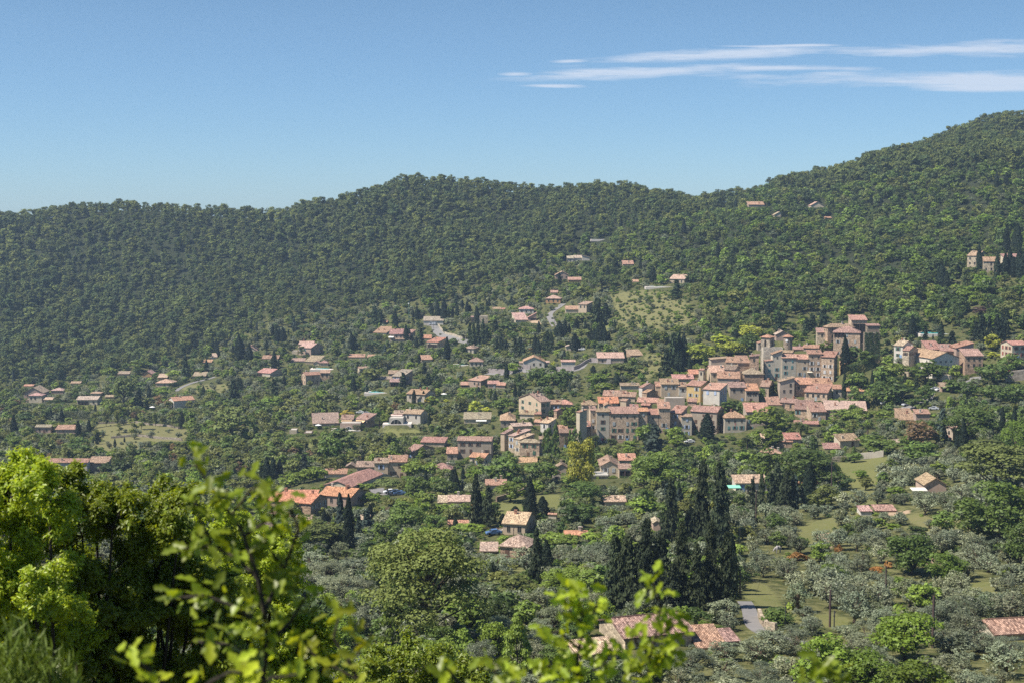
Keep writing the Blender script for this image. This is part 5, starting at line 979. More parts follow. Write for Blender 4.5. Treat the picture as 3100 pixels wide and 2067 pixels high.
frs = np.clip((np.interp(PXv, [-600, 0, 300, 600, 800, 1000, 1250, 1450, 1600, 1700, 1900, 2100, 2500, 3100, 3800], [1150, 1150, 1135, 1080, 970, 935, 915, 880, 820, 800, 830, 850, 900, 760, 700]) - PYv) / 40, 0, 1) * (DD > 500) * (1 - msk(SCRUB))
GRV = [(2240, 1570), (2560, 1500), (2700, 1390), (2950, 1400), (3300, 1560), (3400, 2300), (1950, 2300), (2000, 2000), (2260, 1900)]
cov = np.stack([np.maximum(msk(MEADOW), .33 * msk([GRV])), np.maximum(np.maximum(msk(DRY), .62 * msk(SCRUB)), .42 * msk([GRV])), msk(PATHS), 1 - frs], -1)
for _ in range(2): cov[1:-1, 1:-1] = (cov[1:-1, 1:-1] * 2 + cov[:-2, 1:-1] + cov[2:, 1:-1] + cov[1:-1, :-2] + cov[1:-1, 2:]) / 6
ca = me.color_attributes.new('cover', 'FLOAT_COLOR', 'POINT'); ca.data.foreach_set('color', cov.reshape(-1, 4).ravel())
m_, t, out = newmat('hillside_ground'); tc = t.N('ShaderNodeTexCoord').outputs['Object']; cvn = t.N('ShaderNodeVertexColor', layer_name='cover'); sp = t.N('ShaderNodeSeparateColor'); t.l.new(cvn.outputs[0], sp.inputs[0])
n1 = t.noise(tc, .05, 6.0, .6); n2 = t.noise(tc, .4, 5.0, .65); n3 = t.noise(tc, 2.2, 4.0, .7)
base = t.mix(t.ramp(n2, [(.38, 0.0), (.62, 1.0)]), (.045, .06, .02), (.105, .105, .042)); base = t.mix(t.math('MULTIPLY', t.ramp(n3, [(.5, 0.0), (.7, 1.0)]), .5), base, (.20, .155, .09))
grass = t.mix(n2, (.10, .125, .035), (.20, .185, .075)); grass = t.mix(t.math('MULTIPLY', t.ramp(n3, [(.45, 0.0), (.75, 1.0)]), .6), grass, (.21, .19, .09)); grass = t.mix(t.math('MULTIPLY', t.ramp(n1, [(.45, 0.0), (.6, 1.0)]), .5), grass, (.12, .13, .05))
dry = t.mix(n2, (.21, .175, .09), (.12, .14, .05)); dirt = t.mix(n3, (.42, .31, .21), (.33, .24, .16))
wobn = t.math('MULTIPLY', t.math('SUBTRACT', n2, .5), 1.3)
edge = lambda s_: t.ramp(t.math('ADD', s_, wobn), [(.35, 0.0), (.6, 1.0)])
base = t.mix(cvn.outputs['Alpha'], (.032, .038, .020), base); c = t.mix(edge(sp.outputs[0]), base, grass); c = t.mix(edge(sp.outputs[1]), c, dry); c = t.mix(edge(sp.outputs[2]), c, dirt)  # shade in the gaps between forest crowns is put into the ground colour
bp = t.N('ShaderNodeBump', ins={'Strength': .6, 'Distance': .3, 'Height': n3}); p_ = pbsdf(t, c, 1.0, .05); t.l.new(bp.outputs[0], p_.inputs['Normal']); t.l.new(p_.outputs[0], out.inputs[0])
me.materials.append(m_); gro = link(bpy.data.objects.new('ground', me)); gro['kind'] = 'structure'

# ------------------------------------------------------------ roads
def road(pts, width, name='road', mat='asphalt', lift=.12, c=None):
    P3 = []
    for x, y in pts: v, D = ground(x, y); P3.append(Vector((v.x, v.y, 0)))
    Q_ = [P3[0]]
    for a_, b_ in zip(P3, P3[1:]):
        n = max(1, int((b_ - a_).length / 2.5))
        for i in range(1, n + 1): Q_.append(a_.lerp(b_, i / n))
    for _ in range(4): Q_ = [Q_[0]] + [(Q_[i - 1] + Q_[i] * 2 + Q_[i + 1]) / 4 for i in range(1, len(Q_) - 1)] + [Q_[-1]]
    m = MB(); L = []
    for i, p in enumerate(Q_):
        d = (Q_[min(i + 1, len(Q_) - 1)] - Q_[max(i - 1, 0)]).normalized(); s_ = Vector((-d.y, d.x, 0)); row = []
        for k in (-.5, 0, .5): q_ = p + s_ * k * width; row.append((q_.x, q_.y, float(hz(q_.x, q_.y)[0]) + lift))
        L.append(row)
    for i, (r0, r1) in enumerate(zip(L, L[1:])):
        for k in (0, 1): m.poly([r0[k], r0[k + 1], r1[k + 1], r1[k]][::-1])
        for k in (0, 2): m.poly([r0[k], r1[k], (r1[k][0], r1[k][1], r1[k][2] - .5), (r0[k][0], r0[k][1], r0[k][2] - .5)])
    o = m.build(name, M[mat]); o['kind'] = 'structure'
    for x, y in pts: PROT.append((x - 10, y - 7, x + 10, y + 3, gD(x, y), .0)); 
    return o
road(zp('C', [(150, 490), (190, 478), (240, 500), (255, 540), (300, 570), (350, 590), (430, 620), (540, 640), (620, 660)]), 5.5)
road(zp('C', [(1590, 250), (1540, 290), (1465, 330), (1435, 370), (1460, 420), (1500, 480)]), 4.0, 'lane')
road(zp('N', [(2068, 505), (2110, 570), (2125, 640), (2120, 700), (2170, 760), (2260, 800), (2400, 850), (2560, 890), (2680, 900)]), 2.3, 'lane')
road(zp('C', [(780, 975), (1000, 982), (1250, 960), (1480, 965), (1700, 960), (1900, 880), (2091, 880)]), 4.5)
road(zp('R', [(1150, 1000), (1250, 1010), (1400, 985), (1500, 950), (1600, 830)]), 6.0)
road(zp('R', [(830, 1190), (1000, 1100), (1150, 1060), (1240, 1020)]), 7.0, 'car_park')
road(zp('A', [(1390, 742), (1450, 705), (1530, 672), (1620, 655), (1700, 630)]), 3.2, 'lane')
road(zp('L', [(1480, 770), (1580, 800), (1690, 815)]), 8.0, 'car_park')
road(zp('R', [(1900, 800), (2000, 805), (2091, 810)]), 5.0)
# ------------------------------------------------------------ buildings
for d_ in BUILD: make(d_)
def find(lbl): return next(d_ for d_ in BUILD if lbl in d_['label'])
# clock tower with its iron campanile
def clock_tower():
    D = md(664); v = P(2385, 1056, D); zt = P(2385, 1019, D).z; zb = P(2385, 1062, D).z; root = empty('clock_tower', (v.x, v.y, zb), .2); tag(root, 'round clock tower with white dial and iron bell cage on top', 'tower')
    H = zt - zb; m = MB(); m.tube((0, 0, -5), (0, 0, H), 2.25, 2.2, 14); o = m.build('wall', M['rubble'], root); o['tint'] = (.27, .215, .165)
    m = MB(); n = 14; Rr = 2.75; ap = (0, 0, H + 1.25)
    for k in range(n):
        a0, a1 = 6.2832 * k / n, 6.2832 * (k + 1) / n; p0 = (math.cos(a0) * Rr, math.sin(a0) * Rr, H - .1); p1 = (math.cos(a1) * Rr, math.sin(a1) * Rr, H - .1); m.poly([p0, p1, ap], 0, [(a0 * Rr, 0), (a1 * Rr, 0), (a0 * Rr, 3)]); m.poly([p1, p0, (p0[0] * .8, p0[1] * .8, H - .3), (p1[0] * .8, p1[1] * .8, H - .3)])
    o = m.build('roof', M['tiles'], root); o['tint'] = (.42, .24, .17)
    dial = empty('dial', (0, 0, 0)); bpy.data.objects.remove(dial)
    a = R(-90 - 38); m = MB(); cx_, cy_ = math.cos(a) * 2.24, math.sin(a) * 2.24; nx, ny = math.cos(a), math.sin(a); m.tube((cx_ - nx * .3, cy_ - ny * .3, H - 1.75), (cx_ + nx * .12, cy_ + ny * .12, H - 1.75), .62, .62, 20); dl = m.build('clock_dial', M['paint'], root); dl['tint'] = (.78, .78, .76)
    sx, sy = -ny, nx; m = MB(); o0 = Vector((cx_ + nx * .15, cy_ + ny * .15, H - 1.75))
    for ang, L in ((.35, .5), (2.7, .36)): m.tube(o0, o0 + Vector((sx * math.sin(ang) * L, sy * math.sin(ang) * L, math.cos(ang) * L)), .035, .03, 5)
    m.build('clock_hand', M['dark'], dl)
    m = MB(); z0 = H + 1.1
    for k in range(6):
        b0 = 6.2832 * k / 6; p = [(math.cos(b0) * .62, math.sin(b0) * .62, z0 + q) for q in (0, 1.9)]; m.tube(p[0], p[1], .05, .05, 5); m.tube(p[1], (0, 0, z0 + 3.2), .045, .04, 5)
        b1 = 6.2832 * (k + 1) / 6
        for q in (.6, 1.9): m.tube((math.cos(b0) * .62, math.sin(b0) * .62, z0 + q), (math.cos(b1) * .62, math.sin(b1) * .62, z0 + q), .035, .035, 4)
    m.tube((0, 0, z0 + 3.1), (0, 0, z0 + 4.0), .03, .03, 4); cg = m.build('bell_cage', M['wire'], root)
    m = MB(); m.tube((0, 0, z0 + .9), (0, 0, z0 + 1.5), .36, .16, 10); m.build('bell', M['wire'], cg)
    add_window(root, math.cos(a + .15) * 2.23, math.sin(a + .15) * 2.23, H - 3.4, a + math.pi / 2 + .15, .4, .6, None)
    BOXES.append((2370, 985, 2400, 1056, D, 1)); LAND.append((2385, 1030, D, 'the clock tower')); PADS.append((v.x, v.y, zb, 3))
clock_tower()
def bell_tower():
    D = md(656); v = P(2337, 1088, D); zt = P(2337, 1022, D).z; zb = P(2337, 1092, D).z; W_ = 5.0; a = -R(38); root = empty('bell_tower', (v.x - 1.6, v.y + 3.4, zb), a); tag(root, 'square church bell tower with tall arched openings', 'tower')
    H = zt - zb; m = MB(); h2 = W_ / 2; m.box(-h2, -h2, -4, h2, h2, H * .42); m.box(-h2 + .12, -h2 + .12, H * .42, h2 - .12, h2 - .12, H - .1); o = m.build('wall', M['rubble'], root); o['tint'] = (.33, .28, .22)
    m = MB(); e = h2 + .45; ap = (0, 0, H + 1.3); C4 = [(-e, -e, H - .05), (e, -e, H - .05), (e, e, H - .05), (-e, e, H - .05)]
    for k in range(4): m.poly([C4[k], C4[(k + 1) % 4], ap], 0, [(0, 0), (2 * e, 0), (e, e * 1.1)])
    m.poly([(x, y, z - .15) for x, y, z in C4][::-1])
    for k in range(4): p, q_ = C4[k], C4[(k + 1) % 4]; m.poly([(p[0], p[1], p[2] - .15), (q_[0], q_[1], q_[2] - .15), q_, p])
    o = m.build('roof', M['tiles'], root); o['tint'] = (.42, .25, .18)
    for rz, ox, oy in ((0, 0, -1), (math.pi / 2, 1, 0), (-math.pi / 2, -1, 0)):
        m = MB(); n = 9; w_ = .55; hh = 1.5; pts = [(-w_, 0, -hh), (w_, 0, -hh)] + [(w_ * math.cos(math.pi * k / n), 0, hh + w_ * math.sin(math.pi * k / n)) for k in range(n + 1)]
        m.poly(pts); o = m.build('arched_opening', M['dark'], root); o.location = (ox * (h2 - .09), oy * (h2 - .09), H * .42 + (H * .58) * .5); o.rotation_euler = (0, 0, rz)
    m = MB(); m.box(-h2 - .15, -h2 - .15, H * .42 - .12, h2 + .15, h2 + .15, H * .42 + .12); o = m.build('string_course', M['plaster'], root); o['tint'] = (.4, .35, .28)
    BOXES.append((2308, 1005, 2352, 1088, D, 1)); LAND.append((2330, 1040, D, 'the bell tower'))
bell_tower()
b('F', 1046, 1245, 408, 402, 540, 'pale', None, 'pale stone church wall at the foot of the bell tower', t='t', D=md(651), w=0, dep=5, name='church_wall', cat='wall', short='the church wall', mat='rubble'); plan(BUILD[-1]); make(BUILD[-1])
# loggias and other dark openings
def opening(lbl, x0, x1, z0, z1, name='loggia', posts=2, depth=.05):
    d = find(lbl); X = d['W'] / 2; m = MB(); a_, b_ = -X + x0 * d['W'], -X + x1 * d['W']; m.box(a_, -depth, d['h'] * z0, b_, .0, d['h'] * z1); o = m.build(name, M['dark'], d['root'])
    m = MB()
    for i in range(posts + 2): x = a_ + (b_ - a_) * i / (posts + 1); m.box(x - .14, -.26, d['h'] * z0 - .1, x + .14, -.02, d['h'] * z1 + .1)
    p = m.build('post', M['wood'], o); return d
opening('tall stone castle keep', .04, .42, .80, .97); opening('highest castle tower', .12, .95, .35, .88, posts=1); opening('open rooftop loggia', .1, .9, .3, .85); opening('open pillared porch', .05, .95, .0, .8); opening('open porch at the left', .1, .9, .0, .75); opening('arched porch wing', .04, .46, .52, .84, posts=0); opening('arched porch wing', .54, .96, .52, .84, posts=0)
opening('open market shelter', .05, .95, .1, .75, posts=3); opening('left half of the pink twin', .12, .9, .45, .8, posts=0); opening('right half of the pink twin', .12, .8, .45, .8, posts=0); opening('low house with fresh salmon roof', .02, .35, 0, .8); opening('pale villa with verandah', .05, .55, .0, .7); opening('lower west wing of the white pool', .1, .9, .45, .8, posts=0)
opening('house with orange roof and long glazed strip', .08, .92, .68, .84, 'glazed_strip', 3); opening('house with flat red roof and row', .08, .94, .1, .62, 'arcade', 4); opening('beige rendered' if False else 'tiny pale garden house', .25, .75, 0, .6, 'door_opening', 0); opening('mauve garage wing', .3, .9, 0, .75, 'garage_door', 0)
def arch(lbl, xc, w_, hh, glass=True):
    d = find(lbl); m = MB(); n = 14; x0 = -d['W'] / 2 + xc * d['W']; m.poly([(x0 + w_ * math.cos(math.pi * k / n), -.04, hh * math.sin(math.pi * k / n) + .3) for k in range(n + 1)]); o = m.build('arched_window', M['glass'], d['root'])
    m = MB()
    for k in range(n): a0, a1 = math.pi * k / n, math.pi * (k + 1) / n; m.tube((x0 + w_ * math.cos(a0), -.05, hh * math.sin(a0) + .3), (x0 + w_ * math.cos(a1), -.05, hh * math.sin(a1) + .3), .1, .1, 4)
    for q_ in (-.33, .33): m.box(x0 + q_ * w_ - .06, -.12, .3, x0 + q_ * w_ + .06, -.05, .3 + hh * .92)
    f = m.build('frame', M['paint'], o); f['tint'] = (.65, .62, .58)
arch('white terrace block with a big', .5, 2.7, 2.6); arch('terrace block with an arched opening', .42, 1.8, 1.8)
def awning(lbl, x0, x1, z, col, out=2.2, drop=.7, name='awning'):
    d = find(lbl); X = d['W'] / 2; a_, b_ = -X + x0 * d['W'], -X + x1 * d['W']; zt = d['h'] * z; m = MB()
    m.poly([(a_, -out, zt - drop), (b_, -out, zt - drop), (b_, -.02, zt), (a_, -.02, zt)]); m.poly([(a_, -out, zt - drop - .25), (b_, -out, zt - drop - .25), (b_, -out, zt - drop), (a_, -out, zt - drop)]); m.poly([(a_, -.02, zt - .05), (b_, -.02, zt - .05), (b_, -out, zt - drop - .05), (a_, -out, zt - drop - .05)])
    o = m.build(name, M['paint'], d['root']); o['tint'] = col
awning('left half of the pink twin', .02, .95, .92, (.72, .52, .30)); awning('right half of the pink twin', .02, .9, .92, (.72, .52, .30)); awning('lower west wing of the white pool', -.35, .95, .95, (.75, .48, .42)); awning('cream bungalow with blue shutters', .45, .85, .8, (.75, .74, .70), 1.6, .35)
awning('pink house with white sail', -.08, .3, .7, (.8, .76, .7), 3, .5); awning('pinkish barn with lean', -.7, .0, .62, (.72, .68, .6), 3.0, .3); awning('beige middle house of the upper', .9, 1.35, .42, (.72, .66, .52), 1.6, .15, 'bay_canopy'); awning('white house with long pale roof', -.3, .1, .75, (.25, .62, .45), 2.5, .4)
# the hanging cloths and a flag on the facades
def cloth(lbl, xf, z, w_, h2, col):
    d = find(lbl); x0 = -d['W'] / 2 + xf * d['W']; m = MB(); m.poly([(x0 - w_, -.12, z + h2), (x0 + w_, -.12, z + h2), (x0 + w_ * .3, -.16, z), (x0 - w_ * .3, -.16, z)]); m.poly([(x0 - w_, -.10, z + h2), (x0 - w_ * .3, -.14, z), (x0 + w_ * .3, -.14, z), (x0 + w_, -.10, z + h2)])
    o = m.build('hanging_cloth', M['paint']); o.parent = None; R_ = d['root']; o.matrix_world = R_.matrix_basis.copy(); o['tint'] = col; return o
bpy.context.view_layer.update()
o = cloth('pale rampart house with blue', .42, 1.2, .35, 1.1, (.6, .05, .12)); tag(o, 'pink-red pennant on the ground floor of the rampart house', 'pennant', 'pennants on the facade')
o = cloth('pale rampart house with blue', .66, 1.3, .3, 1.2, (.75, .42, .05)); tag(o, 'yellow-orange pennant on the ground floor of the rampart house', 'pennant', 'pennants on the facade')
o = cloth('big square house with teal', .5, 6.0, .16, 1.0, (.55, .10, .13)); tag(o, 'small red flag hanging between the teal shutters', 'flag')
# ------------------------------------------------------------ walls, hedges, pools
def wall3(name, pts, hm, th, mat, tint, label, cat, kind=None, wob_=0.0):
    m = MB(); V3 = [ground(x, y)[0] for x, y in pts]
    for a_, b_ in zip(V3, V3[1:]):
        n = max(1, int((b_ - a_).length / 3)); s_ = Vector((-(b_ - a_).y, (b_ - a_).x, 0)).normalized() * th / 2
        for i in range(n):
            p, q_ = a_.lerp(b_, i / n), a_.lerp(b_, (i + 1) / n); zp_, zq = float(hz(p.x, p.y)[0]), float(hz(q_.x, q_.y)[0]); hp = hm
            A = [(p - s_), (q_ - s_), (q_ + s_), (p + s_)]; zz = [zp_, zq, zq, zp_]
            lo_ = [(v.x, v.y, z - 1.2) for v, z in zip(A, zz)]; hi = [(v.x, v.y, z + hp) for v, z in zip(A, zz)]
            m.poly(hi); m.poly([lo_[0], lo_[1], hi[1], hi[0]]); m.poly([lo_[2], lo_[3], hi[3], hi[2]]); m.poly([lo_[1], lo_[2], hi[2], hi[1]]); m.poly([lo_[3], lo_[0], hi[0], hi[3]])
    o = m.build(name, M[mat]); o['tint'] = tint; tag(o, label, cat); xs = [p[0] for p in pts]; ys = [p[1] for p in pts]
    PROT.append((min(xs), min(ys) - hm * 6, max(xs), max(ys), gD(sum(xs) / len(xs), sum(ys) / len(ys)), .1)); return o
wall3('retaining_wall', zp('P', [(1040, 365), (1140, 358), (1240, 345)]), 2.2, .5, 'plaster', (.5, .45, .38), 'pale retaining wall with arches above the sloping meadow', 'wall')
wall3('stone_wall', zp('P', [(835, 385), (970, 378)]), 1.8, .5, 'rubble', (.3, .26, .2), 'rough stone wall at the west end of the sloping meadow', 'wall')
wall3('roadside_wall', zp('C', [(790, 968), (900, 975), (1000, 978), (1120, 955), (1240, 950)]), 2.4, .5, 'plaster', (.30, .26, .25), 'long mauve retaining wall below the silvery olives', 'wall')
wall3('roadside_wall', zp('C', [(1500, 948), (1700, 945), (1880, 885), (2091, 872)]), 2.2, .5, 'plaster', (.32, .28, .27), 'retaining wall of the road below the plain white cabin', 'wall')
wall3('embankment_wall', zp('R', [(1890, 900), (1990, 880), (2110, 870)]), 4.5, .8, 'rubble', (.36, .31, .26), 'high grey embankment wall at the east edge under parked cars', 'wall')
wall3('stone_wall', zp('N', [(2200, 640), (2220, 700), (2270, 760), (2350, 780)]), 1.3, .5, 'rubble', (.33, .27, .2), 'dry stone wall on the outer bend of the near lane', 'wall')
wall3('stone_wall', zp('C', [(270, 485), (330, 560), (450, 590), (560, 625)]), 1.4, .4, 'rubble', (.42, .36, .28), 'pale stone wall along the road below the warehouse', 'wall')
wall3('terrace_wall', zp('A', [(880, 1115), (1050, 1100), (1250, 1120), (1440, 1135)]), 1.1, .5, 'rubble', (.28, .24, .2), 'lower terrace wall across the dry olive terraces', 'wall')
wall3('terrace_wall', zp('A', [(780, 1000), (1000, 990), (1200, 1010), (1440, 1040)]), .9, .5, 'rubble', (.26, .22, .18), 'upper terrace wall across the dry olive terraces', 'wall')
wall3('lawn_wall', zp('M', [(400, 440), (600, 380), (640, 345)]), 1.6, .5, 'rubble', (.27, .2, .15), 'old brown wall curving round the upper lawn', 'wall')
wall3('garden_wall', zp('L', [(1480, 700), (1560, 680), (1690, 655)]), 1.0, .4, 'plaster', (.5, .46, .4), 'pale garden wall under the blue shuttered middle house', 'wall')
def hedge(c, pts, hm, th, label, tint='oakd'):
    V3 = [ground(x, y)[0] for x, y in zp(c, pts)]; g = np.random.default_rng(int(pts[0][0])); Cs = []; Ns = []
    for a_, b_ in zip(V3, V3[1:]):
        L = (b_ - a_).length; n = int(L * (hm * 2 + th) * 14); u = g.random(n); s_ = np.array(Vector((-(b_ - a_).y, (b_ - a_).x, 0)).normalized()); face = g.random(n)
        y_ = np.where(face < .35, g.uniform(-.5, .5, n), np.where(face < .68, -.5, .5)); z_ = np.where(face < .35, 1.0, g.random(n)); p = np.array(a_)[None] * (1 - u[:, None]) + np.array(b_)[None] * u[:, None] + s_[None] * (y_ * th)[:, None]
        p[:, 2] = hz(p[:, 0], p[:, 1]) + z_ * hm + g.normal(size=n) * .08; Cs.append(p); Ns.append(s_[None] * np.sign(y_)[:, None] * (face >= .35)[:, None] + np.array([0, 0, 1.0])[None] * (face < .35)[:, None] + g.normal(size=(n, 3)) * .5)
    C = np.concatenate(Cs); V = cards(g, C, np.concatenate(Ns), np.full(len(C), .26) * g.uniform(.6, 1.3, len(C))); o = link(bpy.data.objects.new('hedge', card_mesh('hedge', V, [M['leaf']]))); o['tint'] = TI[tint][0]; tag(o, label, 'hedge', 'clipped hedges of the gardens')
    q_ = zp(c, pts); PROT.append((min(p[0] for p in q_), min(p[1] for p in q_) - 8, max(p[0] for p in q_), max(p[1] for p in q_), V3[0].y, .2))
for h__ in [('A', [(380, 840), (460, 835), (545, 820)], 1.6, 1.2, 'clipped hedge left of the verandah villa', 'oak'), ('A', [(500, 960), (600, 960), (700, 965)], 4, 3, 'tall dense hedge row in the left valley', 'olid'), ('A', [(1530, 668), (1640, 625)], 1.8, 1.2, 'hedge right of the brown roofed lane shed', 'oak'), ('A', [(1340, 710), (1420, 690), (1490, 665)], 2.6, 2, 'dark block hedge beside the beige bungalow', 'oakd'),
            ('C', [(360, 925), (500, 920)], 2.0, 1.5, 'bright clipped hedge beside a small blue pool', 'oakl'), ('C', [(380, 700), (470, 692)], 1.2, 1, 'low lime hedge under the silvery shrub'), ('C', [(720, 1345), (870, 1330)], 2.6, 2, 'square dark hedge right of the yellow tree'), ('C', [(250, 1250), (410, 1245)], 2.2, 2, 'flat topped hedge behind the garden parasol'),
            ('L', [(1235, 200), (1350, 180)], 2.6, 2.2, 'dark hedge wall right of the pink villa pool'), ('L', [(580, 245), (760, 240), (860, 220)], 1.2, 1.2, 'low green hedge round the cream garden house', 'oakl'), ('R', [(230, 830), (400, 790), (560, 760)], 4.5, 3, 'ivy thick hedge under the castle bastion', 'oakd'), ('C', [(1130, 480), (1330, 490)], 1.8, 1.4, 'hedge below the pale stepped villa', 'oak'),
            ('L', [(1700, 225), (2000, 215)], 1.0, 1.0, 'thin hedge on the terrace under the pool lawn', 'khak')]:
    hedge(h__[0], h__[1], h__[2], h__[3], h__[4], h__[5] if len(h__) > 5 else 'oakd')
def pool(c, x, y, w_, d_, label, ang=0, deck=None):
    v, D = ground(cx(c, x), cy(c, y)); root = empty('swimming_pool', (v.x, v.y, v.z + .15), ang); tag(root, label, 'pool', 'garden swimming pools')
    dk = deck or 1.6; m = MB(); m.box(-w_ / 2 - dk, -d_ / 2 - dk, -1.5, w_ / 2 + dk, d_ / 2 + dk, .25); m.build('pool_deck', M['paving'], root); m = MB(); m.box(-w_ / 2, -d_ / 2, .0, w_ / 2, d_ / 2, .256); m.build('water', M['water'], root)
    PADS_.append(1); s_ = (w_ / 2 + dk) / D * F; PROT.append((cx(c, x) - s_, cy(c, y) - 12, cx(c, x) + s_, cy(c, y) + 6, D, .0))
PADS_ = []
for a_ in [('R', 1160, 385, 17, 11, 'bright turquoise pool between dark trees above the east row', 0, 1), ('B', 790, 932, 9, 5, 'small pool on a terrace below the sprawling villa', 0, 3), ('B', 1360, 1182, 9, 5, 'pale green pool with white loungers', 0, 2), ('L', 1160, 198, 10, 4.5, 'blue pool under the pink twin villa', .1, 2), ('L', 1680, 160, 9, 3.2, 'long white paved pool terrace of the white villa', 0, 2.4), ('U', 1030, 835, 12, 4, 'terrace pool of the stone slope villa', 0, 3), ('U', 560, 462, 12, 5, 'pool hidden among trees high on the slope', 0, 1), ('C', 515, 893, 7, 4, 'little blue pool behind a clipped hedge', 0, 1.5)]: pool(*a_)
# the villa terrace with balustrade
v, D = ground(cx('G', 610), cy('G', 1240)); D = 487; v = P(cx('G', 610), cy('G', 1118), D); root = empty('villa_terrace', v, 0); tag(root, 'white terrace with balustrade on the west side of the terrace villa', 'terrace'); W_ = 280 / 3.92 / F * D
m = MB(); m.box(-W_ / 2, -1, -.35, W_ / 2, 6, .0); o = m.build('slab', M['plaster'], root); o['tint'] = (.6, .56, .5); m = MB(); m.box(-W_ / 2 + .4, -.6, -5, W_ / 2, 5.6, -.352); o = m.build('base', M['plaster'], root); o['tint'] = (.42, .36, .28)
m = MB(); m.box(-W_ / 2, -1, .85, W_ / 2, -.8, 1.0)
for i in range(26): x = -W_ / 2 + W_ * i / 25; m.box(x - .05, -.97, .0, x + .05, -.83, .85)
o = m.build('balustrade', M['paint'], root); o['tint'] = (.62, .6, .56); PROT.append((cx('G', 470), cy('G', 1080), cx('G', 750), cy('G', 1240), D, .1))
def ivy(lbl, x0, x1, z0, z1, side=0, tint='oakd', dens=26, nm='ivy'):
    d = find(lbl); g = np.random.default_rng(int(d['xl'])); X = d['W'] / 2; L = d['W'] if side == 0 else d['Dp']; n = int(abs(x1 - x0) * L * (z1 - z0) * d['h'] * dens); u = g.uniform(x0, x1, n); z = g.uniform(z0, z1, n)
    keep = g.random(n) < .35 + .9 * (np.sin(u * 17 + np.sin(z * 9) * 2) * .5 + .5); u, z = u[keep], z[keep]; n = len(u)
    if side == 0: C = np.stack([-X + u * L, -g.uniform(.05, .5, n), z * d['h']], 1); Nn = np.array([0, -1, .3]) + g.normal(size=(n, 3)) * .5
    else: C = np.stack([X + g.uniform(.05, .5, n), u * L, z * d['h']], 1); Nn = np.array([1, 0, .3]) + g.normal(size=(n, 3)) * .5
    o = link(bpy.data.objects.new(nm, card_mesh(nm, cards(g, C, Nn, np.full(n, .28) * g.uniform(.6, 1.3, n)), [M['leaf']])), d['root']); o['tint'] = TI[tint][0]
ivy('ivy covered bastion', 0, 1, .15, 1.02); ivy('small house wrapped in ivy', 0, .6, .0, .85, 0, 'oakl'); ivy('small house wrapped in ivy', 0, 1, .2, .95, 1); ivy('tall grey house with brown', .1, .95, .45, 1.0, 1, 'khak', 14); ivy('arched porch wing', 0, 1, .36, .56, 0, 'oak', 20); ivy('dark shaded house with creeper', .2, .9, .3, .8, 0, 'khak', 12)
# ------------------------------------------------------------ cars
def car_parts(van=False):
    def body(m):
        L, W2, H = (2.1, .86, .72); prof = [(-L, .28), (-L, .62), (-L * .93, .78), (-L * .55, .86), (-L * .28, 1.36), (L * .42, 1.40), (L * .78, .95), (L, .82), (L, .28)] if not van else [(-L * 1.1, .3), (-L * 1.1, .9), (-L * .85, 1.2), (-L * .62, 1.9), (L * 1.1, 1.95), (L * 1.1, .3)]
        for s_ in (-1, 1): m.poly([(x, s_ * W2 * (.86 if z > 1.1 else 1), z) for x, z in (prof if s_ < 0 else prof[::-1])])
        for (x0, z0), (x1, z1) in zip(prof, prof[1:] + prof[:1]): y0 = W2 * (.86 if z0 > 1.1 else 1); y1 = W2 * (.86 if z1 > 1.1 else 1); m.poly([(x0, -y0, z0), (x0, y0, z0), (x1, y1, z1), (x1, -y1, z1)])
    def win(m):
        W2 = .80 if not van else .76
        if not van:
            for s_ in (-1, 1): m.poly([(-1.02, s_ * (W2 + .055), .92), (1.45, s_ * (W2 + .055), .94), (.80, s_ * (W2 - .04), 1.33), (-.52, s_ * (W2 - .04), 1.30)][::s_])
            m.poly([(-1.17, -.66, .90), (-1.17, .66, .90), (-.64, .62, 1.33), (-.64, -.62, 1.33)]); m.poly([(.93, -.62, 1.36), (.93, .62, 1.36), (1.60, .66, 1.00), (1.60, -.66, 1.00)])
        else:
            m.poly([(-1.82, -.7, 1.22), (-1.82, .7, 1.22), (-1.38, .66, 1.84), (-1.38, -.66, 1.84)])
            for s_ in (-1, 1): m.poly([(-1.5, s_ * .87, 1.15), (-.5, s_ * .87, 1.15), (-.5, s_ * .77, 1.7), (-1.2, s_ * .77, 1.7)][::s_])
    def wheel(m): m.tube((0, -.1, 0), (0, .1, 0), .32, .32, 12); m.tube((0, .1, 0), (0, -.1, 0), .31, .31, 12)
    return body, win, wheel
CARC = dict(white=(.75, .75, .75), silver=(.42, .44, .47), blue=(.10, .18, .35), red=(.35, .02, .02), dark=(.04, .04, .05))
def car(c, x, y, col, label, ang=0.0, van=False):
    v, D = ground(cx(c, x), cy(c, y)); root = empty('van' if van else 'car', (v.x, v.y, v.z + .16), ang); tag(root, label, 'van' if van else 'car', 'parked vehicles'); k = 'van' if van else 'car'; bd, wi, wh = car_parts(van)
    uo(k + '_body', [M['gloss']], bd, 'body', root, (0, 0, 0), 0, (1, 1, 1), CARC[col]); uo(k + '_glass', [M['glass']], wi, 'windows', root, (0, 0, 0), 0, (1, 1, 1))
    for sx in (-1.3, 1.3):
        for sy in (-.78, .78): uo('car_wheel', [M['rubber']], wh, 'wheel', root, (sx, sy, .32), 0, (1, 1, 1))
    PROT.append((cx(c, x) - 14, cy(c, y) - 12, cx(c, x) + 14, cy(c, y) + 3, D, 0))
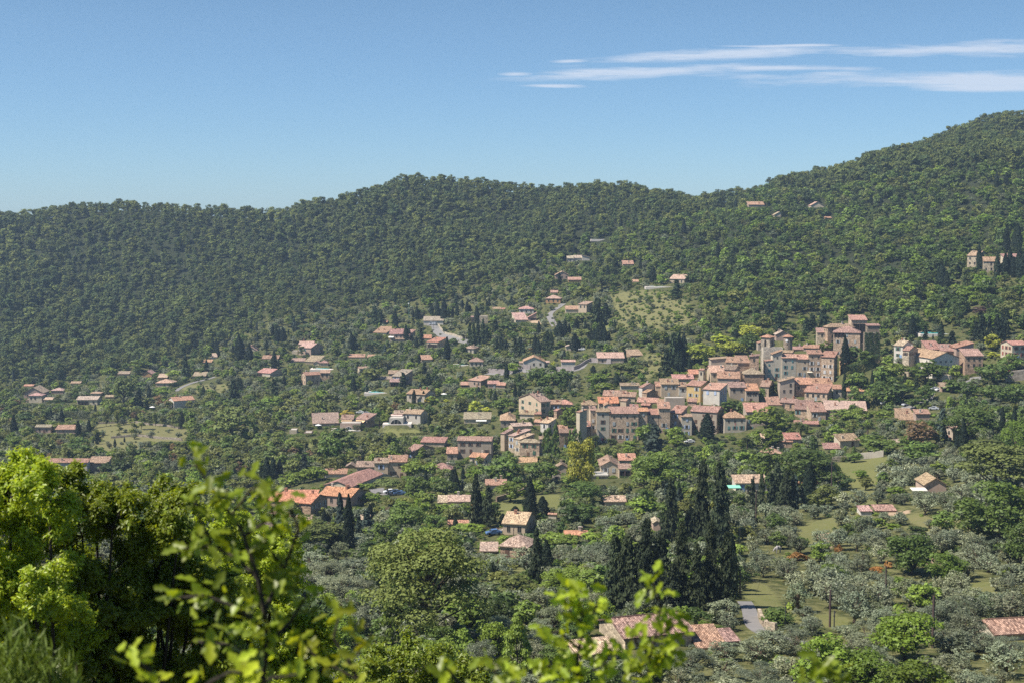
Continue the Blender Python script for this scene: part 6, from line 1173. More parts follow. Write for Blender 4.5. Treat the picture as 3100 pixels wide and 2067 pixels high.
for a_ in [('B', 1185, 1402, 'white', 'white car parked behind the pink twin villa', .1), ('B', 1250, 1412, 'silver', 'silver-blue car right of the white one behind the twin villa', .2), ('C', 1785, 740, 'white', 'white car beside the fat cypress above the road', 0), ('R', 1948, 805, 'red', 'red car on the embankment at the east edge', .1), ('R', 2062, 808, 'white', 'white car behind the red one on the embankment', .1),
           ('R', 1140, 1190, 'silver', 'silver car alone beside the patched car park roof', -.4), ('R', 630, 1080, 'white', 'white car under the big round tree of the car park', 0), ('R', 850, 1150, 'silver', 'silver car seen between two car park trees', .5), ('R', 870, 1060, 'dark', 'dark car in the shade of the plane trees', 0), ('R', 1150, 1050, 'silver', 'grey car in the shaded car park row', .2), ('R', 1205, 1055, 'white', 'pale car at the right of the shaded row', .2),
           ('M', 378, 725, 'blue', 'blue car below the half hidden farmhouse', .3), ('L', 1600, 805, 'white', 'white car left in the lot right of the very long hall', .3), ('L', 1660, 815, 'silver', 'silver car right in the lot beside the very long hall', .3), ('L', 1700, 830, 'blue', 'blue car at the edge of the lot beside the hall', .2), ('F', 295, 1385, 'white', 'white car at the foot of the rampart end house', .2), ('R', 2091, 770, 'dark', 'dark car before the red shuttered villa', 0)]: car(*a_)
car('R', 1385, 985, 'white', 'white van parked at the market shelter', .5, True); car('C', 205, 470, 'silver', 'grey lorry standing before the white warehouse doors', .0, True)
# parasols
def parasol(c, x, y, col, label):
    v, D = ground(cx(c, x), cy(c, y)); root = empty('parasol', v); tag(root, label, 'parasol'); m = MB(); m.tube((0, 0, 0), (0, 0, 2.5), .04, .04, 6); m.build('pole', M['wire'], root); m = MB(); n = 8; r_ = 1.7
    for k in range(n): a0, a1 = 6.283 * k / n, 6.283 * (k + 1) / n; p0 = (math.cos(a0) * r_, math.sin(a0) * r_, 2.1); p1 = (math.cos(a1) * r_, math.sin(a1) * r_, 2.1); m.poly([p0, p1, (0, 0, 2.65)]); m.poly([p1, p0, (0, 0, 2.6)])
    o = m.build('canopy', M['paint'], root); o['tint'] = col; PROT.append((cx(c, x) - 12, cy(c, y) - 18, cx(c, x) + 12, cy(c, y), D, 0))
parasol('C', 1245, 755, (.75, .25, .06), 'orange parasol in the shade of the dark conifers'); parasol('C', 328, 1225, (.75, .74, .72), 'white parasol over the flat topped hedge'); parasol('A', 1205, 895, (.78, .77, .74), 'white parasol below the white meadow house'); parasol('L', 880, 165, (.75, .75, .73), 'white parasol by the long sloping villa')
# ------------------------------------------------------------ poles and wires
POLE = {}
def pole(key, px, top, base, label, r=.14, metal=False, arm=False):
    v, D = ground(px, base); h = (base - top) / F * D; root = empty('utility_pole', v); tag(root, label, 'utility pole', 'utility poles'); m = MB(); m.tube((0, 0, -.8), (0, 0, h), r, r * .8, 8); m.build('pole', M['wire' if metal else 'wood'], root)
    m = MB()
    if arm: m.box(-.7, -.05, h - .45, .7, .05, h - .33)
    m.box(-.03 - r, -.03, h - .9, .03 + r, .03, h - .7); m.tube((r + .06, 0, h - .35), (r + .06, 0, h - .1), .05, .05, 6); m.build('insulator', M['wire'], root); POLE[key] = (v.x, v.y, v.z + h - .3); PROT.append((px - 4, top, px + 4, base - (base - top) * .25, D, 0)); LAND.append((px, (top + base) / 2, D, 'the ' + label.split(' pole')[0] + ' pole'))
pole('a', 2512, 1782, 1900, 'thick wooden pole left of two bushy green trees', .17); pole('b', 2680, 1708, 1835, 'leaning dark pole in the middle of the olive grove', .13); pole('c', 2823, 1800, 1965, 'tallest wooden pole right of the bushy green trees', .19); pole('d', 2377, 1822, 1905, 'thin metal pole above the lane wall', .06, True)
pole('e', 2525, 1845, 1902, 'short grey metal pole beside the thick wooden one', .1, True); pole('f', 2288, 1483, 1582, 'brown pole before the conifer clump', .16); pole('g', 2516, 1393, 1533, 'straight pole at the edge of the sloping meadow', .16, arm=True); pole('h', 1555, 1592, 1660, 'slender pole before the farmhouse with skylights', .1)
pole('i', 2240, 1728, 1800, 'pole hugging the last column cypress', .15); pole('j', 1652, 905, 940, 'pole at the bend of the upper lane', .1); pole('k', 1312, 968, 1000, 'pole in front of the white warehouse', .1); pole('l', 534, 1380, 1430, 'thin grey mast in the valley behind the oaks', .07, True); pole('m', 1679, 945, 988, 'pole on the inner edge of the upper lane', .1); pole('n', 1276, 945, 975, 'short stout pole at the warehouse corner', .12)
def wire(p, q_, sag, label, r=.018):
    m = MB(); p, q_ = Vector(p), Vector(q_); n = 16; pts = [p.lerp(q_, i / n) - Vector((0, 0, sag * 4 * (i / n) * (1 - i / n))) for i in range(n + 1)]
    for a_, b_ in zip(pts, pts[1:]): m.tube(a_, b_, r, r, 4, 0, False)
    o = m.build('overhead_cable', M['wire']); tag(o, label, 'cable', 'overhead cables')
def far_pt(px, py, D): return P(px, py, D)
wire(POLE['c'], far_pt(3180, 1842, 205), .8, 'upper black cable running right from the tallest pole', .03); wire(POLE['c'], far_pt(3010, 1950, 190), .3, 'cable sloping down right from the tallest pole'); wire(POLE['a'], POLE['i'], 1.2, 'cable from the thick pole to the column cypress'); wire(POLE['a'], POLE['b'], .6, 'cable between the thick pole and the leaning pole')
wire(POLE['g'], POLE['f'], 2.0, 'cable between meadow pole and conifer pole'); wire(POLE['i'], far_pt(2240, 1540, 300), 1.0, 'cable rising behind the column cypress'); wire(POLE['b'], POLE['g'], 3.0, 'long cable from the olive grove to the meadow')
# radio mast
v, D = ground(cx('B', 1700), cy('B', 400)); h = 210 / 3.485 / F * D; root = empty('radio_mast', v); tag(root, 'green lattice radio mast with a white dish at forest edge', 'mast'); m = MB()
for i in range(3):
    a0 = 2.094 * i; x, y = math.cos(a0) * .45, math.sin(a0) * .45; m.tube((x, y, -.5), (x * .5, y * .5, h * .8), .06, .05, 5)
    for k in range(9): z = h * .8 * k / 9; a1 = 2.094 * (i + 1); f = 1 - .5 * k / 9; m.tube((x * f, y * f, z), (math.cos(a1) * .45 * f, math.sin(a1) * .45 * f, z + h * .8 / 9), .03, .03, 4)
m.tube((0, 0, h * .75), (0, 0, h), .05, .04, 5); o = m.build('lattice', M['paint'], root); o['tint'] = (.12, .28, .2); m = MB(); m.tube((-.1, -.3, h * .74), (-.1, -.7, h * .74), .55, .5, 12); o = m.build('dish', M['paint'], root); o['tint'] = (.75, .75, .75); PROT.append((cx('B', 1680), cy('B', 180), cx('B', 1720), cy('B', 400), D, .2))
# grey horse in the olive grove
def horse(px, base):
    v, D = ground(px, base); me = bpy.data.meshes.new('horse'); V_ = [(0, 0, 1.25), (-.45, 0, 1.3), (.4, 0, 1.28), (-.75, 0, 1.15), (-1.05, 0, .75), (-1.25, 0, .45), (.62, 0, 1.2), (.78, 0, .9)]; E_ = [(0, 1), (0, 2), (1, 3), (3, 4), (4, 5), (2, 6), (6, 7)]; Rr = [.36, .34, .34, .22, .15, .09, .12, .06]
    for bx in (1, 2):
        for s_ in (-1, 1):
            i = len(V_); x0 = V_[bx][0]; V_ += [(x0, s_ * .17, .85), (x0 + (.06 if bx == 2 else 0), s_ * .17, .48), (x0, s_ * .17, .03)]; E_ += [(bx, i), (i, i + 1), (i + 1, i + 2)]; Rr += [.15, .085, .07]
    me.from_pydata(V_, E_, []); o = link(bpy.data.objects.new('horse', me)); o.location = v; o.rotation_euler = (0, 0, .25); md = o.modifiers.new('skin', 'SKIN'); o.modifiers.new('sub', 'SUBSURF').levels = 1; o.modifiers['sub'].render_levels = 1
    for sv, r_ in zip(me.skin_vertices[0].data, Rr): sv.radius = (r_, r_)
    me.skin_vertices[0].data[0].use_root = True; me.materials.append(solid('horse_coat', (.32, .30, .29), .8, .2, .3, 3)); tag(o, 'grey horse grazing between olive trees left of the orange shrub', 'horse')
    bpy.context.view_layer.update(); PROT.append((px - 14, base - 16, px + 14, base + 2, D, 0))
horse(2356, 1676)
for p_ in PALMS: palm(cx(p_[0], p_[1]), cy(p_[0], p_[2]), cy(p_[0], p_[3]), p_[4], p_[5] / CR[p_[0]][2])
# ------------------------------------------------------------ filling the land with trees
L1X = [-600, 0, 300, 600, 700, 800, 1000, 1250, 1450, 1600, 1700, 1900, 2100, 2300, 2500, 2700, 3100, 3800]
L1Y = [1160, 1160, 1145, 1090, 1020, 980, 945, 925, 890, 830, 735, 690, 660, 640, 650, 600, 560, 500]     # lower edge of the pine forest
VILL = [(1510, 1390), (1500, 1230), (1800, 1190), (2100, 1080), (2300, 1010), (2480, 950), (2690, 960), (2700, 1250), (2450, 1330), (2200, 1390), (1950, 1400)]
GROVE = [(2240, 1570), (2560, 1500), (2700, 1390), (2950, 1400), (3300, 1560), (3400, 2300), (1950, 2300), (2000, 2000), (2260, 1900)]
SOUTH = [(850, 1640), (1300, 1600), (2250, 1650), (2260, 1900), (1950, 2300), (700, 2300)]
def zone(px, py):
    P1 = lambda poly: bool(inpoly(np.array([px]), np.array([py]), poly)[0])
    l1 = np.interp(px, L1X, L1Y)
    if py < l1:
        if px > 2250 and py > l1 - 60: return 'slope'
        return 'forest' if px < 2300 or py < np.interp(px, [2300, 2700, 3100, 3800], [640, 580, 560, 520]) else 'slope'
    for p_ in MEADOW:
        if P1(p_): return None
    for p_ in PATHS:
        if P1(p_): return None
    for p_ in DRY:
        if P1(p_): return 'dry'
    for p_ in SCRUB:
        if P1(p_): return 'scrub'
    if P1(GROVE): return 'grove'
    if P1(VILL): return 'village'
    if P1(SOUTH): return 'south'
    if px > 1650 and py < 1010 + max(0, (2050 - px)) * .02 and not (px < 2000 and py > 880): return 'slope' if px > 2150 or py < 700 else 'midslope'
    if px > 2650 and py < 1200: return 'slope2'
    if px < 1450 and py > 1210: return 'lowvalley'
    return 'valley'
MIXES = dict(
    forest=(.96, 6.6, [('pine', .84, (7, 13.5), ('pine', 'pine', 'pined', 'pinel')), ('broad', .14, (5, 7.5), ('oak', 'oakd', 'oak')), ('bush', .02, (2, 4), ('khak',))]),
    slope=(.97, 6.4, [('broad', .62, (5, 10.5), ('oak', 'oakl', 'oakd', 'oak', 'grn', 'khak')), ('pine', .2, (7, 11), ('pine', 'pined', 'pinel')), ('olive', .06, (3.5, 5), ('olid',)), ('bush', .10, (2, 4), ('khak', 'oakl', 'oak')), ('poplar', .02, (6, 9), ('oakl', 'khak'))]),
    slope2=(.93, 6.0, [('broad', .5, (4.5, 7.5), ('oak', 'oakl', 'oakd', 'khak')), ('olive', .28, (3.5, 5), ('olid', 'oliv')), ('conifer', .07, (8, 12), ('cypl', 'con')), ('bush', .15, (1.5, 3), ('oakl', 'khak', 'grn'))]),
    midslope=(.9, 6.2, [('broad', .42, (5, 8), ('oak', 'oak', 'oakl', 'oakd')), ('pine', .26, (7, 10), ('pine', 'pinel', 'pined')), ('olive', .18, (3.5, 5), ('olid', 'oliv')), ('bush', .14, (1.5, 3), ('khak', 'oakl'))]),
    scrub=(.62, 4.0, [('bush', .75, (.9, 2.4), ('khak', 'grn', 'oakl', 'oak', 'grn', 'olid')), ('broad', .15, (2.5, 4.5), ('oak', 'oakl')), ('olive', .10, (2.5, 4), ('olid',))]),
    dry=(.42, 6.0, [('olive', .7, (2.8, 4.2), ('olid', 'oliv')), ('bush', .3, (.8, 1.6), ('khak', 'oak'))]),
    valley=(.80, 5.2, [('olive', .42, (3.4, 5.2), ('oliv', 'olid', 'oliv', 'olil')), ('broad', .25, (4, 7.5), ('oak', 'oakl', 'oak', 'oakd', 'khak')), ('bush', .22, (1.2, 3), ('oakl', 'olid', 'khak', 'grn')), ('pine', .06, (6, 9), ('pine', 'pinel')), ('conifer', .03, (6, 10), ('cypl', 'conb')), ('poplar', .02, (6, 9), ('oakl', 'oak'))]),
    lowvalley=(.88, 5.4, [('broad', .40, (4.5, 8), ('oakl', 'oak', 'khak', 'khak', 'grn')), ('olive', .30, (3.4, 5), ('olid', 'oliv', 'olil')), ('bush', .2, (1.5, 3.2), ('khak', 'oakl', 'grn')), ('pine', .08, (6, 9), ('pine', 'pinel')), ('broad', .02, (4, 6), ('brn',))]),
    village=(.5, 4.5, [('bush', .5, (1.2, 2.6), ('oak', 'oakl', 'oakd')), ('broad', .5, (3, 5), ('oak', 'oakl', 'oakd'))]),
    grove=(.78, 5.8, [('olive', .86, (3.8, 5.6), ('oliv', 'oliv', 'olid', 'olil')), ('broad', .06, (4, 6), ('oak', 'oakl')), ('bush', .08, (.8, 1.8), ('khak', 'oak'))]),
    south=(.92, 5.4, [('olive', .5, (4, 5.6), ('oliv', 'olid', 'olil')), ('broad', .38, (5, 8), ('oak', 'oakl', 'oakd', 'grn')), ('bush', .12, (1.5, 3), ('oakl', 'khak'))]))
G2 = random.Random(11)
PR = [(x0, y0, x1, y1, D, .16) for (x0, y0, x1, y1, D, pr) in BOXES] + [(x0, y0, x1, y1, D, f) for (x0, y0, x1, y1, D, f) in PROT]
for p_ in PLANTS:
    wv = p_['wpx'] / 2
    if p_['kind'] in ('cypress', 'conifer', 'poplar'): PR.append((p_['px'] - wv * .8, p_['top'], p_['px'] + wv * .8, p_['base'], p_['D'], .22))
    elif p_['kind'] == 'olive': PR.append((p_['px'] - wv * .6, p_['top'], p_['px'] + wv * .6, p_['base'], p_['D'], .45))
    else: PR.append((p_['px'] - wv * .75, p_['top'], p_['px'] + wv * .75, p_['base'], p_['D'], .35))
PA = np.array(PR); FOOT = [(d_['cen'].x, d_['cen'].y, d_['W'] / 2 + 1.0, d_['Dp'] / 2 + 1.0, d_['ang']) for d_ in BUILD]; FA = np.array(FOOT)
NOT = np.array([(p_['x'], p_['y'], p_['w']) for p_ in PLANTS]); SPX = []
def fits(X, Y, px, base, D, h, w_, kind):
    """height the tree may have here without hiding what the photograph shows; 0 to leave the place empty"""
    c, s = np.cos(-FA[:, 4]), np.sin(-FA[:, 4]); dx, dy = X - FA[:, 0], Y - FA[:, 1]; lx = dx * c - dy * s; ly = dx * s + dy * c; m_ = min(w_ * .35, 1.6)
    if np.any((np.abs(lx) < FA[:, 2] + m_ - 1) & (np.abs(ly) < FA[:, 3] + m_ - 1)): return 0
    d2 = np.hypot(NOT[:, 0] - X, NOT[:, 1] - Y)
    if np.any(d2 < np.minimum(NOT[:, 2] * .42, 5) + w_ * .18): return 0
    hp = h * F / D; wp = w_ * F / D; k = (PA[:, 4] > D + 1) & (PA[:, 0] < px + wp * .42) & (PA[:, 2] > px - wp * .42)
    if not k.any(): return h
    q_ = PA[k]; lim = q_[:, 3] - q_[:, 5] * (q_[:, 3] - q_[:, 1]); tops = base - hp; bad = (tops < lim) & (base > q_[:, 1] - 0)
    if not bad.any(): return h
    if np.any(base < lim[bad] + 3): 
        return 0
    hn = (base - lim[bad].max()) / F * D
    return hn if hn > max(.9, h * .22) else 0
Dc = 132.0
CAND = []
while Dc < 1372:
    step = 3.9 if Dc < 620 else 4.6 if Dc < 800 else 5.6
    lim = .435 * Dc; X = -lim + G2.random() * step
    while X < lim:
        CAND.append((X + G2.uniform(-.5, .5) * step, Dc + G2.uniform(-.5, .5) * step, step)); X += step
    Dc += step
CA = np.array(CAND); ZC = hz(CA[:, 0], CA[:, 1]); sx_ = CA[:, 0]; PXc, PYc = proj(CA[:, 0], CA[:, 1], ZC)
for (X, Y, step), z, px, py in zip(CAND, ZC, PXc, PYc):
    zn = zone(px, py)
    if zn is None: continue
    cover, cell, mix = MIXES[zn]
    if G2.random() > cover * min(1.25, (step / cell) ** 2 * 1.12): continue
    r_ = G2.random(); acc = 0
    nzv = math.sin(X * .045 + 2) * math.cos(Y * .038 + X * .01) + .5 * math.sin(X * .11 + Y * .09)
    for kind, wgt, hr, tints in mix:
        acc += wgt
        if r_ <= acc + 1e-6: break
    tint = tints[int((nzv * .5 + .75 + G2.uniform(-.4, .4)) / 1.5 * len(tints)) % len(tints)] if G2.random() < .75 else tints[G2.randrange(len(tints))]
    h = G2.uniform(*hr)
    if zn in ('forest', 'slope'): h *= .86 * G2.choice((.72, .88, 1, 1, 1.08, 1.2)) * (1.0 + .12 * math.sin(X * .019 + Y * .013))
    wr = dict(broad=(.85, 1.15), pine=(.66, .95), umbrella=(.9, 1.1), olive=(.95, 1.3), bush=(1.1, 1.6), poplar=(.4, .55), conifer=(.4, .55))[kind]
    if Y < 330 and kind != 'bush' and zn != 'grove': h *= .82
    w_ = h * G2.uniform(*wr); h2 = fits(X, Y, px, py, Y, h, w_, kind)
    if h2 <= 0: continue
    if h2 < h:
        w_ *= max(h2 / h, .55); h = h2
        if h < 2.2 and kind in ('pine', 'broad', 'poplar', 'conifer'): kind = 'bush'; w_ = max(w_, h * 1.2); tint = {'pine': 'oak', 'pined': 'oakd', 'pinel': 'oak', 'con': 'oakd', 'cypl': 'oakd', 'conb': 'oak'}.get(tint, tint)
    PLANTS.append(dict(kind=kind, x=X, y=Y, z=z, w=w_, h=h, tint=tint, v=G2.randrange(NV[kind]), px=px, base=py, top=py - h * F / Y, D=Y, special=False, note=None, label=None, wpx=w_ * F / Y))
FILLZ = dict(valley=.5, lowvalley=.6, slope=.45, slope2=.7, midslope=.7, forest=.3, south=.85, village=.6, grove=.10, scrub=.65, dry=.05)
Dc = 135.0; UC = []
while Dc < 1300:
    step = 3.3 if Dc < 560 else 3.9 if Dc < 900 else 5.2; lim = .42 * Dc; X = -lim + G2.random() * step
    while X < lim: UC.append((X + G2.uniform(-.5, .5) * step, Dc + G2.uniform(-.5, .5) * step)); X += step
    Dc += step
UA = np.array(UC); ZU = hz(UA[:, 0], UA[:, 1]); UX, UY = proj(UA[:, 0], UA[:, 1], ZU)
NOT = NOT[:1] * 0 + 1e6
for (X, Y), z, px, py in zip(UC, ZU, UX, UY):
    if G2.random() > .9: continue
    zn = zone(px, py)
    if zn is None or G2.random() > FILLZ[zn]: continue
    h = G2.uniform(.7, 2.0); w_ = h * G2.uniform(1.3, 2.2); h2 = fits(X, Y, px, py, Y, h, w_, 'bush')
    if h2 <= 0: continue
    tint = G2.choice(('oak', 'oakl', 'oak', 'oakd', 'khak', 'olid', 'oakl')); PLANTS.append(dict(kind='bush', x=X, y=Y, z=z, w=w_, h=h2, tint=tint, v=G2.randrange(3), px=px, base=py, top=py - h2 * F / Y, D=Y, special=False, note=None, label=None, wpx=w_ * F / Y))
# how much of each shows: paint near to far on a coarse grid
gw, gh = 776, 517; occ = np.zeros((gh, gw), bool)
items = [('p', p_['D'], p_) for p_ in PLANTS] + [('b', d_['D'], d_['box']) for d_ in BUILD if 'box' in d_]
items.sort(key=lambda t_: t_[1])
for px_, py_, rr in [(-50, 1720, 420), (250, 1750, 400), (600, 1850, 350), (850, 1950, 200)]:
    yy, xx = np.ogrid[:gh, :gw]; occ |= ((xx * 4 - px_) ** 2 + (yy * 4 - py_) ** 2 < rr ** 2)
for t_, D, it in items:
    if t_ == 'b': x0, y0, x1, y1 = it[:4]
    else:
        f = .42 if it['kind'] != 'bush' else .48; x0, x1 = it['px'] - it['wpx'] * f, it['px'] + it['wpx'] * f; y0 = it['top'] + (it['base'] - it['top']) * .06; y1 = it['base'] - (it['base'] - it['top']) * (.15 if it['kind'] != 'bush' else 0)
    a0, a1, b0, b1 = max(0, int(x0 / 4)), min(gw, int(x1 / 4) + 1), max(0, int(y0 / 4)), min(gh, int(y1 / 4) + 1)
    if a0 >= a1 or b0 >= b1:
        if t_ == 'p': it['score'] = 0
        continue
    s_ = occ[b0:b1, a0:a1]
    if t_ == 'p': it['score'] = int((~s_).sum()) * 16 * (1 if 0 <= it['px'] < 3100 else .3)
    s_[:] = True
# ------------------------------------------------------------ real objects for the largest of a kind, one mass for the rest
FAT = 1.16
def tint_of(name, r_): c = TI[name][0]; c = c if name[:3] in ('oli', 'cyp', 'con', 'yel') else (c[0] * 1.14, c[1] * 1.12, c[2] * .95) if name[:4] == 'pine' else (c[0] * 1.24, c[1] * 1.2, c[2] * .92); k = r_.uniform(.85, 1.15); g_ = r_.uniform(-.06, .06); return (c[0] * k * (1 + g_), c[1] * k, c[2] * k * (1 - g_))
GRP = {'roundpine': 'pines of the hills', 'broad': 'broadleaf trees of the valley and slopes', 'pine': 'pines of the hills', 'olive': 'olive trees of the terraces and groves', 'bush': 'bushes among the trees', 'cypress': 'cypresses among the houses', 'conifer': 'dark conifers of the gardens', 'poplar': 'poplars of the village edge', 'umbrella': 'umbrella pines of the gardens'}
CAP = dict(roundpine=50, broad=300, pine=300, olive=300, bush=290, cypress=300, conifer=300, poplar=150, umbrella=100)
IND, REST = [], {}
for kind in NV:
    L = [p_ for p_ in PLANTS if p_['kind'] == kind]; L.sort(key=lambda p_: -(p_['score'] + (1e6 if p_['special'] else 0)))
    n = 0
    for p_ in L:
        if n < CAP[kind] and (p_['score'] > 30 or p_['special'] and -20 < p_['px'] < 3120 and p_['base'] < 2150): IND.append(p_); n += 1
        else: REST.setdefault(kind, []).append(p_)
LA = [(x, y, D, s_) for x, y, D, s_ in LAND if len(s_.split()) <= 6]
def words(p_):
    tw = TI[p_['tint']][1]; hp = p_['base'] - p_['top']; sz = 'tall ' if hp > 130 and p_['kind'] not in ('bush',) else 'large ' if p_['wpx'] > 110 else 'small ' if hp < 34 else ''
    nm = dict(roundpine='billowing pine', broad='broadleaf tree', pine='pine', umbrella='umbrella pine', olive='olive tree', bush='bush', poplar='poplar', cypress='cypress', conifer='conifer')[p_['kind']]
    if p_['kind'] == 'cypress': tw = 'slim' if p_['wpx'] < 20 else 'dense dark'
    my = (p_['base'] + p_['top']) / 2; best = min(LA, key=lambda l: abs(l[0] - p_['px']) + 1.3 * abs(l[1] - my) + .02 * abs(l[2] - p_['D'])); dx, dy = p_['px'] - best[0], my - best[1]
    rel = ('right of' if dx > 0 else 'left of') if abs(dx) > abs(dy) * 1.2 else ('below' if dy > 0 else 'above'); s_ = best[3]
    far = math.hypot(dx, dy); rel = ('far ' if far > 170 and rel in ('right of', 'left of') else 'well ' if far > 170 else '') + rel
    return (sz + tw + ' ' + nm).strip(), rel + ' ' + s_, p_
lab = {}
for p_ in IND: a_, b_, _ = words(p_); lab.setdefault((a_, b_), []).append(p_)
ORD = ['first', 'second', 'third', 'fourth', 'fifth', 'sixth', 'seventh', 'eighth', 'ninth', 'tenth', 'eleventh', 'twelfth', 'thirteenth', 'fourteenth', 'fifteenth', 'sixteenth', 'seventeenth', 'eighteenth', 'nineteenth', 'twentieth']
for (a_, b_), L in lab.items():
    L.sort(key=lambda p_: p_['px'])
    for i, p_ in enumerate(L):
        o_ = '' if len(L) == 1 else ', ' + (ORD[i] if i < 20 else 'number %d' % (i + 1)) + ' from the left'
        p_['label'] = a_ + ' ' + b_ + o_
IDX = {}
for p_ in IND:
    r_ = random.Random(int(p_['px'] * 13 + p_['base'] * 7)); hp = p_['base'] - p_['top']; big = max(hp, p_['wpx']); kind = p_['kind']; nm, cat = NM[kind]
    lod = 'far' if big < 62 and kind not in ('conifer', 'cypress') or kind == 'bush' and big < 90 else 'mid' if big < 120 else 'near' if big < 270 else 'big'
    a_, b_ = tree_meshes(kind, lod, p_['v']); rz = r_.uniform(0, 6.28); tn = tint_of(p_['tint'], r_)
    if lod == 'far' or (kind == 'bush' and b_ is None):
        o = bpy.data.objects.new(nm, a_); link(o); o['tint'] = tn; IDX.setdefault((kind, p_['v']), o) if lod == 'far' else None
        o.location = (p_['x'], p_['y'], p_['z'] - .1); o.rotation_euler = (0, 0, rz); o.scale = (p_['w'] * FAT, p_['w'] * FAT, p_['h'])
    else:
        o = empty(nm, (p_['x'], p_['y'], p_['z'] - .1), rz)
        o.scale = (p_['w'] * FAT, p_['w'] * FAT, p_['h']); c_ = link(bpy.data.objects.new('crown', a_), o); c_['tint'] = tn; tr_ = link(bpy.data.objects.new('trunk', b_), o)
    tag(o, p_['label'], cat, GRP[kind])
def mass(name, kinds, label):
    pts = [p_ for k in kinds for p_ in REST.get(k, [])]
    if not pts: return
    me = bpy.data.meshes.new(name); me.from_pydata([(p_['x'], p_['y'], p_['z'] - .1) for p_ in pts], [], []); o = link(bpy.data.objects.new(name, me)); o['kind'] = 'stuff'; o['label'] = label
    src = []
    for k in kinds:
        for v_ in range(NV[k]):
            if (k, v_) in IDX: src.append((k, v_))
    rr = random.Random(5)
    def put(nm, ty, vals):
        at = me.attributes.new(nm, ty, 'POINT')
        at.data.foreach_set('color' if ty == 'FLOAT_COLOR' else 'vector' if ty == 'FLOAT_VECTOR' else 'value', np.array(vals, dtype=np.float32 if ty != 'INT' else np.int32).ravel())
    byk = {k: [i for i, s_ in enumerate(src) if s_[0] == k] or list(range(len(src))) for k in kinds}
    put('pick', 'INT', [rr.choice(byk[p_['kind']]) for p_ in pts]); put('size', 'FLOAT_VECTOR', [(p_['w'] * FAT, p_['w'] * FAT, p_['h']) for p_ in pts]); put('turn', 'FLOAT_VECTOR', [(0, 0, rr.uniform(0, 6.28)) for p_ in pts]); put('tint', 'FLOAT_COLOR', [(*tint_of(p_['tint'], rr), 1) for p_ in pts])
    ng = bpy.data.node_groups.new(name, 'GeometryNodeTree'); ng.interface.new_socket('Geometry', in_out='INPUT', socket_type='NodeSocketGeometry'); ng.interface.new_socket('Geometry', in_out='OUTPUT', socket_type='NodeSocketGeometry'); N = ng.nodes; L = ng.links
    gi, go = N.new('NodeGroupInput'), N.new('NodeGroupOutput'); mp = N.new('GeometryNodeMeshToPoints'); L.new(gi.outputs[0], mp.inputs[0]); jn = N.new('GeometryNodeJoinGeometry')
    for s_ in src[::-1]:
        oi = N.new('GeometryNodeObjectInfo'); oi.inputs['Object'].default_value = IDX[s_]; oi.inputs['As Instance'].default_value = True; L.new(oi.outputs['Geometry'], jn.inputs[0])
    def na(nm, ty): a_ = N.new('GeometryNodeInputNamedAttribute'); a_.data_type = ty; a_.inputs[0].default_value = nm; return [q_ for q_ in a_.outputs if q_.enabled and q_.name == 'Attribute'][0]
    ip = N.new('GeometryNodeInstanceOnPoints'); L.new(mp.outputs[0], ip.inputs['Points']); L.new(jn.outputs[0], ip.inputs['Instance']); ip.inputs['Pick Instance'].default_value = True; L.new(na('pick', 'INT'), ip.inputs['Instance Index'])
    e2 = N.new('FunctionNodeEulerToRotation'); L.new(na('turn', 'FLOAT_VECTOR'), e2.inputs[0]); L.new(e2.outputs[0], ip.inputs['Rotation']); L.new(na('size', 'FLOAT_VECTOR'), ip.inputs['Scale']); L.new(ip.outputs[0], go.inputs[0])
    md = o.modifiers.new('scatter', 'NODES'); md.node_group = ng; return o
mass('pine_forest', ['pine', 'umbrella', 'roundpine'], 'dense pine forest covering the far hillsides up to the ridge'); mass('woodland', ['broad', 'poplar', 'conifer', 'cypress'], 'mixed broadleaf woodland on the slopes and in the valley'); mass('olive_scrub', ['olive'], 'far olive trees that merge into one grey-green cover'); mass('undergrowth', ['bush'], 'low bushes and undergrowth between the trees')
print('PLANTS', len(PLANTS), {k: (sum(p_['kind'] == k for p_ in IND), len(REST.get(k, []))) for k in NV})
# ------------------------------------------------------------ foreground oaks
def lobed(g, C, Nn, S):
    """oak leaves: a folded blade with a wavy edge; returns verts (n,7,3) and quads"""
    n = len(C); Nn = nrm(Nn); T = nrm(np.cross(Nn, g.normal(size=(n, 3)))); B = np.cross(Nn, T); s = S[:, None]; up = Nn * s * .16
    A0 = C - T * s; A1 = C - T * s * .25 + B * s * .50 + up; A2 = C + T * s * .45 + B * s * .42 + up; A3 = C + T * s; A4 = C + T * s * .45 - B * s * .42 + up; A5 = C - T * s * .25 - B * s * .50 + up; M1 = C - T * s * .1; M2 = C + T * s * .2 + B * s * .22 + up * .6; M3 = C + T * s * .2 - B * s * .22 + up * .6
    return np.stack([A0, A1, M2, A2, A3, A4, M3, A5, M1], 1)
LQ = [(0, 1, 2, 8), (2, 3, 4, 8), (8, 4, 5, 6), (0, 8, 6, 7)]
def leaf_obj(name, V, mat, parent):
    n = len(V); me = bpy.data.meshes.new(name); me.vertices.add(n * 9); me.vertices.foreach_set('co', V.ravel()); q_ = (np.array(LQ)[None] + (np.arange(n) * 9)[:, None, None]).reshape(-1)
    me.loops.add(len(q_)); me.loops.foreach_set('vertex_index', q_); me.polygons.add(n * 4); me.polygons.foreach_set('loop_start', np.arange(0, len(q_), 4)); me.materials.append(mat); me.update(); return link(bpy.data.objects.new(name, me), parent)
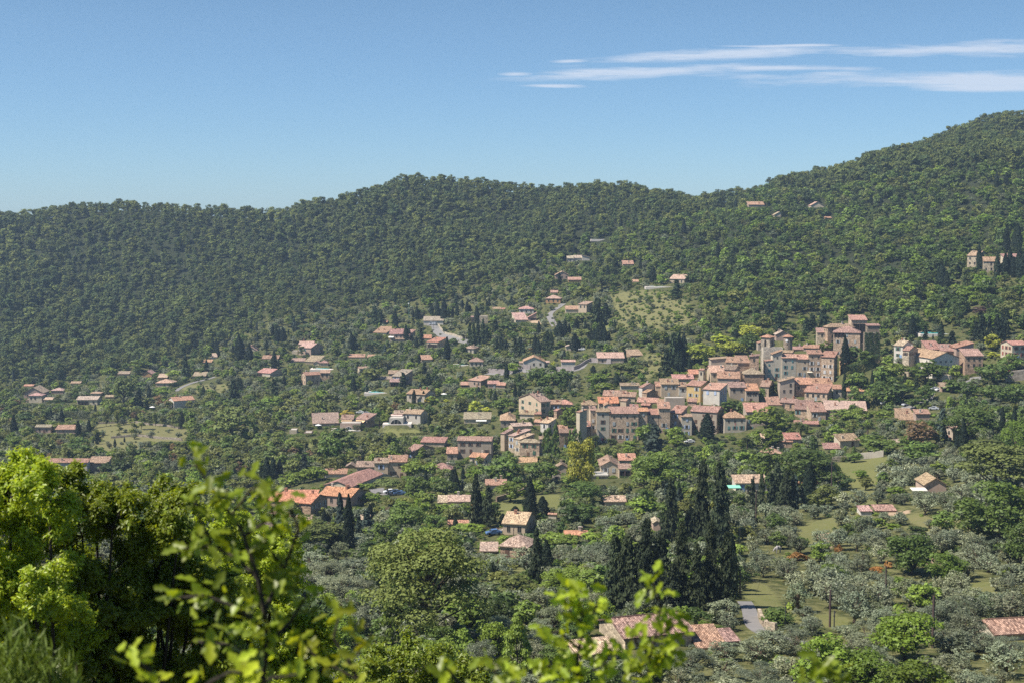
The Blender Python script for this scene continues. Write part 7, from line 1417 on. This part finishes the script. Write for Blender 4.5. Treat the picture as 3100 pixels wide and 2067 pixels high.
def oak(label, base_px, blobs_, D, leaf=.029, dens=1.7, tint=(.24, .33, .028), seed=1):
    g = np.random.default_rng(seed); gx = P(base_px, 1500, D).x; gz = float(hz(gx, D)[0]); root = empty('oak_tree', (0, 0, 0)); tag(root, label, 'oak', 'oaks in front of the viewpoint'); Cs, Ns = [], []; m = MB(); o0 = Vector((gx, D, gz - .2)); hub = Vector((gx, D, gz + .25 * (P(base_px, 1600, D).z - gz)))
    mid = (o0 + hub) / 2 + Vector((.12, .05, 0)); m.tube(o0, mid, .10, .08, 8); m.tube(mid, hub, .08, .06, 8)
    for (x, y, r_px, dd_) in blobs_:
        c = np.array(P(x, y + 32 + r_px * .1, D + dd_)); r_ = r_px / F * D * 1.08; sub = []
        v = hub.lerp(Vector(c), .5) + Vector(g.normal(size=3) * .12); m.tube(hub, v, .036, .024, 6, 0, False); m.tube(v, Vector(c), .024, .012, 5, 0, False)
        for k in range(9):
            d = nrm(g.normal(size=3)); d[2] = d[2] * .8 + .25; e = c + d * r_ * g.uniform(.45, .95); m.tube(Vector(c), Vector((c + e) / 2 + g.normal(size=3) * .04), .014, .010, 4, 0, False); m.tube(Vector((c + e) / 2), Vector(e), .010, .005, 4, 0, False)
            for q2 in range(6):
                d2 = nrm(g.normal(size=3) * .8 + d * .9 + np.array([0, 0, .75])); e2 = e + d2 * r_ * g.uniform(.3, .62); m.tube(Vector(e), Vector(e2), .005, .003, 3, 0, False); sub.append((e, e2))
        n = int(dens * 2600 * max(r_, .24) ** 2 / (.45 ** 2) * (0.034 / leaf) ** 2); sub = np.array(sub); i = g.integers(0, len(sub), n); uu = g.random((n, 1)) ** .7; off = g.normal(size=(n, 3)) * (leaf * 1.1 + r_ * .05 * (1 - uu)); p = sub[i, 0] * (1 - uu) + sub[i, 1] * uu + off; Cs.append(p); Ns.append(nrm(off) * .5 + nrm(p - c) * .4 + np.array([0, -.15, .45]) + g.normal(size=(n, 3)) * .5)
    m.build('trunk', M['barkdark'], root); C = np.concatenate(Cs); V = lobed(g, C, np.concatenate(Ns), leaf * g.uniform(.6, 1.2, len(C))); o = leaf_obj('crown', V, M['oakleaf'], root); o['tint'] = tint; return root
oak('leftmost foreground oak with the highest leafy tips', 60, [(75, 1400, 60, .4), (30, 1480, 110, 0), (150, 1470, 95, -.2), (-60, 1560, 140, 0), (90, 1600, 140, .2), (-30, 1750, 170, 0), (150, 1740, 130, -.3), (60, 1880, 160, .3), (-80, 1950, 160, 0), (130, 2000, 150, .2), (40, 2120, 160, 0)], 15.5, seed=3)
oak('foreground oak with a slender pointed top above the school', 270, [(203, 1410, 45, .2), (225, 1480, 70, 0), (290, 1500, 70, .3), (250, 1580, 110, 0), (340, 1560, 80, -.2), (230, 1710, 120, .3), (330, 1690, 100, 0), (260, 1840, 130, 0), (360, 1830, 110, .3), (280, 1980, 140, 0), (330, 2100, 150, .2)], 16.5, seed=5)
oak('broad foreground oak beside the blurred shoots', 480, [(390, 1490, 55, 0), (490, 1480, 55, .3), (560, 1500, 55, 0), (430, 1570, 100, .2), (540, 1580, 95, -.3), (600, 1680, 110, .2), (470, 1690, 120, 0), (560, 1800, 130, .3), (430, 1830, 120, 0), (640, 1800, 100, 0), (500, 1950, 140, .2), (620, 1930, 120, 0), (560, 2080, 150, .4)], 17.0, seed=7)
oak('foreground oak whose rounded crown slopes down to the olives', 760, [(690, 1560, 70, 0), (770, 1620, 80, .3), (840, 1700, 85, 0), (740, 1720, 110, .2), (690, 1830, 120, -.2), (820, 1810, 110, .2), (900, 1880, 90, 0), (760, 1930, 130, .3), (870, 1990, 130, 0), (960, 1990, 90, .2), (780, 2070, 140, 0), (930, 2100, 130, 0)], 19.0, seed=9)
oak('low sunlit oak at the bottom centre with yellowish tips', 1200, [(1090, 2010, 75, 0), (1170, 1990, 80, .4), (1260, 1985, 80, 0), (1340, 2000, 80, .3), (1420, 2035, 70, 0), (1130, 2090, 110, .2), (1240, 2080, 110, 0), (1360, 2090, 110, .3), (1460, 2110, 90, 0)], 42.0, leaf=.07, dens=1.3, tint=(.18, .25, .03), seed=11)
# blurred shoots very near
def shoot(label, D, stems, seed, leaf=.029, tint=(.27, .37, .03), density=34):
    g = np.random.default_rng(seed); root = empty('oak_sapling', (0, 0, 0)); tag(root, label, 'sapling', 'young oak shoots close to the viewpoint'); m = MB(); Cs, Ns = [], []
    for si, (pts, th) in enumerate(stems):
        V3 = [P(x, y, D + dd_) for x, y, dd_ in pts]
        if si == 0 or pts[0][1] > 2050: b0 = V3[0]; gz = float(hz(b0.x, b0.y)[0]); m.tube((b0.x + .05, b0.y, gz - .1), b0, th * 1.3, th, 6)
        L = 0
        for a_, b_ in zip(V3, V3[1:]):
            m.tube(a_, b_, th, th * .75, 5); th *= .78; n = int((b_ - a_).length * density * 1.15)
            for k in range(n):
                u = g.random(); p = np.array(a_.lerp(b_, u)); d = nrm(g.normal(size=3)); Cs.append(p + d * leaf * g.uniform(.6, 2.6)); Ns.append(np.array([0, -.5, .6]) + g.normal(size=3) * .6)
        for k in range(6): Cs.append(np.array(V3[-1]) + g.normal(size=3) * leaf * .8); Ns.append(np.array([0, -.6, .5]) + g.normal(size=3) * .5)
    m.build('stem', M['barkdark'], root); C = np.array(Cs); V = lobed(g, C, np.array(Ns), leaf * g.uniform(.65, 1.25, len(C))); o = leaf_obj('leaves', V, M['oakleaf'], root); o['tint'] = tint
shoot('big blurred leafy shoots in front of the orange roofs', 4.4, [([(790, 2120, 0), (810, 1900, 0), (780, 1740, 0), (730, 1600, 0), (660, 1500, 0), (590, 1405, 0)], .012), ([(800, 1850, 0), (860, 1720, .1), (905, 1600, .1), (880, 1540, .1)], .008), ([(790, 1760, 0), (720, 1690, .05), (640, 1650, .1), (560, 1660, 0)], .007),
    ([(740, 1620, 0), (830, 1560, 0), (800, 1490, 0)], .006), ([(800, 1900, 0), (720, 1840, -.1), (620, 1800, -.1), (520, 1810, 0)], .007), ([(810, 1950, 0), (880, 1880, .1), (930, 1800, .1)], .007), ([(700, 1560, 0), (760, 1480, 0), (790, 1470, 0)], .005), ([(790, 2000, 0), (690, 1950, 0), (600, 1940, .1)], .007), ([(770, 1800, .1), (840, 1800, .1), (880, 1750, .1)], .006), ([(640, 1640, .1), (600, 1560, 0), (590, 1500, 0)], .005), ([(860, 1720, .1), (800, 1640, .1), (830, 1590, 0)], .005)], 21, density=75)
shoot('blurred shoot left of the near farmhouse chimney', 4.6, [([(1740, 2120, 0), (1750, 1980, 0), (1770, 1880, 0), (1745, 1800, 0)], .008), ([(1750, 1960, 0), (1690, 1910, 0), (1650, 1920, 0)], .005), ([(1765, 1900, 0), (1800, 1850, 0), (1810, 1810, 0)], .005), ([(1745, 2030, 0), (1680, 2010, .1), (1640, 2020, 0)], .005), ([(1750, 2050, 0), (1830, 2010, .1), (1850, 1960, 0)], .005), ([(1768, 1890, 0), (1710, 1830, 0), (1715, 1800, 0)], .004)], 23, density=95)
shoot('tallest right hand blurred shoot crossing the farmhouse roof', 4.8, [([(1960, 2120, 0), (1965, 1990, 0), (1990, 1900, 0), (2000, 1830, 0), (1975, 1755, 0)], .008), ([(1965, 1980, 0), (1920, 1940, 0), (1930, 1920, 0)], .005), ([(1985, 1930, 0), (2030, 1900, 0), (2060, 1880, 0)], .005), ([(1960, 2040, 0), (2010, 1980, .1), (2030, 1990, 0)], .005), ([(1960, 2060, 0), (1910, 2010, 0), (1900, 2030, 0)], .005)], 25, density=95)
shoot('blurred yellow-green shoot rising over the lower oak crowns', 4.2, [([(1120, 2120, 0), (1060, 2010, 0), (1010, 1930, 0), (1030, 1850, 0)], .007), ([(1050, 2000, 0), (1090, 1970, 0), (1080, 1940, 0)], .005), ([(1090, 2060, 0), (960, 1990, 0), (930, 1960, 0)], .005)], 27, density=45, tint=(.30, .36, .03))
shoot('blurred sprig spreading along the lower left edge', 3.6, [([(540, 2130, 0), (480, 2050, 0), (420, 2000, 0), (400, 1990, 0)], .007), ([(560, 2130, 0), (640, 2060, 0), (700, 2030, 0), (760, 2040, 0)], .007), ([(700, 2120, 0), (820, 2050, 0), (900, 2040, 0)], .006)], 29, density=60, tint=(.30, .38, .03))
shoot('two little blurred sprigs at the bottom edge centre', 4.0, [([(1430, 2120, 0), (1370, 2040, 0), (1345, 2010, 0)], .006), ([(1540, 2120, 0), (1510, 2050, 0), (1480, 2005, 0)], .006), ([(1480, 2120, 0), (1560, 2060, 0)], .005)], 31, density=45)
shoot('small blurred sprig under the bushy green trees', 4.0, [([(2490, 2130, 0), (2485, 2060, 0), (2478, 2015, 0)], .006), ([(2485, 2080, 0), (2440, 2050, 0)], .004), ([(2485, 2070, 0), (2540, 2055, 0)], .004)], 33, density=50)
# broom in the lower left corner
g = np.random.default_rng(41); D = 6.5; Cs = []; Us = []
for k in range(2600):
    x = g.choice([g.normal(60, 38), g.normal(130, 22), g.normal(210, 20), g.normal(20, 30)]); yt = 1830 + abs(x - 60) * .9 + g.uniform(0, 200); y = g.uniform(min(yt, 2100), 2150); Cs.append(np.array(P(x, y, D + g.uniform(-.25, .25)))); Us.append([g.normal() * .12, 0, 1])
root = empty('broom_shrub', (0, 0, 0)); tag(root, 'feathery upright broom shrub in the bottom left corner', 'shrub'); C = np.array(Cs); V = cards(g, C, g.normal(size=(len(C), 3)) + np.array([0, -1, .2]), np.full(len(C), .05), .09, np.array(Us)); o = link(bpy.data.objects.new('foliage', card_mesh('foliage', V, [M['leaf']])), root); o['tint'] = (.13, .19, .02)
m = MB()
for k in range(14): x = g.normal(90, 60); p = P(x, 2000, D); gz = float(hz(p.x, D)[0]); m.tube((p.x, D, gz - .1), p, .008, .004, 4)
m.build('stem', M['bark'], root)
# ------------------------------------------------------------ the air
HAZE = 0.00012
m_, t, out = newmat('air'); pv = t.N('ShaderNodeVolumePrincipled', ins={'Color': (.55, .75, 1.0, 1), 'Density': HAZE, 'Anisotropy': 0.2}); t.l.new(pv.outputs[0], out.inputs['Volume'])
m = MB(); m.box(-1400, -60, -320, 1400, 1960, 260); hzb = m.build('haze', m_); hzb['kind'] = 'stuff'
